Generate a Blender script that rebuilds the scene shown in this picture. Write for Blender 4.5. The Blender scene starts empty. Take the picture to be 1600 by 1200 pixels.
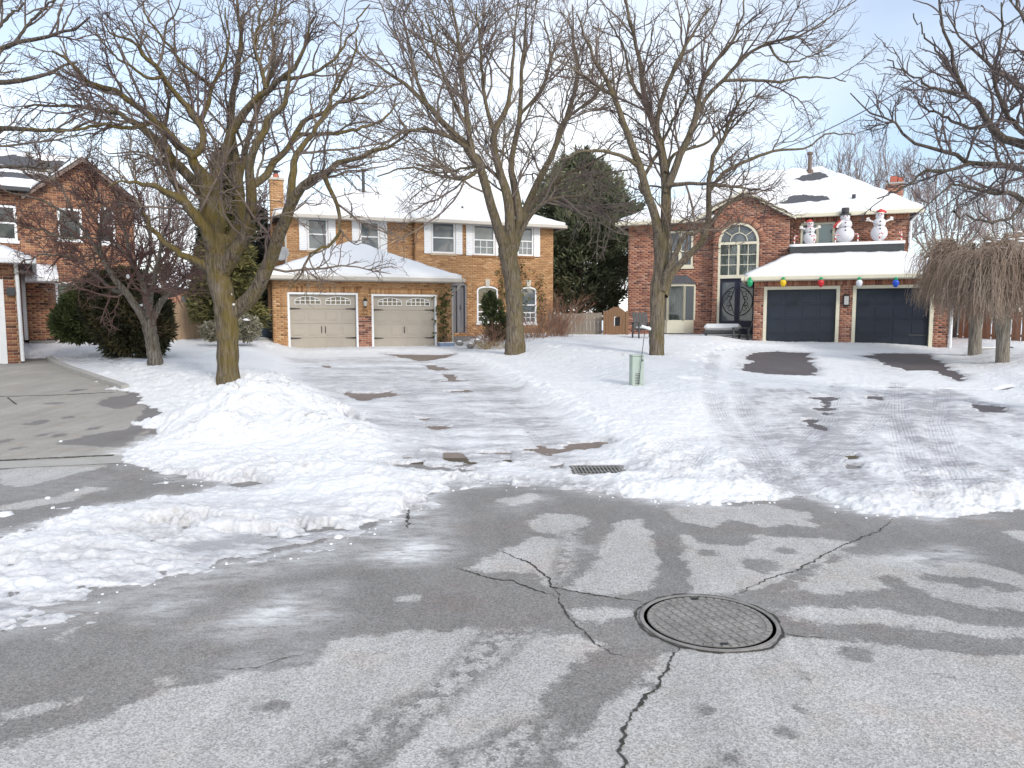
import bpy, math, random
import numpy as np
from mathutils import Vector, Matrix

# ------------------------------------------------------------------ camera, world, sun
SC = bpy.context.scene
COL = SC.collection
F = 1130.0; CH = 1.6
TH = math.atan(100 / F)
cam = bpy.data.cameras.new('camera'); cam_o = bpy.data.objects.new('camera', cam); COL.objects.link(cam_o)
cam.sensor_width = 36; cam.lens = 36 * F / 1600; cam.clip_start = .05; cam.clip_end = 3000
cam_o.location = (0, 0, CH); cam_o.rotation_euler = (math.pi / 2 - TH, 0, 0)
SC.camera = cam_o
SC.view_settings.view_transform = 'Standard'; SC.view_settings.look = 'None'
SC.view_settings.exposure = 0.55; SC.view_settings.gamma = 1
SC.view_settings.use_curve_mapping = False
SUN_EL, SUN_AZ = math.radians(32), math.radians(148)      # azimuth measured from +Y (ahead) clockwise
W = bpy.data.worlds.new('World'); SC.world = W; W.use_nodes = True
nt = W.node_tree; nt.nodes.clear()
def wn(t, **k):
    n = nt.nodes.new(t)
    for a, b in k.items(): setattr(n, a, b)
    return n
sky = wn('ShaderNodeTexSky', sky_type='NISHITA', sun_disc=False)
sky.sun_elevation = SUN_EL; sky.sun_rotation = SUN_AZ; sky.air_density = 1.0; sky.dust_density = 1.0; sky.ozone_density = 1.0
bg1 = wn('ShaderNodeBackground'); bg1.inputs[1].default_value = .15
bg2 = wn('ShaderNodeBackground'); bg2.inputs[0].default_value = (.965, .985, 1.0, 1); bg2.inputs[1].default_value = 1.0
mixw = wn('ShaderNodeMixShader'); outw = wn('ShaderNodeOutputWorld')
tc = wn('ShaderNodeTexCoord'); sep = wn('ShaderNodeSeparateXYZ')
nt.links.new(tc.outputs['Generated'], sep.inputs[0])
zz = wn('ShaderNodeMath', operation='MAXIMUM'); zz.inputs[1].default_value = .0; nt.links.new(sep.outputs[2], zz.inputs[0])
za = wn('ShaderNodeMath', operation='ADD'); za.inputs[1].default_value = .18; nt.links.new(zz.outputs[0], za.inputs[0])
dx = wn('ShaderNodeMath', operation='DIVIDE'); dy = wn('ShaderNodeMath', operation='DIVIDE')
nt.links.new(sep.outputs[0], dx.inputs[0]); nt.links.new(za.outputs[0], dx.inputs[1])
nt.links.new(sep.outputs[1], dy.inputs[0]); nt.links.new(za.outputs[0], dy.inputs[1])
cmb = wn('ShaderNodeCombineXYZ'); nt.links.new(dx.outputs[0], cmb.inputs[0]); nt.links.new(dy.outputs[0], cmb.inputs[1])
mp = wn('ShaderNodeMapping'); mp.inputs['Location'].default_value = (7.3, 2.6, 0); mp.inputs['Scale'].default_value = (1, .8, 1); nt.links.new(cmb.outputs[0], mp.inputs[0])
cn = wn('ShaderNodeTexNoise'); cn.inputs['Scale'].default_value = .62; cn.inputs['Detail'].default_value = 5; cn.inputs['Roughness'].default_value = .52; cn.inputs['Distortion'].default_value = .35
nt.links.new(mp.outputs[0], cn.inputs['Vector'])
cr = wn('ShaderNodeMapRange'); cr.inputs[1].default_value = .36; cr.inputs[2].default_value = .60; cr.inputs[3].default_value = .30; cr.inputs[4].default_value = .84
nt.links.new(cn.outputs[0], cr.inputs[0])
nt.links.new(sky.outputs[0], bg1.inputs[0])
xg = wn('ShaderNodeMapRange'); xg.inputs[1].default_value = .10; xg.inputs[2].default_value = .42; xg.inputs[3].default_value = 1.0; xg.inputs[4].default_value = .42; nt.links.new(sep.outputs[0], xg.inputs[0])
xm = wn('ShaderNodeMath', operation='MULTIPLY'); nt.links.new(cr.outputs[0], xm.inputs[0]); nt.links.new(xg.outputs[0], xm.inputs[1])
nt.links.new(xm.outputs[0], mixw.inputs[0]); nt.links.new(bg1.outputs[0], mixw.inputs[1]); nt.links.new(bg2.outputs[0], mixw.inputs[2])
nt.links.new(mixw.outputs[0], outw.inputs[0])
sun = bpy.data.lights.new('sun', 'SUN'); sun.energy = 1.5; sun.angle = math.radians(10); sun.color = (1, .94, .86)
sun_o = bpy.data.objects.new('sun', sun); COL.objects.link(sun_o)
sd = Vector((math.sin(SUN_AZ) * math.cos(SUN_EL), math.cos(SUN_AZ) * math.cos(SUN_EL), math.sin(SUN_EL)))
sun_o.rotation_euler = sd.to_track_quat('Z', 'Y').to_euler(); sun_o.location = (20, -20, 30)
random.seed(4)
RNG = np.random.default_rng(11)

# ------------------------------------------------------------------ mapping photo pixels to places
_c, _s = math.cos(TH), math.sin(TH)
def ray(px, py):
    a = (px - 800) / F; b = (600 - py) / F
    d = _c + b * _s
    return a / d, (-_s + b * _c) / d
def P(px, py, Y):
    a, b = ray(px, py); return (a * Y, Y, CH + b * Y)
def segd(X, Y, ax, ay, bx, by):
    dx_, dy_ = bx - ax, by - ay
    t = np.clip(((X - ax) * dx_ + (Y - ay) * dy_) / (dx_ * dx_ + dy_ * dy_ + 1e-9), 0, 1)
    return np.hypot(X - ax - t * dx_, Y - ay - t * dy_)
def sstep(a, b, x):
    t = np.clip((x - a) / (b - a), 0, 1); return t * t * (3 - 2 * t)
def hbase(X, Y):
    X = np.asarray(X, float); Y = np.asarray(Y, float)
    s = np.clip(Y - 7.3, 0, None)
    b = .86 - np.logaddexp(0, (.86 - .045 * s) * 14) / 14 * 1.0
    b = np.where(s <= 0, 0, np.maximum(.86 - np.maximum(.86 - .045 * s, 0), 0))
    f = np.clip(s / 18.5, 0, 1)
    d22 = segd(X, Y, -5.2, 30, .2, 7.5)
    b = b - .36 * f * (1 - sstep(3.1, 4.8, d22))
    dr = segd(X, Y, 11.9, 26, 4.2, 7)
    b = b - .14 * f * (1 - sstep(3.2, 4.6, dr))
    return b
def G(px, py):
    a, b = ray(px, py)
    lo, hi = 1.0, 45.0
    for _ in range(40):
        m = (lo + hi) / 2
        if CH + b * m - float(hbase(a * m, m)) > 0: lo = m
        else: hi = m
    return (a * lo, lo)
def gz(x, y): return float(hbase(x, y))

# value noise
_tab = np.random.default_rng(5).random((256, 256))
def vn(X, Y):
    xi = np.floor(X).astype(int); yi = np.floor(Y).astype(int); fx = X - xi; fy = Y - yi
    fx = fx * fx * (3 - 2 * fx); fy = fy * fy * (3 - 2 * fy)
    g = lambda i, j: _tab[(xi + i) & 255, (yi + j) & 255]
    return (g(0, 0) * (1 - fx) + g(1, 0) * fx) * (1 - fy) + (g(0, 1) * (1 - fx) + g(1, 1) * fx) * fy
def fbm(X, Y, sc, oct=4, rough=.5, ox=0):
    r = 0; a = 1; tot = 0
    for i in range(oct):
        r = r + a * (vn(X * sc + 17.3 * i + ox, Y * sc + 5.1 * i + ox * .7) - .5); tot += a; a *= rough; sc *= 2.03
    return r / tot * 2

# ------------------------------------------------------------------ materials
M = {}
def mat(name, col=(.5, .5, .5), rough=.8, var=.12, vscale=6.0, bump=0.0, bscale=20.0, metal=0.0, spec=.4, coords='Object', stretch=None, alpha=None):
    m = bpy.data.materials.new(name); m.use_nodes = True; t = m.node_tree; b = t.nodes['Principled BSDF']
    b.inputs['Roughness'].default_value = rough; b.inputs['Metallic'].default_value = metal
    b.inputs['Specular IOR Level'].default_value = spec
    tcn = t.nodes.new('ShaderNodeTexCoord'); vec = tcn.outputs[coords]
    if stretch:
        mp_ = t.nodes.new('ShaderNodeMapping'); mp_.inputs['Scale'].default_value = stretch; t.links.new(vec, mp_.inputs[0]); vec = mp_.outputs[0]
    n = t.nodes.new('ShaderNodeTexNoise'); n.inputs['Scale'].default_value = vscale; n.inputs['Detail'].default_value = 6; n.inputs['Roughness'].default_value = .65
    t.links.new(vec, n.inputs['Vector'])
    mr = t.nodes.new('ShaderNodeMapRange'); mr.inputs[1].default_value = .25; mr.inputs[2].default_value = .75
    mr.inputs[3].default_value = 1 - var; mr.inputs[4].default_value = 1 + var
    t.links.new(n.outputs[0], mr.inputs[0])
    mx = t.nodes.new('ShaderNodeVectorMath'); mx.operation = 'SCALE'; mx.inputs[0].default_value = col[:3]
    t.links.new(mr.outputs[0], mx.inputs['Scale']); t.links.new(mx.outputs[0], b.inputs['Base Color'])
    if bump:
        n2 = t.nodes.new('ShaderNodeTexNoise'); n2.inputs['Scale'].default_value = bscale; n2.inputs['Detail'].default_value = 5
        t.links.new(vec, n2.inputs['Vector'])
        bp = t.nodes.new('ShaderNodeBump'); bp.inputs['Strength'].default_value = bump; bp.inputs['Distance'].default_value = .02
        t.links.new(n2.outputs[0], bp.inputs['Height']); t.links.new(bp.outputs[0], b.inputs['Normal'])
    M[name] = m; return m
def N_(t, k, **kw):
    n = t.nodes.new(k)
    for a, b in kw.items(): setattr(n, a, b)
    return n
def ramp(t, src, stops):
    r = t.nodes.new('ShaderNodeValToRGB'); e = r.color_ramp.elements
    while len(e) < len(stops): e.new(.5)
    for i, (p, c) in enumerate(stops):
        e[i].position = p; e[i].color = (c[0], c[1], c[2], 1)
    t.links.new(src, r.inputs[0]); return r
def attr(t, name):
    a = t.nodes.new('ShaderNodeAttribute'); a.attribute_name = name; return a.outputs['Fac']
def noise(t, vec, sc, det=5, rough=.6):
    n = t.nodes.new('ShaderNodeTexNoise'); n.inputs['Scale'].default_value = sc; n.inputs['Detail'].default_value = det; n.inputs['Roughness'].default_value = rough
    t.links.new(vec, n.inputs['Vector']); return n.outputs[0]
def mth(t, op, a, b=None, c=None, clamp=False):
    n = t.nodes.new('ShaderNodeMath'); n.operation = op; n.use_clamp = clamp
    for i, v in enumerate((a, b, c)):
        if v is None: continue
        if isinstance(v, (int, float)): n.inputs[i].default_value = v
        else: t.links.new(v, n.inputs[i])
    return n.outputs[0]
def mrange(t, v, a, b, c, d):
    n = t.nodes.new('ShaderNodeMapRange')
    for i, x in zip((1, 2, 3, 4), (a, b, c, d)): n.inputs[i].default_value = x
    t.links.new(v, n.inputs[0]); return n.outputs[0]
def mixc(t, f, a, b):
    n = t.nodes.new('ShaderNodeMix'); n.data_type = 'RGBA'
    if isinstance(f, (int, float)): n.inputs[0].default_value = f
    else: t.links.new(f, n.inputs[0])
    for i, v in ((6, a), (7, b)):
        if isinstance(v, tuple): n.inputs[i].default_value = (*v[:3], 1)
        else: t.links.new(v, n.inputs[i])
    return n.outputs[2]
def newmat(name, rough=.8, spec=.4):
    m = bpy.data.materials.new(name); m.use_nodes = True; t = m.node_tree; b = t.nodes['Principled BSDF']
    b.inputs['Roughness'].default_value = rough; b.inputs['Specular IOR Level'].default_value = spec
    M[name] = m; return m, t, b
def setbump(t, b, h, strength, dist):
    bp = t.nodes.new('ShaderNodeBump'); bp.inputs['Strength'].default_value = strength; bp.inputs['Distance'].default_value = dist
    t.links.new(h, bp.inputs['Height']); t.links.new(bp.outputs[0], b.inputs['Normal'])

def brick_mat(name, stops, dark=.15):
    m, t, b = newmat(name, .9, .2)
    r = ramp(t, attr(t, 'tint'), stops)
    r.color_ramp.interpolation = 'LINEAR'
    pos = N_(t, 'ShaderNodeNewGeometry').outputs['Position']
    n = noise(t, pos, 60, 4); n2 = noise(t, pos, .7, 3)
    k = mth(t, 'MULTIPLY', mrange(t, n, .3, .7, .82, 1.15), mrange(t, n2, .3, .7, .9, 1.08))
    v = N_(t, 'ShaderNodeVectorMath', operation='SCALE'); t.links.new(r.outputs[0], v.inputs[0]); t.links.new(k, v.inputs['Scale'])
    t.links.new(v.outputs[0], b.inputs['Base Color']); setbump(t, b, n, .4, .004)
    return m
brick_mat('tan_brick', [(0, (.27, .14, .065)), (.1, (.39, .205, .095)), (.5, (.47, .26, .125)), (.85, (.53, .31, .155)), (1, (.57, .37, .21))])
brick_mat('red_brick', [(0, (.12, .055, .045)), (.2, (.25, .10, .068)), (.55, (.35, .15, .092)), (.85, (.43, .205, .13)), (1, (.44, .25, .18))])
brick_mat('brown_brick', [(0, (.08, .045, .04)), (.25, (.21, .09, .06)), (.55, (.33, .145, .085)), (.85, (.41, .215, .115)), (1, (.24, .09, .06))])
mat('mortar_tan', (.50, .39, .27), .95, .12, 3, .3, 80)
mat('mortar_red', (.56, .48, .43), .95, .12, 3, .3, 80)
mat('mortar_brown', (.45, .38, .29), .95, .12, 3, .3, 80)
mat('white_paint', (.76, .78, .80), .5, .05, 3)
mat('cream_paint', (.66, .63, .50), .5, .05, 3)
mat('eave_beige', (.50, .47, .42), .5, .06, 3)
mat('garage_taupe', (.37, .335, .285), .45, .04, 2)
mat('garage_navy', (.017, .024, .038), .38, .15, 1.5)
mat('door_grey', (.20, .20, .215), .5, .08, 4)
mat('door_black', (.018, .02, .045), .35, .1, 4)
mat('black_iron', (.02, .02, .022), .5, .1, 10)
mat('shingle', (.085, .088, .10), .95, .35, 14, .6, 60)
mat('curtain', (.62, .62, .58), .9, .1, 3, stretch=(12, 12, .3))
mat('blind', (.62, .70, .68), .7, .05, 3)
mat('interior', (.03, .035, .04), .9, .2, 2)
mat('concrete', (.36, .35, .33), .9, .12, 4, .3, 90)
mat('concrete_dark', (.20, .195, .19), .9, .15, 5, .3, 90)
mat('fence_tan', (.33, .235, .155), .9, .22, 3, .3, 30, stretch=(6, 6, .7))
mat('fence_grey', (.25, .21, .17), .9, .25, 3, .3, 30, stretch=(6, 6, .7))
mat('fence_dark', (.13, .135, .14), .9, .25, 3, .3, 30, stretch=(6, 6, .7))
mat('fence_red', (.30, .165, .11), .9, .25, 3, .3, 30, stretch=(6, 6, .7))
mat('gate_brown', (.26, .15, .085), .85, .2, 3, .3, 30, stretch=(6, 6, .7))
mat('chimney_metal', (.17, .13, .11), .6, .2, 8, metal=.3)
mat('pipe_dark', (.05, .055, .06), .6, .2, 8)
mat('clay_flue', (.42, .13, .09), .85, .15, 8)
mat('pedestal_green', (.36, .43, .38), .55, .1, 5)
mat('dish_grey', (.30, .31, .32), .5, .1, 5)
mat('bin_blue', (.035, .06, .10), .5, .1, 5)
mat('planter_blue', (.20, .27, .38), .6, .1, 5)
mat('plastic_dark', (.06, .062, .065), .6, .15, 5)
mat('nylon_white', (.64, .645, .68), .65, .06, 3)
mat('nylon_red', (.52, .05, .05), .6, .1, 6)
mat('nylon_black', (.02, .02, .022), .6, .1, 6)
mat('hat_grey', (.06, .055, .06), .6, .3, 30)
mat('candy_white', (.75, .73, .71), .5, .05, 6)
mat('coal_black', (.02, .02, .02), .7, .1, 6)
mat('bulb_green', (.02, .33, .14), .3, .05, 6); mat('bulb_yellow', (.75, .50, .02), .3, .05, 6)
mat('bulb_red', (.55, .03, .04), .3, .05, 6); mat('bulb_white', (.7, .74, .78), .3, .05, 6); mat('bulb_blue', (.02, .09, .55), .3, .05, 6)
mat('iron_floor', (.20, .192, .182), .85, .35, 7, .15, 60)
mat('ironcast', (.25, .24, .228), .75, .38, 7, .4, 120, metal=.1)
mat('crack_fill', (.05, .046, .042), .95, .5, 30)
mat('rock', (.22, .21, .20), .9, .25, 6, .6, 25)
mat('cable', (.16, .17, .19), .6, .05, 5)
mat('white_plastic', (.72, .74, .75), .5, .03, 5)
mat('number_brass', (.22, .12, .06), .5, .1, 20)
mat('lamp_glass', (.45, .46, .45), .15, .05, 20)
mat('dry_stem_red', (.24, .135, .095), .9, .3, 6)
mat('dry_grass', (.38, .29, .17), .95, .3, 9)
mat('keystone', (.50, .47, .40), .9, .08, 9)

def glass_mat(name, base, refl=.5, pat=.5):
    m, t, b = newmat(name, .06, refl)
    pos = N_(t, 'ShaderNodeNewGeometry').outputs['Position']
    n = noise(t, pos, 1.2, 2, .5)
    setbump(t, b, n, .12, .1)
    b.inputs['Base Color'].default_value = (*base, 1); return m
glass_mat('glass_grey', (.115, .135, .15), .9)
glass_mat('glass_dark', (.03, .04, .042), .8)
def clear_glass(name):
    m = bpy.data.materials.new(name); m.use_nodes = True; t = m.node_tree; t.nodes.clear()
    o = t.nodes.new('ShaderNodeOutputMaterial'); mx = t.nodes.new('ShaderNodeMixShader'); tr = t.nodes.new('ShaderNodeBsdfTransparent'); g = t.nodes.new('ShaderNodeBsdfGlossy')
    tr.inputs[0].default_value = (.86, .9, .9, 1); g.inputs['Roughness'].default_value = .04
    fr = t.nodes.new('ShaderNodeFresnel'); fr.inputs[0].default_value = 1.7
    t.links.new(fr.outputs[0], mx.inputs[0]); t.links.new(tr.outputs[0], mx.inputs[1]); t.links.new(g.outputs[0], mx.inputs[2]); t.links.new(mx.outputs[0], o.inputs[0])
    M[name] = m
clear_glass('clear_glass')

# bark: grey brown with moss on the side that faces the open street
def bark_mat(name, base, dark, moss, mossamt, mossdir=(.75, -.35, .35)):
    m, t, b = newmat(name, .95, .15)
    g = N_(t, 'ShaderNodeNewGeometry'); pos = g.outputs['Position']
    mp_ = N_(t, 'ShaderNodeMapping'); mp_.inputs['Scale'].default_value = (30, 30, 3.2); t.links.new(pos, mp_.inputs[0])
    n = noise(t, mp_.outputs[0], 1.0, 6, .65)
    col = mixc(t, mrange(t, n, .36, .62, 0, 1), dark, base)
    dt = N_(t, 'ShaderNodeVectorMath', operation='DOT_PRODUCT'); t.links.new(g.outputs['Normal'], dt.inputs[0]); dt.inputs[1].default_value = mossdir
    n2 = noise(t, pos, 3.5, 5, .6)
    k = mth(t, 'ADD', mth(t, 'MULTIPLY', dt.outputs['Value'], .55), mrange(t, n2, .3, .7, -.55, .55))
    k = mth(t, 'MULTIPLY', mrange(t, k, -.1, .5, 0, 1), mossamt)
    col = mixc(t, k, col, mixc(t, n, moss, tuple(x * .55 for x in moss)))
    t.links.new(col, b.inputs['Base Color']); setbump(t, b, n, 1.0, .05)
bark_mat('bark_locust', (.21, .175, .135), (.045, .037, .03), (.20, .15, .03), .62)
bark_mat('bark_locust_plain', (.24, .20, .155), (.065, .054, .044), (.19, .155, .05), .42)
bark_mat('bark_dark', (.19, .16, .145), (.055, .047, .043), (.12, .11, .04), .3)
bark_mat('bark_pale', (.34, .31, .27), (.14, .12, .10), (.2, .2, .1), .15)
bark_mat('bark_crab', (.25, .225, .20), (.07, .06, .055), (.2, .17, .08), .25)
def twig_mat(name, a, b_):
    m, t, b = newmat(name, .9, .2)
    pos = N_(t, 'ShaderNodeNewGeometry').outputs['Position']
    n = noise(t, pos, 1.1, 4, .6)
    t.links.new(mixc(t, mrange(t, n, .38, .62, 0, 1), a, b_), b.inputs['Base Color'])
twig_mat('twig_locust', (.115, .085, .085), (.185, .15, .115))
twig_mat('twig_locust_grey', (.15, .118, .115), (.22, .185, .145))
twig_mat('twig_dark', (.10, .082, .082), (.15, .12, .115))
twig_mat('twig_crab', (.13, .072, .066), (.17, .12, .105))
twig_mat('twig_mulberry', (.30, .22, .17), (.42, .34, .275))
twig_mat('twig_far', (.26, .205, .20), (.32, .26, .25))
twig_mat('twig_red', (.27, .13, .09), (.34, .22, .15))
def foliage_mat(name, a, b_, c):
    m, t, b = newmat(name, .75, .25)
    r = ramp(t, attr(t, 'tint'), [(0, a), (.5, b_), (1, c)])
    t.links.new(r.outputs[0], b.inputs['Base Color'])
foliage_mat('needles_pine', (.055, .07, .042), (.135, .155, .088), (.28, .28, .165))
foliage_mat('needles_cedar', (.05, .052, .022), (.125, .12, .045), (.22, .20, .075))
foliage_mat('needles_spruce', (.015, .02, .015), (.03, .038, .028), (.05, .06, .045))
foliage_mat('needles_rust', (.022, .025, .014), (.05, .052, .024), (.11, .08, .038))
foliage_mat('needles_juniper', (.03, .042, .02), (.065, .085, .03), (.13, .15, .06))
foliage_mat('ivy_leaf', (.03, .045, .02), (.08, .09, .03), (.17, .15, .05))
foliage_mat('grey_shrub_leaf', (.16, .15, .11), (.26, .25, .18), (.36, .34, .27))

# ------------------------------------------------------------------ object helpers
def fastmesh(name, V, Q, smooth=False, attrs=None):
    me = bpy.data.meshes.new(name)
    V = np.asarray(V, np.float32).reshape(-1, 3); Q = np.asarray(Q, np.int32)
    n = Q.shape[1]
    me.vertices.add(len(V)); me.vertices.foreach_set('co', V.ravel())
    me.loops.add(Q.size); me.loops.foreach_set('vertex_index', Q.ravel())
    me.polygons.add(len(Q)); me.polygons.foreach_set('loop_start', np.arange(0, Q.size, n, dtype=np.int32))
    if smooth: me.polygons.foreach_set('use_smooth', np.ones(len(Q), bool))
    if attrs:
        for k, (dom, arr) in attrs.items():
            a = me.attributes.new(k, 'FLOAT', dom); a.data.foreach_set('value', np.asarray(arr, np.float32).ravel())
    me.update(calc_edges=True); return me
def link(name, me, m=None, parent=None, kind=None):
    o = bpy.data.objects.new(name, me); COL.objects.link(o)
    if m is not None and me is not None and not me.materials: me.materials.append(M[m] if isinstance(m, str) else m)
    if parent is not None: o.parent = parent
    if kind: o['kind'] = kind
    return o
def tag(o, label, cat, group=None):
    o['label'] = label; o['category'] = cat
    if group: o['group'] = group
    return o
def empty(name, loc, rz=0, label=None, cat=None, group=None):
    o = bpy.data.objects.new(name, None); COL.objects.link(o); o.location = loc; o.rotation_euler = (0, 0, rz); o.empty_display_size = .1
    if label: tag(o, label, cat, group)
    return o
class MB:
    def __init__(s): s.v = []; s.f = []
    def add(s, vs, fs):
        k = len(s.v); s.v += [tuple(v) for v in vs]; s.f += [tuple(i + k for i in f) for f in fs]; return s
    def box(s, x0, x1, y0, y1, z0, z1):
        return s.add([(x0, y0, z0), (x1, y0, z0), (x1, y1, z0), (x0, y1, z0), (x0, y0, z1), (x1, y0, z1), (x1, y1, z1), (x0, y1, z1)],
                     [(0, 3, 2, 1), (4, 5, 6, 7), (0, 1, 5, 4), (1, 2, 6, 5), (2, 3, 7, 6), (3, 0, 4, 7)])
    def prism(s, pts, y0, y1):           # outline in (x, z), extruded along y
        n = len(pts)
        vs = [(p[0], y0, p[1]) for p in pts] + [(p[0], y1, p[1]) for p in pts]
        fs = [tuple(range(n)), tuple(range(2 * n - 1, n - 1, -1))] + [(i, i + n, (i + 1) % n + n, (i + 1) % n) for i in range(n)]
        return s.add(vs, fs)
    def slab(s, pts, dz):                # polygon in 3d thickened downward
        n = len(pts)
        vs = [tuple(p) for p in pts] + [(p[0], p[1], p[2] - dz) for p in pts]
        fs = [tuple(range(n)), tuple(range(2 * n - 1, n - 1, -1))] + [(i, i + n, (i + 1) % n + n, (i + 1) % n) for i in range(n)]
        return s.add(vs, fs)
    def tube(s, pts, rad, n=6, cap=True):
        pts = [Vector(p) for p in pts]
        if isinstance(rad, (int, float)): rad = [rad] * len(pts)
        k = len(s.v); ref = Vector((.13, .27, .95))
        for i, p in enumerate(pts):
            t = (pts[min(i + 1, len(pts) - 1)] - pts[max(i - 1, 0)]).normalized()
            r_ = ref if abs(t.dot(ref)) < .9 else Vector((.95, .1, .2))
            u = t.cross(r_).normalized(); w = t.cross(u)
            for j in range(n):
                a = 2 * math.pi * j / n; q = p + (u * math.cos(a) + w * math.sin(a)) * rad[i]; s.v.append(tuple(q))
        for i in range(len(pts) - 1):
            for j in range(n):
                a = k + i * n + j; b = k + i * n + (j + 1) % n; s.f.append((a, a + n, b + n, b))
        if cap:
            s.f.append(tuple(k + j for j in range(n))); e = k + (len(pts) - 1) * n; s.f.append(tuple(e + j for j in range(n - 1, -1, -1)))
        return s
    def lathe(s, cx, cy, prof, n=16):    # prof: (r, z)
        k = len(s.v)
        for r, z in prof:
            for j in range(n):
                a = 2 * math.pi * j / n; s.v.append((cx + r * math.cos(a), cy + r * math.sin(a), z))
        for i in range(len(prof) - 1):
            for j in range(n):
                a = k + i * n + j; b = k + i * n + (j + 1) % n; s.f.append((a, b, b + n, a + n))
        s.f.append(tuple(k + j for j in range(n - 1, -1, -1))); e = k + (len(prof) - 1) * n; s.f.append(tuple(e + j for j in range(n)))
        return s
    def build(s, name, m, parent=None, smooth=False, bevel=0, kind=None):
        me = bpy.data.meshes.new(name); me.from_pydata(s.v, [], s.f)
        if smooth: me.polygons.foreach_set('use_smooth', [True] * len(me.polygons))
        me.update(); o = link(name, me, m, parent, kind)
        if bevel:
            b = o.modifiers.new('b', 'BEVEL'); b.width = bevel; b.segments = 1; b.limit_method = 'ANGLE'
        return o
def bx(name, m, parent, *a, **k): return MB().box(*a).build(name, m, parent, **k)

# ------------------------------------------------------------------ polygons on the ground
def sdfpoly(poly, X, Y, margin=1.5):
    """signed distance, positive inside; far outside the padded box it is -margin"""
    pw = np.array(poly); out = np.full(X.shape, -margin, np.float64)
    m = (X > pw[:, 0].min() - margin) & (X < pw[:, 0].max() + margin) & (Y > pw[:, 1].min() - margin) & (Y < pw[:, 1].max() + margin)
    if not m.any(): return out
    x, y = X[m], Y[m]; d = np.full(x.shape, 1e9); ins = np.zeros(x.shape, bool); n = len(pw)
    for i in range(n):
        ax, ay = pw[i]; bx_, by_ = pw[(i + 1) % n]
        d = np.minimum(d, segd(x, y, ax, ay, bx_, by_))
        if ay != by_:
            c = ((ay > y) != (by_ > y)) & (x < (bx_ - ax) * (y - ay) / (by_ - ay) + ax); ins ^= c
    out[m] = np.where(ins, d, -np.minimum(d, margin)); return out
def sdfline(line, X, Y, margin=1.0):
    pw = np.array(line); out = np.full(X.shape, margin, np.float64)
    m = (X > pw[:, 0].min() - margin) & (X < pw[:, 0].max() + margin) & (Y > pw[:, 1].min() - margin) & (Y < pw[:, 1].max() + margin)
    if not m.any(): return out
    x, y = X[m], Y[m]; d = np.full(x.shape, 1e9)
    for i in range(len(pw) - 1): d = np.minimum(d, segd(x, y, *pw[i], *pw[i + 1]))
    out[m] = np.minimum(d, margin); return out
def gp(pts): return [G(*p) for p in pts]

SNOW_EDGE = [(-60, 560), (78, 560), (118, 578), (190, 610), (232, 614), (226, 630), (262, 650), (226, 662), (256, 672), (178, 706), (204, 724), (262, 744), (330, 757), (290, 772), (215, 783),
             (150, 795), (90, 812), (40, 828), (-60, 845), (-60, 990), (20, 975), (100, 958), (150, 925), (250, 905), (330, 885), (420, 872), (520, 850), (600, 828), (640, 808), (662, 785), (700, 762),
             (760, 755), (830, 758), (900, 763), (960, 774), (1030, 786), (1110, 790), (1200, 780), (1245, 768), (1290, 782), (1330, 800), (1450, 811), (1600, 803), (1700, 800), (1700, 560),
             (1700, 520), (1450, 505), (800, 505), (100, 505), (-60, 520)]
SNOW_EDGE_W = gp(SNOW_EDGE[:44]) + [(60, 7.0), (60, 44), (-60, 44), (-60, 21.5), (-20, 21)]
# clear spots (pavement shows): photo outlines
BARE = [
 [(1158, 580), (1172, 552), (1215, 549), (1262, 552), (1270, 562), (1278, 575), (1272, 588), (1200, 586)],
 [(1345, 556), (1380, 552), (1450, 553), (1478, 572), (1512, 592), (1498, 597), (1458, 580), (1420, 580), (1385, 572)],
 [(1270, 622), (1300, 620), (1303, 634), (1290, 648), (1278, 640), (1285, 632)],
 [(1248, 660), (1270, 655), (1294, 668), (1290, 674), (1262, 668)],
 [(1350, 618), (1378, 620), (1378, 626), (1355, 625)],
 [(1520, 632), (1562, 636), (1560, 645), (1535, 644)],
 [(1315, 725), (1325, 713), (1343, 713), (1335, 725), (1345, 737), (1320, 738)],
 [(804, 708), (806, 698), (870, 700), (940, 690), (950, 697), (900, 710), (860, 714)],
 [(824, 735), (850, 728), (880, 725), (882, 735)],
 [(893, 735), (897, 728), (940, 727), (978, 737), (930, 742), (896, 742)],
 [(615, 728), (660, 722), (720, 733), (756, 736), (720, 744), (660, 740)],
 [(535, 612), (580, 616), (625, 609), (612, 620), (565, 630), (552, 625)],
 [(600, 554), (690, 555), (712, 553), (690, 563), (655, 566)],
 [(688, 585), (708, 585), (722, 597), (702, 597)],
 [(495, 570), (525, 572), (520, 576), (497, 575)],
 [(655, 570), (682, 571), (700, 580), (682, 580)],
 [(700, 613), (730, 610), (728, 614)], [(715, 634), (730, 633), (728, 638)],
 [(435, 826), (470, 812), (505, 828), (470, 834)], [(460, 850), (545, 845), (540, 855), (470, 858)],
 [(355, 760), (400, 752), (412, 760), (380, 767)], [(655, 655), (668, 655), (665, 658)], [(675, 667), (690, 667), (685, 671)],
 [(540, 655), (562, 657), (556, 662)], [(470, 605), (492, 606), (480, 609)],
]
BARE_W = [gp(p) for p in BARE]
THIN = [((1080, 601), (1160, 602), 1), ((1250, 602), (1298, 604), 1), ((1325, 604), (1385, 606), .8), ((1392, 606), (1424, 606), 1), ((1474, 609), (1542, 611), 1), ((1562, 611), (1584, 606), 1)]
DRIVE22 = gp([(446, 553), (708, 552), (765, 580), (840, 622), (905, 665), (960, 700), (985, 728), (940, 745), (640, 752), (600, 700), (560, 660), (520, 630), (470, 598), (448, 575)])
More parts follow.
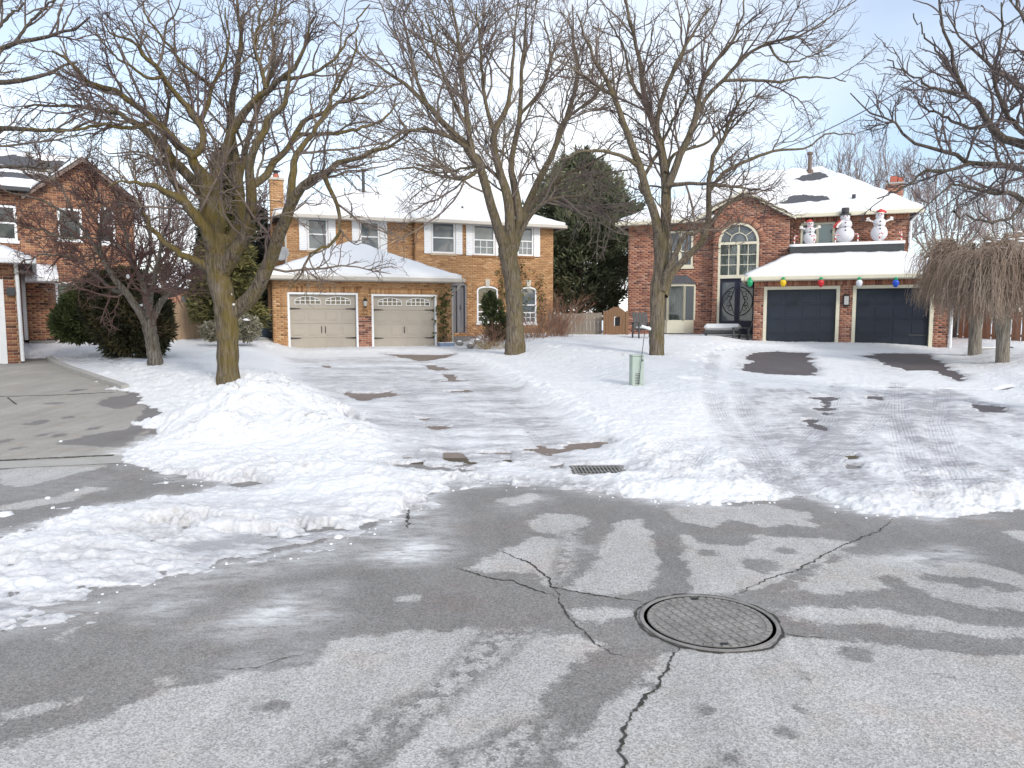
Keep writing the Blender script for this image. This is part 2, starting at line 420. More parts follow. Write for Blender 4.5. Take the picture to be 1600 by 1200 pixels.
DRIVER = gp([(1165, 546), (1478, 546), (1545, 600), (1605, 650), (1640, 770), (1240, 790), (1180, 740), (1130, 690), (1160, 605), (1158, 580)])
DRIVEL = [(-26, 17.4), (-13.1, 18.4)] + gp([(78, 562), (120, 580), (190, 609), (262, 652), (180, 716), (-60, 724)]) + [(-26, 8.2)]
# icy, driven-over patches (strength) and tyre tracks
FILM = [([(-60, 1000), (-60, 880), (120, 850), (300, 810), (460, 800), (640, 800), (700, 780), (700, 860), (420, 900), (150, 955)], .55), ([(1130, 690), (1160, 640), (1180, 610), (1470, 610), (1600, 640), (1650, 700), (1640, 790), (1400, 800), (1180, 760)], .74),
        ([(450, 560), (700, 556), (760, 585), (840, 630), (900, 680), (950, 720), (760, 745), (640, 735), (600, 690), (540, 640), (470, 600)], .58),
        ([(-60, 985), (-60, 935), (200, 895), (350, 840), (520, 800), (660, 800), (640, 850), (420, 890), (150, 945)], .95),
        ([(-60, 900), (150, 835), (300, 790), (500, 790), (560, 830), (330, 860), (100, 905)], .35),
        ([(1270, 615), (1310, 620), (1310, 660), (1270, 700), (1230, 740), (1215, 700), (1250, 650)], .45),
        ([(1420, 620), (1480, 620), (1480, 680), (1430, 680)], .3), ([(1330, 560), (1400, 560), (1440, 590), (1370, 600)], .3),
        ([(1130, 600), (1160, 600), (1180, 640), (1205, 690), (1180, 690), (1150, 650)], .35),
        ([(700, 700), (780, 695), (800, 745), (700, 745)], .35), ([(1180, 740), (1300, 740), (1340, 790), (1250, 790)], .4)]
FILM_W = [(gp(p), k) for p, k in FILM]
TRACK = [[(1115, 560), (1105, 610), (1125, 660), (1180, 700), (1215, 760)], [(1150, 600), (1165, 650), (1200, 700), (1240, 770)], [(1310, 600), (1290, 660), (1235, 710), (1180, 745)],
         [(1395, 610), (1370, 660), (1290, 720), (1200, 760)], [(1470, 610), (1460, 660), (1480, 720), (1520, 790)], [(1400, 600), (1400, 650), (1420, 720), (1450, 790)],
         [(1080, 690), (1020, 720), (985, 745)], [(1110, 705), (1070, 735), (1050, 760)], [(620, 600), (680, 660), (720, 730)], [(740, 600), (830, 670), (880, 730)], [(540, 575), (640, 590), (780, 620), (860, 660)]]
TRACK_W = [gp(p) for p in TRACK]
PILES = [(400, 620, 1.25, .9, .34), (375, 665, .9, .9, .42), (440, 655, 1.2, .8, .34), (345, 690, .6, .5, .22), (500, 680, .9, .6, .18), (560, 690, .7, .5, .12), (300, 600, 1.5, .9, .10), (250, 585, 1.3, .8, .10),
         (430, 740, 1.2, .35, .07), (620, 790, .5, .3, .06), (250, 820, 1.1, .35, .09), (120, 860, .9, .35, .05), (560, 765, .6, .3, .08), (1470, 780, 1.1, .35, .10), (1540, 770, 1.0, .4, .10), (1040, 768, 1.2, .25, .05),
         (1150, 768, 1.0, .25, .05), (1500, 745, .8, .3, .06), (640, 750, .8, .25, .06), (700, 748, .6, .2, .03)]
PILES_W = [(*G(a, b), c, d, e) for a, b, c, d, e in PILES]
YARDEDGE = gp([(706, 556), (765, 582), (840, 624), (905, 667), (962, 702), (990, 735)])
CRACKS = [([(707, 887), (760, 903), (800, 908), (835, 925), (862, 930), (873, 935)], .010), ([(770, 858), (800, 868), (835, 885), (855, 905), (863, 918), (940, 930), (1003, 942)], .012),
          ([(863, 918), (872, 930), (878, 952), (893, 975), (920, 995), (960, 1022), (985, 1030)], .008), ([(1395, 812), (1370, 830), (1335, 845), (1290, 865), (1255, 885), (1245, 893), (1200, 905), (1145, 932)], .010),
          ([(1068, 1010), (1045, 1030), (1035, 1050), (1028, 1075), (1005, 1095), (985, 1125), (978, 1150), (972, 1200), (965, 1260)], .014), ([(637, 797), (639, 825)], .018), ([(1222, 990), (1260, 996), (1295, 998)], .006),
          ([(335, 1045), (400, 1044), (440, 1030), (480, 1022)], .005)]
DRY = [
 [(-80, 1185), (0, 1167), (100, 1136), (192, 1106), (280, 1068), (332, 1062), (380, 1053), (481, 1040), (516, 1006), (630, 988), (700, 985), (762, 985), (740, 1010), (690, 1050), (640, 1090), (590, 1120), (520, 1165), (430, 1215), (330, 1260), (-80, 1280)],
 [(842, 987), (905, 992), (945, 1010), (905, 1035), (868, 1062), (842, 1085), (845, 1105), (780, 1145), (700, 1180), (600, 1240), (540, 1240), (640, 1160), (690, 1110), (760, 1040)],
 [(1072, 1013), (1150, 1014), (1230, 995), (1330, 1002), (1500, 1022), (1700, 1035), (1700, 1290), (850, 1290), (870, 1180), (925, 1130), (935, 1105), (985, 1090), (1010, 1050), (1030, 1025)],
 [(822, 818), (850, 800), (905, 806), (925, 815), (880, 835), (838, 832)], [(725, 888), (765, 868), (790, 858), (835, 838), (908, 845), (900, 870), (872, 905), (855, 915), (835, 892), (800, 895)],
 [(880, 920), (920, 890), (945, 850), (962, 815), (1005, 812), (1020, 840), (1027, 880), (1020, 922), (940, 928)], [(1065, 835), (1100, 850), (1170, 852), (1182, 836), (1290, 842), (1335, 848), (1290, 876), (1245, 888), (1215, 905), (1150, 930), (1078, 930), (1070, 880)],
 [(1035, 795), (1200, 787), (1260, 802), (1275, 822), (1190, 822), (1150, 812), (1110, 822), (1060, 816)], [(1225, 925), (1280, 885), (1335, 868), (1420, 868), (1530, 878), (1620, 905), (1620, 930), (1530, 905), (1450, 898), (1400, 920), (1300, 925)],
 [(1212, 952), (1290, 945), (1400, 958), (1500, 972), (1700, 990), (1700, 1012), (1450, 985), (1330, 975), (1230, 972)], [(1380, 900), (1500, 915), (1700, 940), (1700, 965), (1500, 945)],
 [(890, 955), (985, 950), (985, 968), (900, 974)], [(850, 1010), (862, 1003), (900, 1005)], [(0, 1115), (60, 1098), (125, 1088), (60, 1112), (0, 1130)], [(60, 1000), (120, 980), (100, 1005)], [(240, 1062), (280, 1058), (270, 1072)],
 [(0, 735), (90, 722), (170, 728), (120, 740), (40, 760), (0, 758)], [(0, 790), (90, 775), (140, 760), (170, 762), (100, 785), (0, 800)], [(980, 770), (1150, 795), (1100, 800)], [(1560, 830), (1700, 825), (1700, 850), (1600, 845)],
 [(620, 935), (655, 930), (650, 945)], [(780, 780), (830, 770), (850, 778), (800, 792)]]
WETSPOT = [(1395, 908, 26, 8), (1190, 883, 28, 10), (1335, 1020, 25, 8), (415, 1105, 18, 7), (1138, 1192, 32, 12), (1230, 1140, 8, 4), (1245, 1105, 8, 4), (1105, 1108, 8, 5), (1250, 1055, 10, 4), (1570, 920, 30, 7), (1340, 985, 30, 8),
           (700, 1180, 12, 6), (1460, 880, 20, 5), (1230, 862, 12, 4), (1110, 866, 10, 4), (1480, 1060, 14, 5), (950, 1085, 12, 6), (1010, 1070, 10, 5), (870, 1165, 14, 7)]
MOTTLE = [[(775, 985), (840, 985), (780, 1040), (700, 1100), (600, 1160), (480, 1230), (380, 1250), (560, 1140), (660, 1080), (720, 1020)], [(880, 830), (905, 830), (890, 900), (860, 915)], [(800, 1130), (870, 1130), (840, 1180), (760, 1240), (640, 1240)]]
FROST = [([(232, 947), (300, 932), (312, 938), (250, 956)], .8), ([(345, 972), (400, 945), (440, 928), (480, 935), (500, 960), (450, 985), (380, 990)], .75), ([(300, 985), (380, 940), (440, 925), (360, 985)], .4), ([(350, 1045), (400, 1025), (480, 1010), (490, 1022), (420, 1040)], .35),
         ([(1365, 870), (1490, 858), (1512, 866), (1430, 885)], .55), ([(480, 925), (530, 915), (525, 925)], .6), ([(580, 870), (640, 845), (680, 850), (692, 862), (650, 880), (600, 880)], .9), ([(560, 835), (660, 830), (690, 855), (600, 870)], .5),
         ([(780, 790), (830, 775), (850, 778), (800, 795)], .4), ([(895, 852), (930, 855), (925, 862)], .6), ([(-60, 975), (140, 935), (330, 885), (560, 845), (700, 790), (700, 830), (520, 880), (330, 915), (100, 970), (-60, 1010)], .35), ([(-60, 745), (90, 735), (200, 742), (150, 770), (-60, 780)], .12)]

def snow_fields(X, Y):
    """thickness above the ground sheet, icy film, dirt, tyre track distance"""
    n_lo = fbm(X, Y, .9, 4); n_hi = fbm(X, Y, 5, 4, .6, 3.3); n_st = fbm(X * .35, Y * 1.2, 2.2, 4, .6, 9.1)
    n_x = fbm(X, Y, 14, 3, .6, 13)
    S = sdfpoly(SNOW_EDGE_W, X, Y, 3.0) + .22 * n_lo + .20 * n_hi + .07 * n_x
    S = S + (.30 * n_st + .22 * n_hi) * sstep(.8, -.5, X) * sstep(7.6, 6.6, Y)
    near = np.clip(S, -1, 3)
    t = np.where(near > 0, (.034 + .022 * np.maximum(n_hi, -.3) + .016 * n_x) * (1 - np.exp(-near * 7)) + .015 * np.clip(near, 0, 1), near * .6)
    t = np.where((near > 0) & (Y < 9.5), np.minimum(t, .006 + .09 * near + .03 * np.maximum(n_x, -.1)), t)
    d22 = sdfpoly(DRIVE22, X, Y, 2.5) + .12 * n_lo + .06 * n_hi; drr = sdfpoly(DRIVER, X, Y, 2.5) + .15 * n_lo + .06 * n_hi
    yard = sstep(.15, .9, np.minimum(-d22, -drr)) * sstep(.2, 1.5, S)
    yard *= sstep(8.2, 10.0, Y)
    bumpy = .5 + .5 * fbm(X, Y, .5, 3, .5, 7)
    t = t + yard * (.07 + .05 * bumpy + .02 * n_lo) * sstep(0, 1, S)
    edge = sdfline(YARDEDGE, X, Y, 1.5); t += (.06 + .05 * n_hi) * np.exp(-((edge - .35) / .25) ** 2) * (d22 < .1)
    lump = np.maximum(0, fbm(X, Y, 3.2, 4, .6, 21)) ** 1.0
    clod = np.maximum(0, fbm(X, Y, 9, 3, .6, 31))
    pilem = np.zeros_like(X); pile = np.zeros_like(X)
    for cx, cy, rx, ry, h in PILES_W:
        g = np.exp(-(((X - cx) / rx) ** 2 + ((Y - cy) / ry) ** 2) * 1.1)
        pile = np.maximum(pile, h * g) + .35 * np.minimum(pile, h * g); pilem = np.maximum(pilem, g * min(1, h * 5))
    t += pile * np.clip(.3 + S * 3, 0, 1)
    wind = np.exp(-((Y - (7.7 - .1 * np.clip(X, 0, 8))) / .8) ** 2) * (S > 0) * .8
    rough_area = np.clip(np.maximum(pilem, wind), 0, 1)
    t += rough_area * (.09 * lump + .07 * clod) * np.clip(S * 2, 0, 1)
    ondrive = np.maximum(sstep(-.2, .2, d22), sstep(-.2, .2, drr)) * (1 - np.clip(pilem, 0, 1))
    t = np.where((S > 0), t * (1 - .45 * ondrive) + ondrive * (.006 * n_st), t)
    film = np.zeros_like(X)
    for p, k in FILM_W:
        film = np.maximum(film, k * sstep(-.35, .35, sdfpoly(p, X, Y, 1.0) + .4 * n_lo))
    n_v = fbm(X * 1.5 - Y * .25, Y * .32, 1.8, 4, .6, 71); film = np.where(X > 2.2, film * np.clip(.85 + 1.9 * n_v, .1, 1.6), film)
    film = film * np.clip(.8 + np.where(X > 2.2, .5, 1.3) * n_st + .7 * n_hi, 0, 1.6)
    film *= 1 - .85 * np.clip(pilem, 0, 1)
    film = np.maximum(film, .95 * np.exp(-np.maximum(S, 0) / .22) * (X < 1.0) * sstep(7.9, 7.2, Y) * np.clip(.75 + n_st, 0, 1))
    tail = sstep(.2, .75, film) * (Y < 8.5) * (S > 0) * (X < 0); t = t * (1 - .65 * tail)
    th2 = fbm(X * .8 - Y * .3, Y * 1.9, 2.2, 5, .62, 61); hl = .95 * sstep(-.10, .26, th2) * sstep(.15, .5, tail); t = t * (1 - hl) - .006 * hl
    trd = np.full(X.shape, 9.0); trm = np.zeros_like(X)
    for ln in TRACK_W:
        d = sdfline(ln, X, Y, 1.0); m = np.exp(-(d / .17) ** 4)
        trd = np.where(d < trd, d, trd); trm = np.maximum(trm, m)
    t -= trm * .018 * (S > 0); film = np.maximum(film, film * .6 + .42 * trm * np.clip(.7 + n_st, 0, 1))
    for p in BARE_W:
        d = sdfpoly(p, X, Y, .8) + .10 * n_lo + .14 * n_hi + .20 * n_st + .06 * n_x
        t = np.minimum(t, np.where(d > -.6, -d * 1.3 + .004, 9))
        film = np.maximum(film, .5 * sstep(-.3, .02, d))
    for a, b, k in THIN:
        ga, gb = G(*a), G(*b); d = segd(X, Y, *ga, *gb) + .02 * n_hi
        t = np.minimum(t, (d - .06) * .6 + (1 - k) * .02)
    # streaky thin ice on the shovelled driveway where pavement grins through
    th = fbm(X * .6, Y * 1.8, 1.6, 4, .6, 41)
    t = np.where((d22 > .3) & (th > .56), np.minimum(t, .02 - (th - .56) * .25), t)
    gx_, gy_ = G(935, 735); t = np.minimum(t, (np.maximum(abs(X - gx_) / .29, abs(Y - gy_ + .02) / .25) - 1) * .12 + .03 * n_hi)
    # footprints across the front yard
    rr = np.random.default_rng(3)
    for (ax, ay), (bx_, by_), n in (((1110, 540), (1085, 600), 14), ((860, 545), (960, 560), 10), ((330, 540), (430, 548), 12), ((1100, 550), (1165, 545), 10), ((160, 560), (220, 590), 9)):
        a = G(ax, ay); b = G(bx_, by_)
        for k in range(n):
            f = k / n; cx = a[0] + (b[0] - a[0]) * f + rr.normal() * .15; cy = a[1] + (b[1] - a[1]) * f + rr.normal() * .3
            t -= .07 * np.exp(-(((X - cx) / .10) ** 2 + ((Y - cy) / .17) ** 2) ** 2)
    for px, py, r in ((357, 600, .38), (240, 566, .3), (1027, 560, .35), (1523, 545, .25), (1565, 568, .25), (805, 541, .5)):
        cx, cy = G(px, py); d = np.hypot(X - cx, Y - cy); t -= .06 * np.exp(-(d / r) ** 2)
    dirt = np.clip(pilem * 1.0 + wind * .35, 0, 1)
    return t, np.clip(film, 0, 1), dirt, trd, trm, S

def grid(ys, us, xf=None):
    YY, UU = np.meshgrid(ys, us, indexing='ij'); return UU * YY, YY
def gridquads(nr, nc):
    i = np.arange(nr - 1)[:, None] * nc + np.arange(nc - 1)[None, :]
    i = i.ravel(); return np.stack([i, i + 1, i + nc + 1, i + nc], 1)

# pavement and soil sheet
ys = np.concatenate([np.geomspace(1.2, 12, 230), np.geomspace(12, 44, 120)[1:]]); us = np.linspace(-1.25, 1.25, 460)
X, Y = grid(ys, us); Z = hbase(X, Y)
dry = np.full(X.shape, -.6)
for p in DRY: dry = np.maximum(dry, sdfpoly(gp(p), X, Y, .6))
for px, py, rx, ry in WETSPOT:
    cx, cy = G(px, py); ex = rx / F * cy; ey = G(px, py - ry)[1] - cy
    q = np.hypot((X - cx) / ex, (Y - cy) / max(ey, .02)); dry = np.minimum(dry, (q - 1) * min(ex, ey))
mot = np.full(X.shape, -.4)
for p in MOTTLE: mot = np.maximum(mot, sdfpoly(gp(p), X, Y, .4))
frost = np.zeros(X.shape)
for p, k in FROST: frost = np.maximum(frost, k * sstep(-.22, .22, sdfpoly(gp(p), X, Y, .6) + .12 * fbm(X, Y, 2.5, 3)))
se = sdfpoly(SNOW_EDGE_W, X, Y, 1.0) + .2 * fbm(X, Y, .9, 4) + .12 * fbm(X, Y, 5, 3)
frost = np.maximum(frost, .75 * np.exp(-np.maximum(-se - .02, 0) / .09) * (Y < 9.5) * (se < .12) * np.clip(.6 + 1.6 * fbm(X, Y, 1.1, 3, ox=4), 0, 1))
sL = sdfpoly(DRIVEL, X, Y, 1.0); s22 = sdfpoly(DRIVE22, X, Y, 2.0); sR = sdfpoly(DRIVER, X, Y, 2.0)
# the left concrete drive is dry apart from the melt water along the snow
mell = sdfpoly(gp([(262, 650), (190, 700), (80, 694), (140, 680), (200, 670), (215, 655), (230, 630), (180, 640), (150, 632), (165, 622), (232, 612)]), X, Y, .6)
dl = np.minimum(sL, -mell); 
for px, py, rx, ry in ((60, 660, 14, 4), (102, 653, 10, 3), (95, 680, 12, 3), (5, 690, 12, 4), (145, 670, 12, 3), (30, 700, 10, 3), (85, 630, 16, 2), (65, 680, 9, 3), (120, 610, 12, 2)):
    cx, cy = G(px, py); ex = rx / F * cy; ey = G(px, py - ry)[1] - cy
    dl = np.minimum(dl, (np.hypot((X - cx) / ex, (Y - cy) / ey) - 1) * min(ex, ey))
dry = np.where((sL > -.05) | ((sL > -.8) & (Y > 8.0)), dl, dry)
Q = gridquads(len(ys), len(us))
qc = lambda A: A.ravel()[Q].mean(1)
cy_ = qc(Y); zl = (qc(sL) > -.75) & (cy_ > 7.7); z2 = (qc(s22) > -.3) & (cy_ > 8.2); zr = (qc(sR) > -.6) & (cy_ > 8.4)
zone = np.where(zl, 1, np.where(z2, 2, np.where(zr, 3, np.where(cy_ > 7.9, 4, 0))))
V = np.stack([X, Y, Z], -1).reshape(-1, 3)
AT = {'dry': dry.ravel(), 'mottle': mot.ravel(), 'frost': frost.ravel()}
def submesh(name, sel, V, Q, AT, m, kind='structure', smooth=True, parent=None):
    q = Q[sel]; ids, inv = np.unique(q, return_inverse=True)
    me = fastmesh(name, V[ids], inv.reshape(q.shape), smooth, {k: ('POINT', a[ids]) for k, a in AT.items()})
    return link(name, me, m, parent, kind)
def pavement(name, dryc, wetc, spec_a, spec_b, speck=.35, stain=(.5, .42, .38), sc=140):
    m, t, b = newmat(name, .8, .35)
    pos = N_(t, 'ShaderNodeNewGeometry').outputs['Position']
    e = mth(t, 'ADD', attr(t, 'dry'), mth(t, 'ADD', mrange(t, noise(t, pos, 5, 6, .7), .25, .75, -.09, .09), mrange(t, noise(t, pos, 45, 3, .6), .3, .7, -.016, .016)))
    mo = mth(t, 'MULTIPLY', mrange(t, attr(t, 'mottle'), -.06, .05, 0, 1), mrange(t, noise(t, pos, 16, 4, .7), .44, .52, 0, 1))
    k = mrange(t, e, -.018, .022, 0, 1); k = mth(t, 'MAXIMUM', mth(t, 'MULTIPLY', k, mth(t, 'SUBTRACT', 1, mth(t, 'MULTIPLY', mrange(t, attr(t, 'mottle'), -.05, .03, 0, 1), .95))), mo)
    big = mrange(t, noise(t, pos, .8, 5, .6), .3, .7, .88, 1.1)
    vo = N_(t, 'ShaderNodeTexVoronoi'); vo.inputs['Scale'].default_value = sc; t.links.new(pos, vo.inputs['Vector'])
    sep_ = N_(t, 'ShaderNodeSeparateColor'); t.links.new(vo.outputs['Color'], sep_.inputs[0])
    f1 = mrange(t, sep_.outputs[0], 0, 1, 1 - speck, 1 + speck); f2 = mrange(t, noise(t, pos, 420, 2, .6), .3, .7, 1 - speck * .7, 1 + speck * .7)
    f = mth(t, 'MULTIPLY', mth(t, 'MULTIPLY', f1, f2), big)
    stm = N_(t, 'ShaderNodeMapping'); stm.inputs['Rotation'].default_value = (0, 0, .6); stm.inputs['Scale'].default_value = (3.2, .35, 1); t.links.new(pos, stm.inputs[0])
    f = mth(t, 'MULTIPLY', f, mrange(t, noise(t, stm.outputs[0], 1.6, 5, .6), .3, .7, .90, 1.09)); f = mth(t, 'MULTIPLY', f, mrange(t, noise(t, pos, 9, 4, .7), .3, .7, .93, 1.06))
    col = mixc(t, k, wetc, dryc)
    st = mrange(t, noise(t, pos, 1.7, 5, .65), .52, .68, 0, .5)
    col = mixc(t, st, col, mixc(t, k, tuple(w * s * 2 for w, s in zip(wetc, stain)), tuple(w * s * 2 for w, s in zip(dryc, stain))))
    sc_ = N_(t, 'ShaderNodeVectorMath', operation='SCALE'); t.links.new(col, sc_.inputs[0]); t.links.new(f, sc_.inputs['Scale'])
    frm = N_(t, 'ShaderNodeMapping'); frm.inputs['Scale'].default_value = (1, 2.6, 1); frm.inputs['Rotation'].default_value = (0, 0, -.35); t.links.new(pos, frm.inputs[0])
    fr = mth(t, 'MULTIPLY', attr(t, 'frost'), mrange(t, noise(t, frm.outputs[0], 4, 7, .78), .36, .60, 0, 1.35), clamp=True)
    col = mixc(t, fr, sc_.outputs[0], (.68, .69, .70))
    t.links.new(col, b.inputs['Base Color'])
    t.links.new(mixc(t, k, (spec_a,) * 3, (spec_b,) * 3), b.inputs['Roughness'])
    setbump(t, b, mth(t, 'ADD', vo.outputs['Distance'], noise(t, pos, 260, 3, .6)), .35, .004)
pavement('asphalt', (.40, .395, .385), (.215, .207, .200), .62, .9)
pavement('drive_concrete', (.33, .315, .29), (.19, .18, .175), .6, .9, .12, (.5, .45, .4), 200)
pavement('drive_pavers', (.27, .225, .19), (.20, .16, .135), .6, .9, .25)
pavement('drive_asphalt', (.135, .115, .115), (.10, .088, .092), .55, .85, .3)
mat('soil', (.09, .075, .05), .95, .3, 4)
submesh('road', zone == 0, V, Q, AT, 'asphalt'); submesh('driveway', zone == 1, V, Q, AT, 'drive_concrete')
submesh('driveway', zone == 2, V, Q, AT, 'drive_pavers'); submesh('driveway', zone == 3, V, Q, AT, 'drive_asphalt')
submesh('lawn', zone == 4, V, Q, {}, 'soil')

# far ground: snow-covered land, and the rest of the road behind
gx = np.concatenate([np.linspace(-900, -80, 12), np.linspace(-60, 60, 25), np.linspace(80, 900, 12)])
gy = np.concatenate([np.linspace(7.3, 44, 22), np.geomspace(50, 1500, 14)]); GY, GX = np.meshgrid(gy, gx, indexing='ij')
GZ = np.where(GY < 40, hbase(GX, GY) - .28, .80)
qf = gridquads(len(gy), len(gx))
far = fastmesh('land', np.stack([GX, GY, GZ], -1), qf, True)
m, t, b = newmat('snow_far', .7, .2); b.inputs['Base Color'].default_value = (.74, .77, .81, 1)
pos = N_(t, 'ShaderNodeNewGeometry').outputs['Position']; setbump(t, b, noise(t, pos, .8, 4), .3, .1)
link('snowy_land', far, 'snow_far', None, 'structure')
gy = np.linspace(-300, 7.2, 8); GY, GX = np.meshgrid(gy, gx, indexing='ij')
link('road', fastmesh('road_far', np.stack([GX, GY, GY * 0 - .02], -1), gridquads(len(gy), len(gx)), True, {'dry': ('POINT', (GX.ravel() * 0 - .03)), 'mottle': ('POINT', GX.ravel() * 0 - .4), 'frost': ('POINT', GX.ravel() * 0)}), 'asphalt', None, 'structure')

# snow sheet
ys = np.concatenate([np.geomspace(3.6, 9, 330), np.geomspace(9, 30, 330)[1:], np.linspace(30, 44, 30)[1:]]); us = np.concatenate([np.linspace(-1.25, -.76, 40)[:-1], np.linspace(-.76, .76, 720), np.linspace(.76, 1.25, 40)[1:]])
X, Y = grid(ys, us); t_, film, dirt, trd, trm, S = snow_fields(X, Y)
Z = hbase(X, Y) + t_
# cells are kept only where some corner rises out of the pavement
Q = gridquads(len(ys), len(us)); keep = t_.ravel()[Q].max(1) > -.002
Zc = np.maximum(Z, hbase(X, Y) - .03)
submesh('snow_cover', keep, np.stack([X, Y, Zc], -1).reshape(-1, 3), Q, {'film': film.ravel(), 'dirt': dirt.ravel(), 'trackd': trd.ravel(), 'trackm': trm.ravel(), 'thick': t_.ravel()}, None)
so = bpy.data.objects['snow_cover']
m, t, b = newmat('snow', .6, .25)
pos = N_(t, 'ShaderNodeNewGeometry').outputs['Position']
wv = N_(t, 'ShaderNodeMapping'); wv.inputs['Scale'].default_value = (1, 3.0, 1); t.links.new(pos, wv.inputs[0])
nst = noise(t, wv.outputs[0], 3.0, 6, .7)
nf = noise(t, pos, 22, 5, .7)
fl = attr(t, 'film'); tk = attr(t, 'thick')
k = mth(t, 'MULTIPLY', fl, mth(t, 'MULTIPLY', mrange(t, nst, .3, .66, .25, 1.7), mrange(t, nf, .3, .7, .65, 1.3)), clamp=True)
thin = mrange(t, mth(t, 'ADD', tk, mrange(t, nf, .3, .7, -.004, .004)), .0, .016, .75, 0)
k = mth(t, 'MAXIMUM', k, mth(t, 'MULTIPLY', thin, mrange(t, nst, .3, .6, .4, 1)), clamp=True)
col = mixc(t, k, (.73, .743, .76), (.375, .372, .388))
cs = mth(t, 'MULTIPLY', attr(t, 'dirt'), mth(t, 'MULTIPLY', mrange(t, noise(t, pos, 11, 5, .8), .52, .60, 0, 1), mrange(t, noise(t, pos, 2.2, 3), .40, .55, 0, 1)))
col = mixc(t, mth(t, 'MULTIPLY', cs, .85), col, (.30, .26, .215))
t.links.new(col, b.inputs['Base Color'])
t.links.new(mrange(t, k, 0, 1, .7, .42), b.inputs['Roughness'])
trk = mth(t, 'MULTIPLY', mth(t, 'MULTIPLY', attr(t, 'trackm'), mrange(t, noise(t, pos, 1.3, 3), .35, .55, .1, 1)), mth(t, 'SINE', mth(t, 'MULTIPLY', attr(t, 'trackd'), 150)))
hh = mth(t, 'ADD', mth(t, 'ADD', mth(t, 'MULTIPLY', noise(t, pos, 9, 5, .6), 1.0), mth(t, 'MULTIPLY', nf, .8)), mth(t, 'MULTIPLY', trk, .13))
hh = mth(t, 'ADD', hh, mth(t, 'MULTIPLY', noise(t, pos, 2.2, 3, .5), 1.4))
setbump(t, b, hh, .55, .045)
so.data.materials.clear(); so.data.materials.append(m)

# gutter strip, joints and cracks in the pavement
def ribbon(name, line, w, m, z=.004, jag=.3, parent=None, seg=.03, kind='structure', taper=True, seed=1, wander=0):
    r = random.Random(seed); L = []
    for i in range(len(line) - 1):
        a, b_ = line[i], line[i + 1]; d = math.dist(a, b_); n = max(1, int(d / seg))
        for k in range(n): L.append((a[0] + (b_[0] - a[0]) * k / n, a[1] + (b_[1] - a[1]) * k / n))
    L.append(line[-1]); mb = MB(); vs = []; fs = []; off = 0
    for i, p in enumerate(L):
        q0 = L[max(i - 1, 0)]; q1 = L[min(i + 1, len(L) - 1)]; dx_, dy_ = q1[0] - q0[0], q1[1] - q0[1]; n = math.hypot(dx_, dy_) + 1e-9
        nx, ny = -dy_ / n, dx_ / n; off = off * .8 + r.uniform(-1, 1) * (jag * w + wander)
        ww = w * r.uniform(1 - jag, 1 + jag) * ((.25 + .75 * min(1, 4 * i / len(L), 4 * (len(L) - 1 - i) / len(L))) if taper else 1)
        for s in (1, -1):
            x, y = p[0] + nx * (off + s * ww), p[1] + ny * (off + s * ww); vs.append((x, y, gz(x, y) + z))
        if i: fs.append((2 * i - 2, 2 * i - 1, 2 * i + 1, 2 * i))
    return MB().add(vs, fs).build(name, m, parent, kind=kind)
for i, (ln, w) in enumerate(CRACKS): ribbon('pavement_crack', gp(ln), w * .48, 'crack_fill', .004, .75, seed=i, seg=.014, wander=.0045)
ribbon('gutter_strip', gp([(-160, 728), (0, 727), (120, 722), (250, 716)]), .17, 'concrete', .004, .02, seed=4, taper=False, seg=.3)
ribbon('expansion_joint', gp([(-160, 722), (0, 720), (60, 717), (178, 712)]), .016, 'crack_fill', .008, .4, seed=5, taper=False)
ribbon('expansion_joint', gp([(-120, 622), (0, 620), (100, 617), (180, 613)]), .016, 'crack_fill', .006, .4, seed=6, taper=False)
ribbon('expansion_joint', gp([(12, 621), (25, 632)]), .012, 'crack_fill', .006, .4, seed=7, taper=False)
# kerb of the left drive
kl = gp([(72, 563), (86, 572), (105, 580), (130, 589), (158, 599), (190, 610)])
for i in range(len(kl) - 1):
    a, b_ = Vector((*kl[i], 0)), Vector((*kl[i + 1], 0)); d = (b_ - a).normalized(); n = Vector((-d.y, d.x, 0)) * .13
    a = a + d * .006; b_ = b_ - d * .006; h0, h1 = gz(a.x, a.y), gz(b_.x, b_.y)
    p = [a, a + n, b_ + n, b_]
    MB().slab([(p[0].x, p[0].y, h0 + .09), (p[3].x, p[3].y, h1 + .09), (p[2].x, p[2].y, h1 + .11), (p[1].x, p[1].y, h0 + .11)], .3).build('kerb', 'concrete', kind='structure')

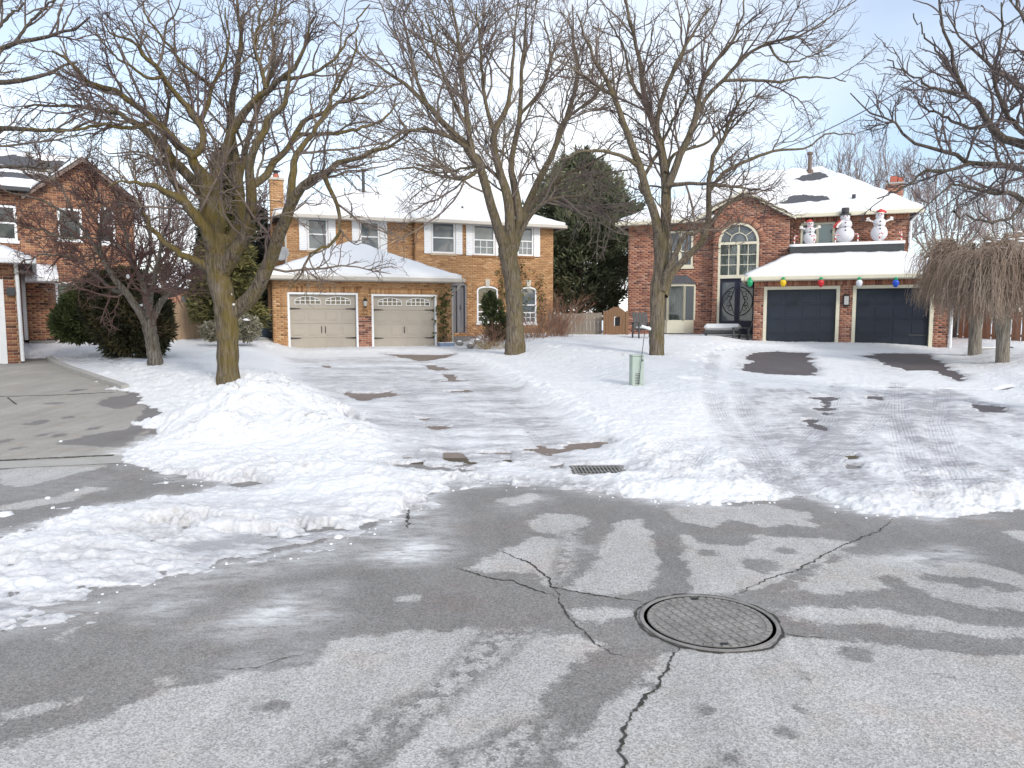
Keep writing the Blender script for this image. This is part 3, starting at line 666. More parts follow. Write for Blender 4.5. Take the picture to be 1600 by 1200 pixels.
# ------------------------------------------------------------------ masonry
class Frame:            # a house's own axes: x along the front, y into the house
    def __init__(s, name, X, Y, yaw, label, cat='house'):
        s.X, s.Y = X, Y; a = math.radians(yaw); s.c, s.s = math.cos(a), math.sin(a)
        s.root = empty(name, (X, Y, 0), a, label, cat)
    def l(s, px, py, v):
        a, b = ray(px, py); t = (v - s.X * s.s + s.Y * s.c) / (-a * s.s + s.c)
        x, y = a * t - s.X, t - s.Y
        return x * s.c + y * s.s, CH + b * t
    def w(s, u, v): return (s.X + u * s.c - v * s.s, s.Y + u * s.s + v * s.c)
BR_CACHE = {}
def boxes_mesh(name, B, tint, O, U, N):
    """B rows: s0,s1,z0,z1,depth out of the wall; open at the back"""
    B = np.array(B, float); n = len(B); O = np.array(O, float); U = np.array(U, float); N = np.array(N, float)
    s = B[:, [0, 1, 1, 0, 0, 1, 1, 0]]; z = B[:, [2, 2, 3, 3, 2, 2, 3, 3]]
    d = np.zeros((n, 8)); d[:, :4] = B[:, 4:5]; d[:, 4:] = -.01
    V = O[None, None, :] + s[..., None] * U + d[..., None] * N + z[..., None] * np.array([0, 0, 1.])
    f = np.array([[0, 1, 2, 3], [4, 5, 1, 0], [1, 5, 6, 2], [2, 6, 7, 3], [4, 0, 3, 7]])
    Q = (np.arange(n)[:, None, None] * 8 + f[None]).reshape(-1, 4)
    return fastmesh(name, V.reshape(-1, 3), Q, False, {'tint': ('FACE', np.repeat(tint, 5))})
def brickwall(par, O, U, N, L, z0, ztop, m, mortar, holes=(), soldiers=(), gable=None, nind=0, seed=0, pick=None, rings=()):
    """holes: (s0,s1,z0,z1,rise) with an arched head of that rise; gable: (s_apex, z_apex, slope)"""
    r = random.Random(seed); ch = .0762; bl = .235; B = []; T = []; back = []
    zt = gable[1] if gable else ztop; nc = int(math.ceil((zt - z0) / ch))
    allh = [(h[0], h[1], h[2], h[3], h[4] if len(h) > 4 else 0, 0) for h in holes] + [(q[0], q[1], q[2], q[3], 0, 1) for q in soldiers]
    for i in range(nc):
        a, c = z0 + i * ch, min(z0 + (i + 1) * ch, zt); zm = (a + c) / 2; lo, hi = 0, L
        if zm > ztop:
            if not gable: break
            hw = (gable[1] - zm) / gable[2]; lo, hi = max(0, gable[0] - hw), min(L, gable[0] + hw)
            if hi - lo < .05: continue
        iv = [(lo, hi)]; bk = [(lo, hi)]
        for h in allh:
            if h[2] < zm < h[3]: p, q = h[0], h[1]
            elif h[4] and h[3] <= zm < h[3] + h[4]:
                k = (zm - h[3]) / h[4]; hw = (h[1] - h[0]) / 2 * math.sqrt(max(0, 1 - k * k)); p, q = (h[0] + h[1]) / 2 - hw, (h[0] + h[1]) / 2 + hw
            else: continue
            def cut(I):
                o = []
                for x, y in I:
                    if q <= x or p >= y: o.append((x, y)); continue
                    if p > x: o.append((x, p))
                    if q < y: o.append((q, y))
                return o
            iv = cut(iv)
            if not h[5]: bk = cut(bk)
        for x, y in bk: back.append((x, y, a, c))
        for x, y in iv:
            s = math.floor(x / bl) * bl - (bl / 2 if i % 2 else 0)
            while s < y:
                p, q = max(s, x), min(s + bl, y); s += bl
                if q - p < .035 or c - a < .04: continue
                B.append((p + .006, q - .006, a + .0065, c - .0065, .007 + r.random() * .005)); T.append(r.random())
    for (a, c, e, g) in soldiers:
        n = max(1, round((c - a) / .078)); w = (c - a) / n
        for k in range(n): B.append((a + k * w + .005, a + (k + 1) * w - .005, e + .005, g - .005, .011 + r.random() * .004)); T.append(r.random())
    O = np.array(O, float); U = np.array(U, float); N = np.array(N, float)
    V = []; Q = []
    for k, (x, y, a, c) in enumerate(back):
        V += [O + U * x + [0, 0, a], O + U * y + [0, 0, a], O + U * y + [0, 0, c], O + U * x + [0, 0, c]]; Q.append((4 * k, 4 * k + 1, 4 * k + 2, 4 * k + 3))
    link('wall', fastmesh('wall', V, Q), mortar, par)
    idx = list(range(len(B)))
    if nind:
        fx = pick or (lambda b: b[2])
        idx.sort(key=lambda k: fx(B[k])); ind, idx = idx[:nind], idx[nind:]
        ang = math.atan2(U[1], U[0])
        for k in ind:
            b = B[k]; w, h = round(b[1] - b[0], 2), round(b[3] - b[2], 3); ti = round(T[k] * 9) / 9; key = (m, w, h, ti, N[1] < 0)
            if key not in BR_CACHE:
                me = boxes_mesh('brick', [(-w / 2, w / 2, -h / 2, h / 2, .011)], [ti], (0, 0, 0), (1, 0, 0), (0, -1, 0)); me.materials.append(M[m]); BR_CACHE[key] = me
            o = bpy.data.objects.new('brick', BR_CACHE[key]); COL.objects.link(o); o.parent = par
            p = O + U * ((b[0] + b[1]) / 2) + N * (b[4] - .011) + np.array([0, 0, (b[2] + b[3]) / 2]); o.location = p; o.rotation_euler = (0, 0, ang)
    if idx: link('brickwork', boxes_mesh('brickwork', [B[k] for k in idx], [T[k] for k in idx], O, U, N), m, par, 'stuff')
def archring(par, O, cx, cz, rx, rz, w, m, mortar, a0=0, a1=math.pi, seed=0, depth=.02):
    """bricks standing round an arch; the wall faces -y"""
    n = max(3, int((a1 - a0) * (rx + w / 2 if rx < 3 * rz else rx) / .082)); r = random.Random(seed); V = []; Q = []; T = []; vb = []; qb = []
    for k in range(n):
        p0, p1 = a0 + (a1 - a0) * k / n, a0 + (a1 - a0) * (k + 1) / n; g = (p1 - p0) * .07; c = []
        for (p, o) in ((p0 + g, 0), (p1 - g, 0), (p1 - g, w), (p0 + g, w)): c.append((O[0] + cx + (rx + o) * math.cos(p), cz + (rz + o) * math.sin(p)))
        d = depth + r.random() * .004; i = len(V)
        V += [(x, O[1] - d, z) for x, z in c] + [(x, O[1] + .005, z) for x, z in c]
        Q += [(i, i + 1, i + 2, i + 3), (i, i + 4, i + 5, i + 1), (i + 1, i + 5, i + 6, i + 2), (i + 2, i + 6, i + 7, i + 3), (i + 3, i + 7, i + 4, i)]; T += [r.random()] * 5
        j = len(vb); vb += [(O[0] + cx + (rx + o) * math.cos(p), O[1] - .013, cz + (rz + o) * math.sin(p)) for (p, o) in ((p0, -.0), (p1, -.0), (p1, w), (p0, w))]; qb.append((j, j + 1, j + 2, j + 3))
    link('arch_bricks', fastmesh('arch_bricks', V, Q, False, {'tint': ('FACE', T)}), m, par, 'stuff')
    link('arch_mortar', fastmesh('arch_mortar', vb, qb), mortar, par)

def roof_snow(par, facets, thick, bare=(), res=.22, seed=0, overh=.0, name='roof_snow'):
    """snow lying on roof facets (planar outlines given in house axes); bare: (x, y, rx, ry) melted patches"""
    rr = random.Random(seed)
    for fc in facets:
        pts = [Vector(p) for p in fc]; n = (pts[1] - pts[0]).cross(pts[2] - pts[0]).normalized()
        if n.z < 0: n = -n
        x0, x1 = min(p.x for p in pts), max(p.x for p in pts); y0, y1 = min(p.y for p in pts), max(p.y for p in pts)
        nx, ny = max(2, int((x1 - x0) / res)), max(2, int((y1 - y0) / (res * .8)))
        # rows at constant y, each row spans the outline
        rows = []
        def span(y):
            xs = []
            for i in range(len(pts)):
                a, b_ = pts[i], pts[(i + 1) % len(pts)]
                if abs(a.y - b_.y) < 1e-6:
                    if abs(a.y - y) < 1e-4: xs += [a.x, b_.x]
                elif min(a.y, b_.y) - 1e-5 <= y <= max(a.y, b_.y) + 1e-5: xs.append(a.x + (b_.x - a.x) * (y - a.y) / (b_.y - a.y))
            return (min(xs), max(xs)) if xs else None
        for j in range(ny + 1):
            y = y0 + (y1 - y0) * j / ny; s = span(min(max(y, y0 + 1e-5), y1 - 1e-5)); rows.append((y, *s))
        R = np.array([[(a + (b_ - a) * i / nx, y) for i in range(nx + 1)] for y, a, b_ in rows]); XX, YY = R[..., 0], R[..., 1]
        ZZ = pts[0].z - (n.x * (XX - pts[0].x) + n.y * (YY - pts[0].y)) / n.z
        t = thick * (1 + .25 * fbm(XX, YY, .9, 3, ox=seed) + .3 * fbm(XX, YY, 3, 3, ox=seed + 5)); 
        for bx_, by_, rx, ry in bare:
            q = np.hypot((XX - bx_) / rx, (YY - by_) / ry) + .55 * fbm(XX, YY, 2.2, 4, .6, ox=9)
            t = np.minimum(t, thick * (q - 1) * 3)
        base = ZZ.copy(); top = ZZ + np.maximum(t, -.03)
        V = [np.stack([XX, YY, top], -1).reshape(-1, 3)]; k = (nx + 1) * (ny + 1); V.append(np.stack([XX, YY, base - .01], -1).reshape(-1, 3)); V = np.concatenate(V)
        Q = gridquads(ny + 1, nx + 1).tolist(); w = nx + 1
        for j in range(ny):
            a, c = j * w, (j + 1) * w; Q += [(a, c, c + k, a + k)]; a, c = a + nx, c + nx; Q += [(c, a, a + k, c + k)]
        for i in range(nx): Q += [(i + 1, i, i + k, i + 1 + k)]; o = ny * w; Q += [(o + i, o + i + 1, o + i + 1 + k, o + i + k)]
        o = link(name, fastmesh(name, V, np.array(Q), False), 'roof_snow', par)
m, t, b = newmat('roof_snow', .65, .2); b.inputs['Base Color'].default_value = (.775, .785, .80, 1)
pos = N_(t, 'ShaderNodeNewGeometry').outputs['Position']; setbump(t, b, mth(t, 'ADD', noise(t, pos, 3, 4), mth(t, 'MULTIPLY', noise(t, pos, 18, 3), .3)), .35, .05)
def bar(mb, x0, x1, y0, y1, z0, z1): mb.box(x0, x1, y0, y1, z0, z1)

def window(par, u0, u1, z0, z1, v, frame='white_paint', glass='glass_grey', rail=True, grid_=None, fw=.07, rise=0, curtains=False, sill=True, sillm=None, inner=None):
    """sash window set in a wall that faces -y at y=v"""
    f = MB(); yo, yi = v - .02, v + .09
    zt = z1 + rise
    f.box(u0, u0 + fw, yo, yi, z0, z1); f.box(u1 - fw, u1, yo, yi, z0, z1); f.box(u0 + fw, u1 - fw, yo, yi, z0, z0 + fw)
    cx = (u0 + u1) / 2; rx = (u1 - u0) / 2
    if rise:
        n = 20
        for k in range(n):
            a, c = math.pi * k / n, math.pi * (k + 1) / n
            f.prism([(cx + rx * math.cos(a), z1 + rise * math.sin(a)), (cx + rx * math.cos(c), z1 + rise * math.sin(c)), (cx + (rx - fw) * math.cos(c), z1 + max(0, rise - fw) * math.sin(c)), (cx + (rx - fw) * math.cos(a), z1 + max(0, rise - fw) * math.sin(a))], yo, yi)
    else: f.box(u0 + fw, u1 - fw, yo, yi, z1 - fw, z1)
    w = f.build('window', frame, par)
    zm = (z0 + zt) / 2
    cuts = [z0 + fw, zm, zt - fw] if rail else [z0 + fw, zt - fw]
    if rail: bx('rail', frame, w, u0 + fw, u1 - fw, v, v + .07, zm - .025, zm + .025)
    g = MB()
    if rise and rail is False or rise:
        # one pane up to the springing, one arched head pane
        bx('pane', glass, w, u0 + fw, u1 - fw, v + .045, v + .055, z0 + fw, (zm if rail else z1))
        pts = [(u1 - fw, zm if rail else z1)] + [(cx + (rx - fw) * math.cos(math.pi * k / 16), z1 + (rise - fw * .7) * math.sin(math.pi * k / 16)) for k in range(17)] + [(u0 + fw, zm if rail else z1)]
        MB().prism(pts, v + .046, v + .054).build('pane', glass, w)
    else:
        for a, c in zip(cuts, cuts[1:]): bx('pane', glass, w, u0 + fw, u1 - fw, v + .045, v + .055, a, c)
    if grid_:
        nx, nz, gz0, gz1 = grid_; mm = MB()
        for i in range(1, nx): x = u0 + fw + (u1 - u0 - 2 * fw) * i / nx; mm.box(x - .012, x + .012, v + .03, v + .042, gz0, gz1)
        for i in range(1, nz): z = gz0 + (gz1 - gz0) * i / nz; mm.box(u0 + fw, u1 - fw, v + .026, v + .038, z - .012, z + .012)
        mm.build('muntin', frame, w)
    if sill: bx('sill', sillm or frame, w, u0 - .05, u1 + .05, v - .06, v + .02, z0 - .09, z0 - .002)
    if inner: bx(inner[0], inner[1], w, u0 + fw, u1 - fw, v + .10, v + .12, z0 + fw, zt - fw)
    return w
def shutter(par, u0, u1, z0, z1, v):
    s = MB().box(u0, u1, v - .045, v - .012, z0, z1).build('shutter', 'white_paint', par)
    n = int((z1 - z0 - .12) / .07); mb = MB()
    for k in range(n):
        z = z0 + .07 + k * .07; mb.add([(u0 + .04, v - .046, z), (u1 - .04, v - .046, z), (u1 - .04, v - .058, z + .012), (u0 + .04, v - .058, z + .012), (u0 + .04, v - .046, z + .055), (u1 - .04, v - .046, z + .055)], [(0, 1, 2, 3), (3, 2, 5, 4), (0, 3, 4), (1, 5, 2)])
    mb.build('louvre', 'white_paint', s, kind='stuff')
def gutter(par, pts, m='eave_beige', h=.13, d=.11, name='gutter'):
    for a, b_ in zip(pts, pts[1:]):
        a, b_ = Vector(a), Vector(b_); t = (b_ - a).normalized(); n = Vector((t.y, -t.x, 0)) * d
        MB().slab([a, b_, b_ + n, a + n], h).build(name, m, par)
def pyl(mb, x0, x1, y0, y1, z0, z1): return mb.box(x0, x1, y0, y1, z0, z1)

# ================================================================== tan brick house with the taupe garage
a_, _ = ray(428, 548)
H = Frame('brick_house', a_ * 25, 25, 20, 'two-storey tan brick house with taupe double garage doors and white shutters'); R = H.root
GW = 6.33; gb = .44; ge = 3.02
g1 = (.49, 2.90, 2.56); g2 = (3.38, 5.78, 2.53)
brickwall(R, (0, 0, 0), (1, 0, 0), (0, -1, 0), GW, gb, ge, 'tan_brick', 'mortar_tan', holes=[(g1[0], g1[1], gb, g1[2]), (g2[0], g2[1], gb, g2[2]), (2.9, 3.38, gb, 1.72)],
          soldiers=[(g1[0] - .1, g1[1] + .1, 2.56, 2.76), (g2[0] - .1, g2[1] + .1, 2.53, 2.74)], nind=300, seed=1)
brickwall(R, (2.9, 0, 0), (1, 0, 0), (0, -1, 0), .48, gb, 1.72, 'red_brick', 'mortar_red', seed=77)
brickwall(R, (0, 5.2, 0), (0, -1, 0), (-1, 0, 0), 5.2, gb, ge, 'tan_brick', 'mortar_tan', seed=2)
brickwall(R, (GW, 0, 0), (0, 1, 0), (1, 0, 0), 4.4, gb, ge, 'tan_brick', 'mortar_tan', seed=3)
bx('garage_core', 'interior', R, .2, GW - .2, .45, 4.5, .3, 2.98)
def arched_insert(par, u0, u1, z0, z1, rise, v, frame, glass, nx=5):
    cx, rx = (u0 + u1) / 2, (u1 - u0) / 2
    arc = lambda s, z: [(cx + rx * math.sin(math.pi / 2 * s * (1 - 2 * k / 12)), z + rise * (1 - (s * (1 - 2 * k / 12)) ** 2)) for k in range(13)]
    MB().prism([(u0, z0), (u1, z0)] + [(cx + rx * (1 - 2 * k / 12), z1 - rise + rise * (1 - (1 - 2 * k / 12) ** 2)) for k in range(13)], v - .008, v + .01).build('garage_pane', glass, par)
    f = MB(); top = lambda x: z1 - rise + rise * (1 - ((x - cx) / rx) ** 2)
    f.box(u0 - .02, u1 + .02, v - .03, v - .009, z0 - .02, z0); f.box(u0 - .02, u0, v - .03, v - .009, z0, z1 - rise); f.box(u1, u1 + .02, v - .03, v - .009, z0, z1 - rise)
    for k in range(12):
        xa, xb = u0 + (u1 - u0) * k / 12, u0 + (u1 - u0) * (k + 1) / 12
        f.prism([(xa, top(xa)), (xb, top(xb)), (xb, top(xb) + .022), (xa, top(xa) + .022)], v - .03, v - .009)
    for k in range(1, nx): x = u0 + (u1 - u0) * k / nx; f.box(x - .012, x + .012, v - .026, v - .009, z0, top(x))
    f.box(u0, u1, v - .024, v - .0095, (z0 + z1) / 2 - .015, (z0 + z1) / 2 + .008)
    f.build('window_insert', frame, par)
def carriage_door(par, u0, u1, z1, zb, handles):
    v = .14; w, h = u1 - u0, z1 - zb
    fr = MB(); fr.box(u0, u0 + .07, -.015, .2, zb, z1); fr.box(u1 - .07, u1, -.015, .2, zb, z1); fr.box(u0 + .07, u1 - .07, -.015, .2, z1 - .07, z1); fr.build('door_frame', 'white_paint', par)
    d = bx('garage_door', 'garage_taupe', par, u0 + .07, u1 - .07, v, v + .08, zb, z1 - .07)
    a, c = u0 + .07, u1 - .07; hs = (h - .07) / 4; W_ = c - a
    for r_ in range(4):
        z = zb + r_ * hs
        bx('door_section', 'garage_taupe', d, a + .004, c - .004, v - .022, v - .001, z + .006, z + hs - .006)
        if r_ < 3:
            for k in range(4):
                p, q = a + W_ * (k + .12) / 4, a + W_ * (k + .88) / 4; m_ = MB()
                z0_, z1_ = z + .09, z + hs - .09
                m_.box(p, q, v - .034, v - .023, z0_, z1_).build('raised_panel', 'garage_taupe', d, bevel=.006)
                MB().box(p + .05, q - .05, v - .041, v - .0345, z0_ + .045, z1_ - .045).build('raised_panel', 'garage_taupe', d, bevel=.003)
        else:
            for k in range(2):
                cx = a + W_ * (.27 + .46 * k); arched_insert(d, cx - .42, cx + .42, z + .18, z + .43, .11, v - .022, 'white_paint', 'glass_dark')
    for (s, e) in ((a + .01, a + .36), (c - .36, c - .01)):
        for z in (zb + .98 * hs, zb + 3.02 * hs):
            fl = s == a + .01
            pts = [(s, z - .028), (e, z - .008), (e, z + .008), (s, z + .028)] if fl else [(s, z - .008), (e, z - .028), (e, z + .028), (s, z + .008)]
            MB().prism(pts, v - .055, v - .0235).build('hinge_strap', 'black_iron', d)
    for x in handles:
        MB().tube([(x, v - .03, zb + 1.35 * hs), (x, v - .075, zb + 1.4 * hs), (x, v - .075, zb + 1.75 * hs), (x, v - .03, zb + 1.8 * hs)], .012, 6).build('handle', 'black_iron', d)
    return d
carriage_door(R, *g1[:2], g1[2], .47, (1.63, 1.76)); carriage_door(R, *g2[:2], g2[2], .45, (4.58,))
# garage roof: hip with snow
ap = (3.23, 3.3, 4.62); e0, e1, ev = -.32, GW + .32, -.38; zE = 3.10
fac = [[(e0, ev, zE), (e1, ev, zE), ap], [(e0, ev, zE), ap, (3.23, 5.0, 4.62), (e0, 5.0, zE)], [(e1, ev, zE), (e1, 5.0, zE), (3.23, 5.0, 4.62), ap]]
mb = MB()
for f in fac: mb.slab([(p[0], p[1], p[2] - .02) for p in f], .06)
mb.build('garage_roof', 'shingle', R)
roof_snow(R, fac, .13, seed=2)
bx('soffit', 'eave_beige', R, e0, e1, ev, 0, 2.96, 3.02)
MB().box(e0, e1, ev - .12, ev - .01, zE - .12, zE + .015).build('gutter', 'eave_beige', R, bevel=.02); MB().box(e0 - .11, e0 - .01, ev - .12, 4.8, zE - .12, zE + .01).build('gutter', 'eave_beige', R, bevel=.02)
MB().box(e1 + .01, e1 + .11, ev - .12, 4.3, zE - .12, zE + .01).build('gutter', 'eave_beige', R, bevel=.02)
MB().tube([(e1, -.3, 2.98), (e1 - .1, -.12, 2.75), (GW + .08, .12, 2.6), (GW + .08, .12, .5)], .04, 8).build('downpipe', 'eave_beige', R)
# lantern and number on the middle pier
ln = MB().lathe(3.14, -.14, [(.02, 2.36), (.075, 2.32), (.085, 2.28), (.06, 2.27)], 8).build('wall_lantern', 'black_iron', R)
MB().lathe(3.14, -.14, [(.045, 2.09), (.075, 2.268)], 8).build('lamp_glass', 'lamp_glass', ln); MB().lathe(3.14, -.14, [(.015, 2.03), (.05, 2.06), (.05, 2.088)], 8).build('base_cap', 'black_iron', ln)
MB().tube([(3.14, -.01, 2.38), (3.14, -.1, 2.42), (3.14, -.14, 2.37)], .012, 6).build('bracket', 'black_iron', ln)
def text(body, size, loc, m, par, rot=(math.pi / 2, 0, 0), name='house_number', ext=.006):
    cu = bpy.data.curves.new(name, 'FONT'); cu.body = body; cu.size = size; cu.extrude = ext; cu.align_x = 'CENTER'
    o = bpy.data.objects.new(name, cu); COL.objects.link(o); bpy.context.view_layer.update()
    dg = bpy.context.evaluated_depsgraph_get(); me = bpy.data.meshes.new_from_object(o.evaluated_get(dg)); bpy.data.objects.remove(o)
    q = link(name, me, None, par); me.materials.clear(); me.materials.append(M[m]); q.location = loc; q.rotation_euler = rot; return q
text('22', .24, (3.14, -.03, 1.80), 'number_brass', R, name='house_number', ext=.012)
# main block
zb = .5; ze = 5.78; vL, vR = 4.8, 4.4; uL, uM, uR = .70, 6.0, 12.35
def hp(px, py, v): return H.l(px, py, v)
def hw(x0, x1, y0, y1, v):
    a = hp(x0, (y0 + y1) / 2, v)[0]; c = hp(x1, (y0 + y1) / 2, v)[0]; xm = (x0 + x1) / 2
    return a, c, hp(xm, y1, v)[1], hp(xm, y0, v)[1]
wL = [hw(480, 512, 341, 391, vL), hw(562, 593, 346, 394, vL)]
wR = [hw(674, 711, 347, 396, vR), hw(739, 773, 351, 399, vR), hw(808, 833, 354, 400, vR)]
lo1 = hw(745, 778, 454, 504, vR); lo2 = hw(813, 838, 455, 505, vR)
dr = hw(702, 729, 446, 520, vR)
oL = lambda w: (w[0] - uL, w[1] - uL, w[2], w[3]); oR = lambda w, rise=0: (w[0] - uM, w[1] - uM, w[2], w[3], rise)
brickwall(R, (uL, vL, 0), (1, 0, 0), (0, -1, 0), uM - uL, 2.9, ze, 'tan_brick', 'mortar_tan', holes=[oL(w) for w in wL], seed=4)
brickwall(R, (uM, vR, 0), (1, 0, 0), (0, -1, 0), uR - uM, zb, ze, 'tan_brick', 'mortar_tan', holes=[oR(w) for w in wR] + [oR(lo1, .2), oR(lo2, .2), oR(dr, .16)], seed=5)
brickwall(R, (uM, vL, 0), (0, -1, 0), (-1, 0, 0), vL - vR, 2.9, ze, 'tan_brick', 'mortar_tan', seed=6)
brickwall(R, (uL, 13, 0), (0, -1, 0), (-1, 0, 0), 13 - vL, zb, ze, 'tan_brick', 'mortar_tan', seed=7)
brickwall(R, (uR, vR, 0), (0, 1, 0), (1, 0, 0), 8.5, zb, ze, 'tan_brick', 'mortar_tan', seed=8)
bx('interior_core', 'interior', R, uL + .3, uR - .3, vL + .35, 12.8, .3, 5.7)
for i, w in enumerate(wL + wR):
    v = vL if i < 2 else vR
    if i in (3, 4): window(R, *w, v, grid_=(3, 2, w[2] + .08, (w[2] + w[3]) / 2 - .03), sillm='tan_brick')
    else: window(R, *w, v, sillm='mortar_tan')
    sw = .30
    shutter(R, w[0] - sw - .02, w[0] - .02, w[2] - .02, w[3] + .03, v)
    shutter(R, w[1] + .02, w[1] + sw + .02, w[2] - .02, w[3] + .03, v)
for w in (lo1, lo2):
    window(R, *w, vR, glass='glass_dark' if w is lo1 else 'glass_grey', rise=.2, grid_=(3, 2, w[2] + .07, w[2] + .45), sillm='white_paint')
    bx('rail', 'white_paint', R, w[0] + .06, w[1] - .06, vR + .0, vR + .06, w[2] + .45, w[2] + .50)
    c_ = (w[0] + w[1]) / 2; archring(R, (0, vR), c_, w[3], (w[1] - w[0]) / 2 + .01, .21, .2, 'tan_brick', 'mortar_tan', seed=3)
    MB().prism([(c_ - .09, w[3] + .2), (c_ + .09, w[3] + .2), (c_ + .12, w[3] + .5), (c_ - .12, w[3] + .5)], vR - .06, vR - .005).build('keystone', 'keystone', R)
# front door with side light
d0, d1, dz0, dz1 = dr
fr = MB(); fr.box(d0, d0 + .07, vR - .01, vR + .3, dz0, dz1); fr.box(d1 - .07, d1, vR - .01, vR + .3, dz0, dz1); fr.box(d0 + .37, d0 + .45, vR + .05, vR + .3, dz0, dz1)
pts = [(d1, dz1)] + [((d0 + d1) / 2 + (d1 - d0) / 2 * math.cos(math.pi * k / 14), dz1 + .16 * math.sin(math.pi * k / 14)) for k in range(15)]
fr.prism(pts, vR + .02, vR + .3); fr.build('door_frame', 'door_grey', R)
dd = bx('front_door', 'door_grey', R, d0 + .45, d1 - .07, vR + .14, vR + .2, dz0, dz1)
bx('door_pane', 'glass_dark', dd, d0 + .62, d1 - .22, vR + .125, vR + .139, dz0 + .35, dz1 - .2); bx('door_moulding', 'door_grey', dd, d0 + .56, d0 + .6, vR + .12, vR + .139, dz0 + .3, dz1 - .15); bx('door_moulding', 'door_grey', dd, d1 - .2, d1 - .16, vR + .12, vR + .139, dz0 + .3, dz1 - .15)
bx('side_panel', 'door_grey', R, d0 + .07, d0 + .37, vR + .16, vR + .2, dz0, dz1); MB().tube([(d0 + .53, vR + .09, dz0 + 1.0), (d0 + .53, vR + .09, dz0 + 1.2)], .015).build('handle', 'pipe_dark', dd)
archring(R, (0, vR), (d0 + d1) / 2, dz1, (d1 - d0) / 2 + .01, .17, .2, 'tan_brick', 'mortar_tan', seed=8)
for k in range(3): bx('door_step', 'concrete_dark', R, d0 - .2 + .1 * k, d1 + .6 - .1 * k, vR - 1.0 + .3 * k, vR - .01, .4, dz0 - .46 + .16 * k - .01)
# roof
e = .42; zr = 7.78; A0 = (uL - e, vL - e, ze + .06); J0 = (5.75, vL - e, ze + .06); J1 = (5.75 + .4, vR - e, ze + .06)
r0, r1 = (4.9, 8.9, zr), (8.6, 8.9, zr)
F_ = [[(uL - e, vL - e, ze + .06), (6.2, vL - e, ze + .06), (6.2, 8.9, zr), r0], [(5.8, vR - e, ze + .06), (uR + e, vR - e, ze + .06), r1, (5.8, 8.9, zr)],
      [(uL - e, vL - e, ze + .06), r0, (uL - e, 13.4, ze + .06)], [(uR + e, vR - e, ze + .06), (uR + e, 13.4, ze + .06), r1], [(uL - e, 13.4, ze + .06), r0, r1, (uR + e, 13.4, ze + .06)]]
mb = MB()
for f in F_: mb.slab([(p[0], p[1], p[2] - .02) for p in f], .07)
mb.build('roof', 'shingle', R)
sp = hp(720, 333, 6.0)
roof_snow(R, F_[:4], .13, bare=[(sp[0] + .1, 5.9, .75, .16)], seed=5)
mb = MB().box(uL - e, 5.78, vL - e, vL, ze - .06, ze).box(5.8, uR + e, vR - e, vR, ze - .06, ze); mb.build('soffit', 'eave_beige', R)
MB().box(uL - e, 5.7, vL - e - .12, vL - e - .005, ze - .08, ze + .07).build('gutter', 'eave_beige', R, bevel=.02); MB().box(5.8, uR + e, vR - e - .12, vR - e - .005, ze - .08, ze + .07).build('gutter', 'eave_beige', R, bevel=.02)
MB().box(5.7, 5.79, vR - e - .12, vL - e - .005, ze - .08, ze + .07).build('gutter', 'eave_beige', R, bevel=.01); MB().box(uR + e + .005, uR + e + .11, vR - e, 13.3, ze - .08, ze + .07).build('gutter', 'eave_beige', R, bevel=.02)
MB().tube([(uL + .05, vL - .3, ze - .05), (uL + .02, vL - .08, ze - .4), (uL + .02, vL - .08, 3.1)], .04, 8).build('downpipe', 'eave_beige', R)
MB().tube([(uM + .06, vR - .3, ze - .05), (uM + .08, vR - .08, ze - .4), (uM + .08, vR - .08, 3.1)], .0, 8)
# chimney, vents, dish
c0 = hp(431, 300, 7.5)[0]; ztc = hp(431, 283, 7.5)[1]
brickwall(R, (c0 - .25, 7.2, 0), (1, 0, 0), (0, -1, 0), .55, zb, ztc, 'tan_brick', 'mortar_tan', seed=9); brickwall(R, (c0 + .3, 7.2, 0), (0, 1, 0), (1, 0, 0), .8, 5, ztc, 'tan_brick', 'mortar_tan', seed=10); brickwall(R, (c0 - .25, 8.0, 0), (0, -1, 0), (-1, 0, 0), .8, zb, ztc, 'tan_brick', 'mortar_tan', seed=12)
ck = MB().box(c0 - .30, c0 + .35, 7.12, 8.05, ztc + .001, ztc + .1).build('chimney_crown', 'keystone', R); MB().lathe(c0 + .02, 7.6, [(.13, ztc + .1), (.12, ztc + .32)], 10).build('flue', 'clay_flue', ck); MB().lathe(c0 + .02, 7.6, [(.1, ztc + .32), (.1, ztc + .40), (.2, ztc + .42), (.2, ztc + .46), (.02, ztc + .5)], 10).build('chimney_cap', 'pipe_dark', ck)
vp = hp(568, 302, 7.8); vt = hp(568, 264, 7.8)
MB().lathe(vp[0], 7.8, [(.16, vp[1] - .35), (.07, vp[1] - .1), (.07, vt[1] - .1), (.12, vt[1] - .1), (.12, vt[1])], 10).build('vent_pipe', 'pipe_dark', R)
MB().lathe(sp[0] + .1, 6.1, [(.06, sp[1] - .3), (.06, sp[1] + .32)], 10).build('vent_pipe', 'pipe_dark', R)
dp = hp(436, 398, 4.0)
ds = MB().lathe(0, 0, [(.0, 0), (.12, .015), (.22, .05), (.30, .09), (.30, .10), (.2, .06), (.0, .012)], 20).build('satellite_dish', 'dish_grey', R, smooth=True); ds.location = (.55, 3.9, dp[1]); ds.rotation_euler = (math.radians(70), 0, math.radians(-25))
MB().tube([(.55, 3.95, dp[1]), (.62, 4.3, dp[1] - .25), (.7, 4.8, dp[1] - .3)], .02).build('dish_arm', 'pipe_dark', R)
bx('vent_box', 'number_brass', R, 1.0, 1.1, -.03, -.012, 2.1, 2.16) if False else None

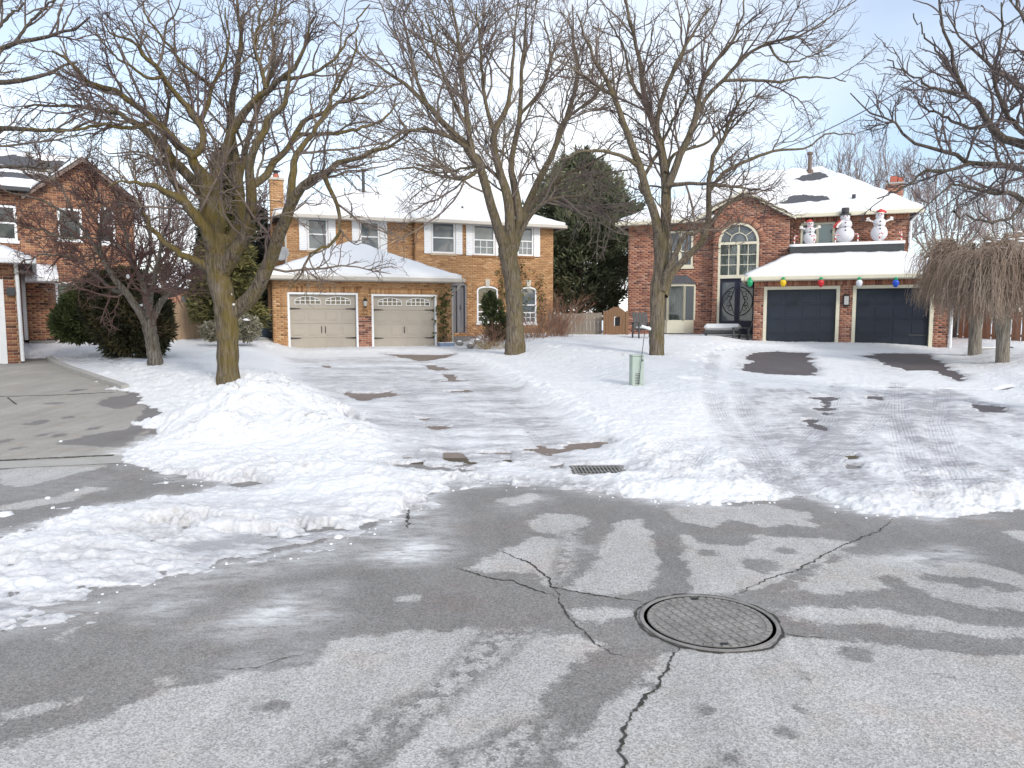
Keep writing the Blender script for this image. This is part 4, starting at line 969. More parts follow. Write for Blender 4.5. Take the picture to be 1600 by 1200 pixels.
# ================================================================== red brick house with navy doors
a_, _ = ray(1176, 545)
K = Frame('brick_house', a_ * 26.3, 26.3, -20, 'two-storey red brick house with navy garage doors and arched entry window'); R = K.root
kp = K.l
def kw(x0, x1, y0, y1, v):
    a = kp(x0, (y0 + y1) / 2, v)[0]; c = kp(x1, (y0 + y1) / 2, v)[0]; xm = (x0 + x1) / 2
    return a, c, kp(xm, y1, v)[1], kp(xm, y0, v)[1]
GW = 6.17; gb = .55; ge = 3.05
gd = [(.33, 2.83), (3.24, 5.72)]; zt = 2.79
brickwall(R, (0, 0, 0), (1, 0, 0), (0, -1, 0), GW, gb, ge, 'red_brick', 'mortar_red', holes=[(gd[0][0], gd[0][1], gb, zt), (gd[1][0], gd[1][1], gb, zt)], soldiers=[(0.0, GW, 2.80, 3.0)], nind=300, seed=21)
brickwall(R, (0, 3.2, 0), (0, -1, 0), (-1, 0, 0), 3.2, gb, ge, 'red_brick', 'mortar_red', seed=22); brickwall(R, (GW, 0, 0), (0, 1, 0), (1, 0, 0), 6.2, gb, ge, 'red_brick', 'mortar_red', seed=23)
bx('garage_core', 'interior', R, .2, GW - .2, .45, 6.0, .3, 3.0)
for (u0, u1) in gd:
    f = MB(); f.box(u0, u0 + .11, -.02, .2, gb, zt); f.box(u1 - .11, u1, -.02, .2, gb, zt); f.box(u0 + .11, u1 - .11, -.02, .2, zt - .11, zt); f.build('door_frame', 'cream_paint', R)
    a, c = u0 + .11, u1 - .11; z1 = zt - .11; v = .13; d = bx('garage_door', 'garage_navy', R, a, c, v, v + .08, gb, z1); hs = (z1 - gb) / 4; ww = (c - a) / 4
    for i in range(4):
        bx('door_section', 'garage_navy', d, a + .004, c - .004, v - .02, v - .001, gb + i * hs + .006, gb + (i + 1) * hs - .006)
        for j in range(4):
            p, q, s, e_ = a + j * ww + .06, a + (j + 1) * ww - .06, gb + i * hs + .07, gb + (i + 1) * hs - .07
            MB().box(p, q, v - .032, v - .0205, s, e_).build('raised_panel', 'garage_navy', d, bevel=.008)
    if u0 > 3: bx('handle', 'white_plastic', d, c - .6, c - .05, v - .045, v - .0325, gb + .52, gb + .56).data.materials.__setitem__(0, M['pipe_dark'])
# wall lamp on the pier
wl = bx('wall_lantern', 'black_iron', R, 2.93, 3.14, -.08, -.012, 2.08, 2.47); bx('lamp_glass', 'lamp_glass', wl, 2.965, 3.105, -.115, -.081, 2.13, 2.42)
vG, vM = 3.2, 3.6; ze = 5.66
uL_, uA, uB, uR_ = -5.28, -1.72, 1.17, 5.40
wl1 = kw(1043, 1083, 361, 417, vM); bay = kw(1038, 1080, 446, 500, vM); ent = kw(1121, 1184, 380, 526, vG); wr = kw(1251, 1304, 348, 384, vM); wr = (wr[0], wr[1], 4.3, wr[3])
brickwall(R, (uL_, vM, 0), (1, 0, 0), (0, -1, 0), uA - uL_, gb, ze, 'red_brick', 'mortar_red', holes=[(wl1[0] - uL_, wl1[1] - uL_, wl1[2], wl1[3]), (bay[0] - uL_, bay[1] - uL_, bay[2] - .55, bay[3])], seed=24)
er = (ent[1] - ent[0]) / 2; ecx = (ent[0] + ent[1]) / 2; espr = kp(1152, 348, vG)[1] - er
eb = 1.02
brickwall(R, (uA, vG, 0), (1, 0, 0), (0, -1, 0), uB - uA, gb, 5.55, 'red_brick', 'mortar_red', holes=[(ent[0] - uA, ent[1] - uA, eb, espr, er)], gable=(-.62 - uA, 6.62, .56), seed=25)
brickwall(R, (uB, vM, 0), (1, 0, 0), (0, -1, 0), uR_ - uB, 3.0, ze, 'red_brick', 'mortar_red', holes=[(wr[0] - uB, wr[1] - uB, wr[2], wr[3])], soldiers=[(0, uR_ - uB, ze - .22, ze - .01)], seed=26)
brickwall(R, (uL_, 13, 0), (0, -1, 0), (-1, 0, 0), 13 - vM, gb, ze, 'red_brick', 'mortar_red', seed=27); brickwall(R, (uA, vM, 0), (0, -1, 0), (-1, 0, 0), .4, gb, ze, 'red_brick', 'mortar_red', seed=28)
brickwall(R, (uR_, vM, 0), (0, 1, 0), (1, 0, 0), 9.2, gb, ze, 'red_brick', 'mortar_red', seed=29)
bx('interior_core', 'interior', R, uL_ + .3, uR_ - .3, vM + .9, 12.8, .3, 5.6)
archring(R, (0, vG), ecx, espr, er + .0, er + .0, .24, 'red_brick', 'mortar_red', seed=30)
# entry: arched window over the double door
zdoor = kp(1152, 434, vG)[1]; zsp = kp(1152, 380, vG)[1]
f = MB(); fw = .09; x0, x1 = ent[0], ent[1]; yo, yi = vG - .015, vG + .14
f.box(x0, x0 + fw, yo, yi, eb, espr); f.box(x1 - fw, x1, yo, yi, eb, espr); f.box(x0 + fw, x1 - fw, yo, yi, zdoor - .02, zdoor + .12); f.box(x0 + fw, x1 - fw, yo, yi, zsp - .05, zsp + .05)
for k in range(24):
    a, c = math.pi * k / 24, math.pi * (k + 1) / 24
    f.prism([(ecx + er * math.cos(a), espr + er * math.sin(a)), (ecx + er * math.cos(c), espr + er * math.sin(c)), (ecx + (er - fw) * math.cos(c), espr + (er - fw) * math.sin(c)), (ecx + (er - fw) * math.cos(a), espr + (er - fw) * math.sin(a))], yo, yi)
f.box(ecx - .05, ecx + .05, yo + .01, yi, zdoor + .12, zsp - .05)
aw = f.build('arched_window', 'cream_paint', R)
mm = MB(); ir = er - fw; hr = .45 * ir
for x in (x0 + fw + (ecx - .05 - x0 - fw) / 2, ecx + .05 + (x1 - fw - ecx - .05) / 2): mm.box(x - .014, x + .014, vG + .02, vG + .05, zdoor + .12, zsp - .05)
for k in (1, 2): z = zdoor + .12 + (zsp - .17 - zdoor) * k / 3; mm.box(x0 + fw, x1 - fw, vG + .024, vG + .054, z - .014, z + .014)
for k in range(16):
    a, c = math.pi * k / 16, math.pi * (k + 1) / 16
    mm.prism([(ecx + (hr + s) * math.cos(t_), espr + .05 + (hr + s) * math.sin(t_)) for t_, s in ((a, .03), (c, .03), (c, 0), (a, 0))], vG + .02, vG + .05)
for a in (math.radians(40), math.radians(90), math.radians(140)): mm.tube([(ecx + hr * math.cos(a), vG + .035, espr + .05 + hr * math.sin(a)), (ecx + ir * math.cos(a), vG + .035, espr + ir * math.sin(a))], .018, 4)
mm.build('muntin', 'cream_paint', aw)
MB().prism([(ecx + ir * math.cos(math.pi * k / 20), max(zsp + .05, espr + ir * math.sin(math.pi * k / 20))) for k in range(21)], vG + .06, vG + .07).build('pane', 'glass_grey', aw)
for (a, c) in ((x0 + fw, ecx - .05), (ecx + .05, x1 - fw)): bx('pane', 'clear_glass', aw, a, c, vG + .06, vG + .065, zdoor + .12, zsp - .05)
def curtain(par, u0, u1, z0, z1, v, n=22, m='curtain'):
    vs = []; fs = []
    for i in range(n * 4 + 1):
        x = u0 + (u1 - u0) * i / (n * 4); y = v + .03 * math.sin(i * math.pi / 2 + .4 * math.sin(i)); vs += [(x, y, z0), (x, y, z1)]
        if i: fs.append((2 * i - 2, 2 * i, 2 * i + 1, 2 * i - 1))
    return MB().add(vs, fs).build('curtain', m, par, smooth=True)
curtain(aw, x0 + .02, x1 - .02, zdoor, zsp, vG + .2, 14)
# double door with iron scrollwork
dl0, dl1 = x0 + fw, x1 - fw; D = empty('entry_door', (0, 0, 0)); D.parent = R
for s, (a, c) in enumerate(((dl0, ecx - .004), (ecx + .004, dl1))):
    lf = MB(); y0_, y1_ = vG + .08, vG + .14; st = .1; zt_ = zdoor - .02; kb = eb + .55
    lf.box(a, a + st, y0_, y1_, eb, zt_); lf.box(c - st, c, y0_, y1_, eb, zt_); lf.box(a + st, c - st, y0_, y1_, zt_ - .14, zt_); lf.box(a + st, c - st, y0_, y1_, eb, kb)
    lo_ = lf.build('door_leaf', 'door_black', R)
    bx('kick_panel', 'door_black', lo_, a + st + .04, c - st - .04, y0_ - .02, y0_ - .001, eb + .12, kb - .1)
    bx('door_pane', 'glass_grey', lo_, a + st, c - st, y0_ + .03, y0_ + .04, kb, zt_ - .14)
    sc = MB(); sgn = -1 if s == 0 else 1; cz = (kb + zt_ - .14) / 2; rad = min((zt_ - .14 - kb) / 2 - .04, dl1 - ecx - .1); ex = ecx
    arc = [(ex + sgn * (rad * math.cos(t_)), y0_ + .012, cz + rad * math.sin(t_)) for t_ in np.linspace(-1.35, 1.35, 22)]
    sc.tube(arc, .02, 5)
    def scroll(cx, cz_, r0, a0, turns, flip):
        pts = []
        for k in range(18):
            q = k / 17; aa = a0 + flip * turns * 2 * math.pi * q; rr_ = r0 * (1 - .8 * q); pts.append((cx + sgn * rr_ * math.cos(aa), y0_ + .012, cz_ + rr_ * math.sin(aa)))
        sc.tube(pts, .012, 4)
    for zq in (.48, -.48):
        scroll(ex + sgn * rad * .50, cz + zq * rad, rad * .26, 0, 1.3, 1); scroll(ex + sgn * rad * .55, cz + zq * rad * .35, rad * .2, math.pi, 1.2, -1 if zq > 0 else 1)
    sc.tube([(ex + sgn * .12, y0_ + .012, cz + .5), (ex + sgn * rad * .5, y0_ + .012, cz), (ex + sgn * .12, y0_ + .012, cz - .5)], .014, 4)
    sc.build('scrollwork', 'black_iron', lo_)
bpy.data.objects.remove(D)
bx('entry_step', 'concrete_dark', R, x0 - .1, x1 + .1, vG - 1.2, vG - .015, .45, eb - .02)
# upstairs windows
window(R, *wl1, vM, frame='cream_paint', rail=False, grid_=None, sillm='cream_paint', fw=.08)
xm = (wl1[0] + wl1[1]) / 2; bx('mullion', 'cream_paint', R, xm - .06, xm + .06, vM - .03, vM + .04, wl1[2] + .08, wl1[3] - .08)
for a, c in ((wl1[0] + .08, xm - .06), (xm + .06, wl1[1] - .08)): bx('rail', 'cream_paint', R, a, c, vM - .005, vM + .04, wl1[2] + .62, wl1[2] + .66)
window(R, *wr, vM, frame='cream_paint', glass='clear_glass', rail=False, fw=.08, inner=('blind', 'blind'), sillm='cream_paint')
bx('mullion', 'cream_paint', R, (wr[0] + wr[1]) / 2 - .05, (wr[0] + wr[1]) / 2 + .05, vM - .03, vM + .04, wr[2] + .08, wr[3] - .08)
for k in range(12):
    zq = wr[2] + .15 + k * .075
    if zq < wr[3] - .12: bx('blind_slat', 'blind', R, wr[0] + .1, wr[1] - .1, vM + .068, vM + .095, zq, zq + .05)
# bay window
b0, b1, bz0, bz1 = bay; by = vM - .5; B_ = empty('bay_window', (0, 0, 0)); B_.parent = R
k0, k1 = b0 - .15, b1 + .12
def bayprism(mb, z0, z1, out=0, t_=.0): mb.slab([(k0 - out, vM - .012, z1), (k0 + .35, by - out, z1), (k1 - .35, by - out, z1), (k1 + out, vM - .012, z1)], z1 - z0); return mb
bayprism(MB(), bz0 - .55, bz0).build('bay_base', 'cream_paint', B_); bayprism(MB(), bz1 - .05, bz1 + .05, .04).build('bay_head', 'cream_paint', B_)
for (xa, ya, xb, yb) in ((k0, vM, k0 + .35, by), (k0 + .35, by, k1 - .35, by), (k1 - .35, by, k1, vM)):
    for (x, y) in ((xa, ya), (xb, yb)): MB().tube([(x, y, bz0 + .001), (x, y, bz1 - .051)], .06, 6).build('bay_post', 'cream_paint', B_)
    d_ = Vector((xb - xa, yb - ya, 0)); n_ = Vector((d_.y, -d_.x, 0)).normalized() * .01; p, q = Vector((xa, ya, 0)) + d_ * .06, Vector((xb, yb, 0)) - d_ * .06
    MB().slab([(p.x, p.y, bz1 - .06), (q.x, q.y, bz1 - .06), (q.x + n_.x, q.y + n_.y, bz1 - .06), (p.x + n_.x, p.y + n_.y, bz1 - .06)], bz1 - bz0 - .07).build('pane', 'clear_glass' if xa == k0 + .35 else 'glass_grey', B_)
curtain(B_, b0 + .05, b1 - .05, bz0, bz1, vM + .02, 14)
rf = MB(); top = [(b0 + .2, vM - .02, bz1 + .42), (b1 - .2, vM - .02, bz1 + .42)]; lowp = [(k0 - .1, vM - .012, bz1 + .051), (k0 + .3, by - .1, bz1 + .051), (k1 - .3, by - .1, bz1 + .051), (k1 + .1, vM - .012, bz1 + .051)]
rf.add(lowp + top, [(0, 1, 4), (1, 2, 5, 4), (2, 3, 5), (0, 4, 5, 3), (3, 2, 1, 0)]); rf.build('bay_roof', 'shingle', B_)
# garage roof, balcony parapet with snow
e0, e1, ev = -.34, GW + .34, -.38; zE = 3.12; vT = 2.35; zT = 4.0; t0, t1 = 1.24, 5.0
fac = [[(e0, ev, zE), (e1, ev, zE), (t1, vT, zT), (t0, vT, zT)], [(e0, ev, zE), (t0, vT, zT), (t0, vG, zT), (e0, vG, zE)], [(e1, ev, zE), (e1, 6.0, zE), (t1, 6.0, zT), (t1, vT, zT)]]
mb = MB()
for f in fac: mb.slab([(p[0], p[1], p[2] - .02) for p in f], .06)
mb.build('garage_roof', 'shingle', R); roof_snow(R, fac, .13, seed=12)
bx('soffit', 'cream_paint', R, e0, e1, ev, -.002, 2.98, 3.04)
MB().box(e0, e1, ev - .12, ev - .01, zE - .13, zE + .015).build('gutter', 'cream_paint', R, bevel=.02); MB().box(e0 - .11, e0 - .01, ev - .12, 3.1, zE - .13, zE + .01).build('gutter', 'cream_paint', R, bevel=.02)
bx('parapet', 'pipe_dark', R, t0 - .06, t1 + .1, vT + .02, vT + .12, zT - .04, 4.40); bx('balcony_deck', 'shingle', R, t0 + .0, t1, vT + .121, vM - .012, 4.2, 4.34)
roof_snow(R, [[(t0 - .08, vT, 4.405), (t1 + .12, vT, 4.405), (t1 + .12, vM - .05, 4.405), (t0 - .08, vM - .05, 4.405)]], .09, seed=14)
# main roof
e = .40; zr = 8.35
r0, r1 = (-.9, 8.3, zr), (2.5, 8.3, zr); za_ = ze + .06
F_ = [[(uL_ - e, vM - e, za_), (uR_ + e, vM - e, za_), r1, r0], [(uL_ - e, vM - e, za_), r0, (uL_ - e, 13, za_)], [(uR_ + e, vM - e, za_), (uR_ + e, 13, za_), r1], [(uL_ - e, 13, za_), r0, r1, (uR_ + e, 13, za_)]]
mb = MB()
for f in F_: mb.slab([(p[0], p[1], p[2] - .02) for p in f], .07)
mb.build('roof', 'shingle', R)
slope = (zr - za_) / (8.3 - (vM - e))
def onroof(px, py):
    for v in np.arange(vM - e, 8.3, .03):
        u, z = kp(px, py, v)
        if z <= za_ + slope * (v - vM + e) + .1: return u, v, z
    return u, v, z
b1_, b2_ = onroof(1270, 273), onroof(1257, 307)
roof_snow(R, F_[:3], .13, bare=[(b1_[0], b1_[1], .75, .55), (b2_[0], b2_[1], 1.0, .55)], seed=16, res=.12)
# entry gable roof
ga = (-.62, 6.78); sl = .56; L_ = 2.0
gy0 = vG - .18; gy1 = lambda z: vM - e + (z - za_) / slope
G_ = [[(ga[0] - L_, gy0, ga[1] - L_ * sl), (ga[0], gy0, ga[1]), (ga[0], gy1(ga[1]), ga[1]), (ga[0] - L_, gy1(ga[1] - L_ * sl) + .05, ga[1] - L_ * sl)], [(ga[0], gy0, ga[1]), (ga[0] + L_, gy0, ga[1] - L_ * sl), (ga[0] + L_, gy1(ga[1] - L_ * sl) + .05, ga[1] - L_ * sl), (ga[0], gy1(ga[1]), ga[1])]]
mb = MB()
for f in G_: mb.slab([(p[0], p[1], p[2] - .02) for p in f], .07)
mb.build('gable_roof', 'shingle', R); roof_snow(R, G_, .11, seed=17)
for s in (-1, 1):
    MB().prism([(ga[0], ga[1] - .025), (ga[0] + s * L_, ga[1] - L_ * sl - .025), (ga[0] + s * L_, ga[1] - L_ * sl - .14), (ga[0], ga[1] - .15)], gy0 - .03, gy0 - .001).build('bargeboard', 'cream_paint', R)
bx('soffit', 'cream_paint', R, uL_ - e, uA - .0, vM - e, vM - .012, ze - .05, ze); bx('soffit', 'cream_paint', R, uB, uR_ + e, vM - e, vM - .012, ze - .0, ze + .035)
for a, c in ((uL_ - e, ga[0] - L_ + .1), (ga[0] + L_ - .1, uR_ + e)): MB().box(a, c, vM - e - .12, vM - e - .005, ze - .08, ze + .07).build('gutter', 'cream_paint', R, bevel=.02)
MB().box(uL_ - e - .12, uL_ - e - .005, vM - e, 12.9, ze - .08, ze + .07).build('gutter', 'cream_paint', R, bevel=.02)
MB().tube([(uR_ + .3, vM - .3, ze - .05), (uR_ + .05, vM - .07, ze - .35), (uR_ + .05, vM - .07, 4.3)], .05, 8).build('downpipe', 'white_paint', R)
MB().tube([(GW + .07, -.05, 2.98), (GW + .07, -.05, .6)], .05, 8).build('downpipe', 'white_paint', R)
u_, v_, z_ = onroof(1265, 266); zt_ = kp(1265, 238, v_)[1]
MB().lathe(u_, v_, [(.16, z_ - .2), (.16, z_), (.085, z_ + .05), (.085, zt_ - .1), (.13, zt_ - .1), (.13, zt_)], 10).build('vent_pipe', 'chimney_metal', R)
u_, v_, z_ = onroof(1334, 311); MB().lathe(u_, v_, [(.16, z_ - .14), (.07, z_ - .08), (.07, z_ + .18)], 10).build('vent_pipe', 'pipe_dark', R)
cu = kp(1386, 300, 8.5)[0]; cu2 = kp(1411, 300, 8.5)[0]; ct = kp(1400, 287, 8.5)[1]
brickwall(R, (cu, 8.5, 0), (1, 0, 0), (0, -1, 0), cu2 - cu, 5, ct, 'red_brick', 'mortar_red', seed=33); brickwall(R, (cu, 9.2, 0), (0, -1, 0), (-1, 0, 0), .7, 5, ct, 'red_brick', 'mortar_red', seed=34)
cc = bx('chimney_crown', 'concrete', R, cu - .04, cu2 + .04, 8.45, 9.25, ct, ct + .07); bx('flue', 'clay_flue', cc, cu + .14, cu + .4, 8.6, 8.9, ct + .071, ct + .36); bx('flue', 'clay_flue', cc, cu + .44, cu + .64, 8.65, 8.9, ct + .071, ct + .3)

# ================================================================== house at the left edge
X0 = lambda px, Y: P(px, 500, Y)[0]
LX, LY = P(28.5, 500, 18.5)[0], 18.5
Lh = Frame('brick_house', LX, LY, 33, 'brown brick house with steep gable and white porch door'); R = Lh.root
vP, vQ = 5.6, 6.7
U_ = lambda px, v, py=480: Lh.l(px, py, v)[0]
Zl = lambda px, py, v: Lh.l(px, py, v)[1]
gx1 = 0.0; gx0 = -6.2; gzb = .48; zc = Zl(10, 408, 0)
dj = U_(7, 0)
brickwall(R, (dj, 0, 0), (1, 0, 0), (0, -1, 0), gx1 - dj, gzb, zc, 'brown_brick', 'mortar_brown', nind=300, seed=41)
brickwall(R, (gx0, 0, 0), (1, 0, 0), (0, -1, 0), dj - gx0, gzb, zc, 'brown_brick', 'mortar_brown', holes=[(.5, dj - gx0, gzb, 2.62)], seed=42)
brickwall(R, (gx1, 0, 0), (0, 1, 0), (1, 0, 0), vQ, gzb, zc, 'brown_brick', 'mortar_brown', seed=43)
f = MB(); f.box(dj - .12, dj + .0, -.02, .2, gzb, 2.62); f.box(gx0 + .5, gx0 + .62, -.02, .2, gzb, 2.62); f.box(gx0 + .62, dj - .12, -.02, .2, 2.5, 2.62); f.build('door_frame', 'white_paint', R)
bx('garage_door', 'white_paint', R, gx0 + .62, dj - .12, .1, .16, gzb, 2.5); bx('garage_core', 'interior', R, gx0 + .2, gx1 - .15, .3, vQ, .3, 2.9)
bx('wall_lantern', 'pipe_dark', R, U_(12, 0), U_(25, 0), -.12, -.012, Zl(18, 462, 0), Zl(18, 449, 0))
MB().tube([(gx1 + .02, -.1, zc - .05), (gx1 + .03, -.08, 2.6), (gx1 + .05, -.08, .55)], .045, 8).build('downpipe', 'white_paint', R)
e1 = U_(48, -.4, 400); gzE = zc + .05
fac = [[(gx0 - .4, -.45, gzE), (e1, -.45, gzE), (e1 - 2.0, 1.6, gzE + 1.0), (gx0 + 1.6, 1.6, gzE + 1.0)], [(e1, -.45, gzE), (e1, vQ, gzE), (e1 - 2.0, vQ, gzE + 1.0), (e1 - 2.0, 1.6, gzE + 1.0)]]
mb = MB(); [mb.slab([(p[0], p[1], p[2] - .02) for p in f], .06) for f in fac]; mb.build('garage_roof', 'shingle', R); roof_snow(R, fac, .09, bare=[(gx1 - .3, .3, .5, .12), (-1.4, .9, .4, .1)], seed=44)
MB().box(gx0 - .4, e1, -.57, -.455, gzE - .13, gzE + .02).build('gutter', 'white_paint', R, bevel=.02); MB().box(e1 + .005, e1 + .11, -.57, vQ - .1, gzE - .13, gzE + .02).build('gutter', 'white_paint', R, bevel=.02)
bx('soffit', 'white_paint', R, gx0 - .4, e1, -.45, -.012, gzE - .1, gzE - .05)
# porch
px0, px1 = U_(42, vP), U_(86, vP); zpf = Zl(60, 531, vP); zpt = Zl(60, 437, vP)
brickwall(R, (px0, vP, 0), (1, 0, 0), (0, -1, 0), px1 - px0, zpf - .02, zpt, 'brown_brick', 'mortar_brown', seed=45)
brickwall(R, (px1, vP, 0), (0, 1, 0), (1, 0, 0), vQ - vP, .4, zpt, 'brown_brick', 'mortar_brown', seed=46)
dx0, dx1 = .01, px0 - .01
bx('front_door', 'white_paint', R, dx0, dx1 - .1, vP + .1, vP + .15, zpf + .1, zpf + 2.15); bx('door_frame', 'white_paint', R, dx1 - .1, dx1, vP - .02, vP + .3, zpf, zpf + 2.3); bx('door_head', 'white_paint', R, dx0, dx1 - .1, vP, vP + .3, zpf + 2.15, zpf + 2.3)
for k in range(3): bx('porch_step', 'concrete_dark', R, gx1 + .02 + .06 * k, px1 + .15 - .1 * k, vP - 1.3 + .4 * k, vP - .015, .2, zpf - .32 + .15 * k)
vE = vP - 1.3; ce = Zl(60, 433, vE); xr = U_(94, vE)
fac = [[(.12, vE, ce), (xr, vE, ce), (xr, vQ - .02, ce + .5), (.12, vQ - .02, ce + .5)]]
mb = MB(); mb.slab([(p[0], p[1], p[2] - .02) for p in fac[0]], .06); mb.build('porch_roof', 'shingle', R); roof_snow(R, fac, .06, bare=[(.9, vE + .9, .6, .15), (.5, vE + 1.5, .5, .1)], seed=47)
MB().box(.12, xr, vE - .12, vE - .005, ce - .13, ce + .01).build('gutter', 'white_paint', R, bevel=.02)
bx('porch_ceiling', 'white_paint', R, .12, xr - .05, vE, vQ - .1, ce - .12, ce - .08)
mat('blind_green', (.09, .15, .12), .7, .1, 3)
wx0, wx1 = U_(88, vQ), U_(122, vQ); wz0, wz1 = Zl(95, 502, vQ), Zl(95, 441, vQ)
mx0 = U_(26, vQ); mx1 = U_(215, vQ); mze = Zl(215, 312, vQ)
gx = U_(128, vQ, 250); gzp = Zl(128, 252, vQ)
def lw(x0, x1, y0, y1): return U_(x0, vQ, (y0 + y1) / 2), U_(x1, vQ, (y0 + y1) / 2), Zl((x0 + x1) / 2, y1, vQ), Zl((x0 + x1) / 2, y0, vQ)
w1 = lw(-30, 26, 320, 375); w2 = lw(90, 128, 326, 374); w3 = lw(154, 180, 336, 380)
ml = min(mx0 - 4, w1[0] - 1)
brickwall(R, (ml, vQ, 0), (1, 0, 0), (0, -1, 0), mx1 - ml, .4, mze, 'brown_brick', 'mortar_brown', holes=[(wx0 - ml, wx1 - ml, wz0, wz1)] + [(w[0] - ml, w[1] - ml, w[2], w[3], 0 if i < 2 else .25) for i, w in enumerate((w1, w2, w3))], gable=(gx - ml, gzp, .80), seed=48)
brickwall(R, (mx1, vQ, 0), (0, 1, 0), (1, 0, 0), 7, .4, mze, 'brown_brick', 'mortar_brown', seed=49)
bx('interior_core', 'interior', R, ml + .2, mx1 - .2, vQ + .25, vQ + 7, .3, mze - .1)
window(R, *w1, vQ, frame='white_paint', glass='glass_dark'); window(R, *w2, vQ, frame='white_paint', glass='glass_dark', rail=False); window(R, *w3, vQ, frame='white_paint', glass='glass_dark', rise=.25)
archring(R, (0, vQ), (w3[0] + w3[1]) / 2, w3[3], (w3[1] - w3[0]) / 2, .25, .2, 'brown_brick', 'mortar_brown', seed=50)
ww_ = window(R, wx0, wx1, wz0, wz1, vQ, frame='white_paint', glass='glass_dark', rail=False, sill=False)
for k in range(11): bx('blind_slat', 'blind_green', R, wx0 + .08, wx1 - .08, vQ + .01, vQ + .035, wz0 + .1 + k * .11, wz0 + .165 + k * .11)
hw_ = (gzp - mze) / .80; sl8 = .80
G_ = [[(gx - hw_ - .35, vQ - .3, mze - .35 * sl8 + .12), (gx, vQ - .3, gzp + .12), (gx, vQ + 6, gzp + .12), (gx - hw_ - .35, vQ + 6, mze - .35 * sl8 + .12)], [(gx, vQ - .3, gzp + .12), (gx + hw_ + .35, vQ - .3, mze - .35 * sl8 + .12), (gx + hw_ + .35, vQ + 6, mze - .35 * sl8 + .12), (gx, vQ + 6, gzp + .12)]]
mb = MB(); [mb.slab(f, .08) for f in G_]; mb.build('gable_roof', 'shingle', R)
roof_snow(R, G_, .05, bare=[(gx - 1.6, vQ - .1, .7, .5), (gx + 1.3, vQ - .1, .8, .4)], seed=51)
for s in (-1, 1): MB().prism([(gx, gzp + .06), (gx + s * (hw_ + .35), mze - .35 * sl8 + .06), (gx + s * (hw_ + .35), mze - .35 * sl8 - .06), (gx, gzp - .07)], vQ - .33, vQ - .302).build('bargeboard', 'chimney_metal', R)
fac = [[(ml - .5, vQ - .4, mze + .02), (gx - hw_ - .1, vQ - .4, mze + .02), (gx - hw_ + 1.2, vQ + 2.8, mze + 1.75), (ml + 2, vQ + 2.8, mze + 1.75)]]
mb = MB(); [mb.slab([(p[0], p[1], p[2] - .02) for p in f], .06) for f in fac]; mb.build('roof', 'shingle', R)
roof_snow(R, fac, .06, bare=[(U_(20, vQ), vQ + 1.9, 2.6, .7), (U_(60, vQ), vQ + .7, 1.2, .35), (U_(-30, vQ), vQ + .6, 1.0, .3)], seed=52)
MB().box(ml - .5, gx - hw_ - .1, vQ - .52, vQ - .405, mze - .1, mze + .04).build('gutter', 'pipe_dark', R, bevel=.02)
MB().box(mx1 + .0, mx1 + .5, vQ - .3, vQ + 7, mze - .28, mze - .16).build('gutter', 'white_paint', R, bevel=.02)

# ================================================================== trees
def norm(v): return v / (np.linalg.norm(v, axis=-1, keepdims=True) + 1e-9)
def tubes(Pn, Rn, sides, closed=True):
    """Pn (N,k,3) centre lines, Rn (N,k) radii -> vertices and quads"""
    N, k, _ = Pn.shape
    T = np.empty_like(Pn); T[:, 1:-1] = Pn[:, 2:] - Pn[:, :-2]; T[:, 0] = Pn[:, 1] - Pn[:, 0]; T[:, -1] = Pn[:, -1] - Pn[:, -2]; T = norm(T)
    ref = np.array([.31, .87, .38]); ref = ref / np.linalg.norm(ref)
    ref = np.where(np.abs((T * ref).sum(-1, keepdims=True)).max(1, keepdims=True) > .93, np.array([.9, -.3, .3]), ref)
    U = norm(np.cross(T, ref)); Wv = np.cross(T, U)
    a = 2 * np.pi * np.arange(sides) / sides
    V = Pn[:, :, None, :] + Rn[:, :, None, None] * (np.cos(a)[None, None, :, None] * U[:, :, None, :] + np.sin(a)[None, None, :, None] * Wv[:, :, None, :])
    base = (np.arange(N)[:, None, None] * k + np.arange(k - 1)[None, :, None]) * sides; j = np.arange(sides)[None, None, :]; j2 = (j + 1) % sides
    Q = np.stack([base + j, base + j2, base + sides + j2, base + sides + j], -1).reshape(-1, 4)
    return V.reshape(-1, 3), Q
def resample(pts, rad, k):
    pts = np.array(pts, float); rad = np.array(rad, float); n = len(pts)
    # smooth through the points
    t = np.arange(n); q = np.linspace(0, n - 1, 8 * n); out = np.empty((len(q), 3))
    for i, s in enumerate(q):
        a = min(int(s), n - 2); f = s - a; p1, p2 = pts[a], pts[a + 1]; p0 = pts[a - 1] if a else 2 * p1 - p2; p3 = pts[a + 2] if a + 2 < n else 2 * p2 - p1
        out[i] = .5 * (2 * p1 + (p2 - p0) * f + (2 * p0 - 5 * p1 + 4 * p2 - p3) * f * f + (3 * p1 - p0 - 3 * p2 + p3) * f ** 3)
    rr = np.interp(q, t, rad); L = np.concatenate([[0], np.cumsum(np.linalg.norm(np.diff(out, axis=0), axis=1))]); u = np.linspace(0, L[-1], k)
    return np.stack([np.interp(u, L, out[:, c]) for c in range(3)], -1), np.interp(u, L, rr)
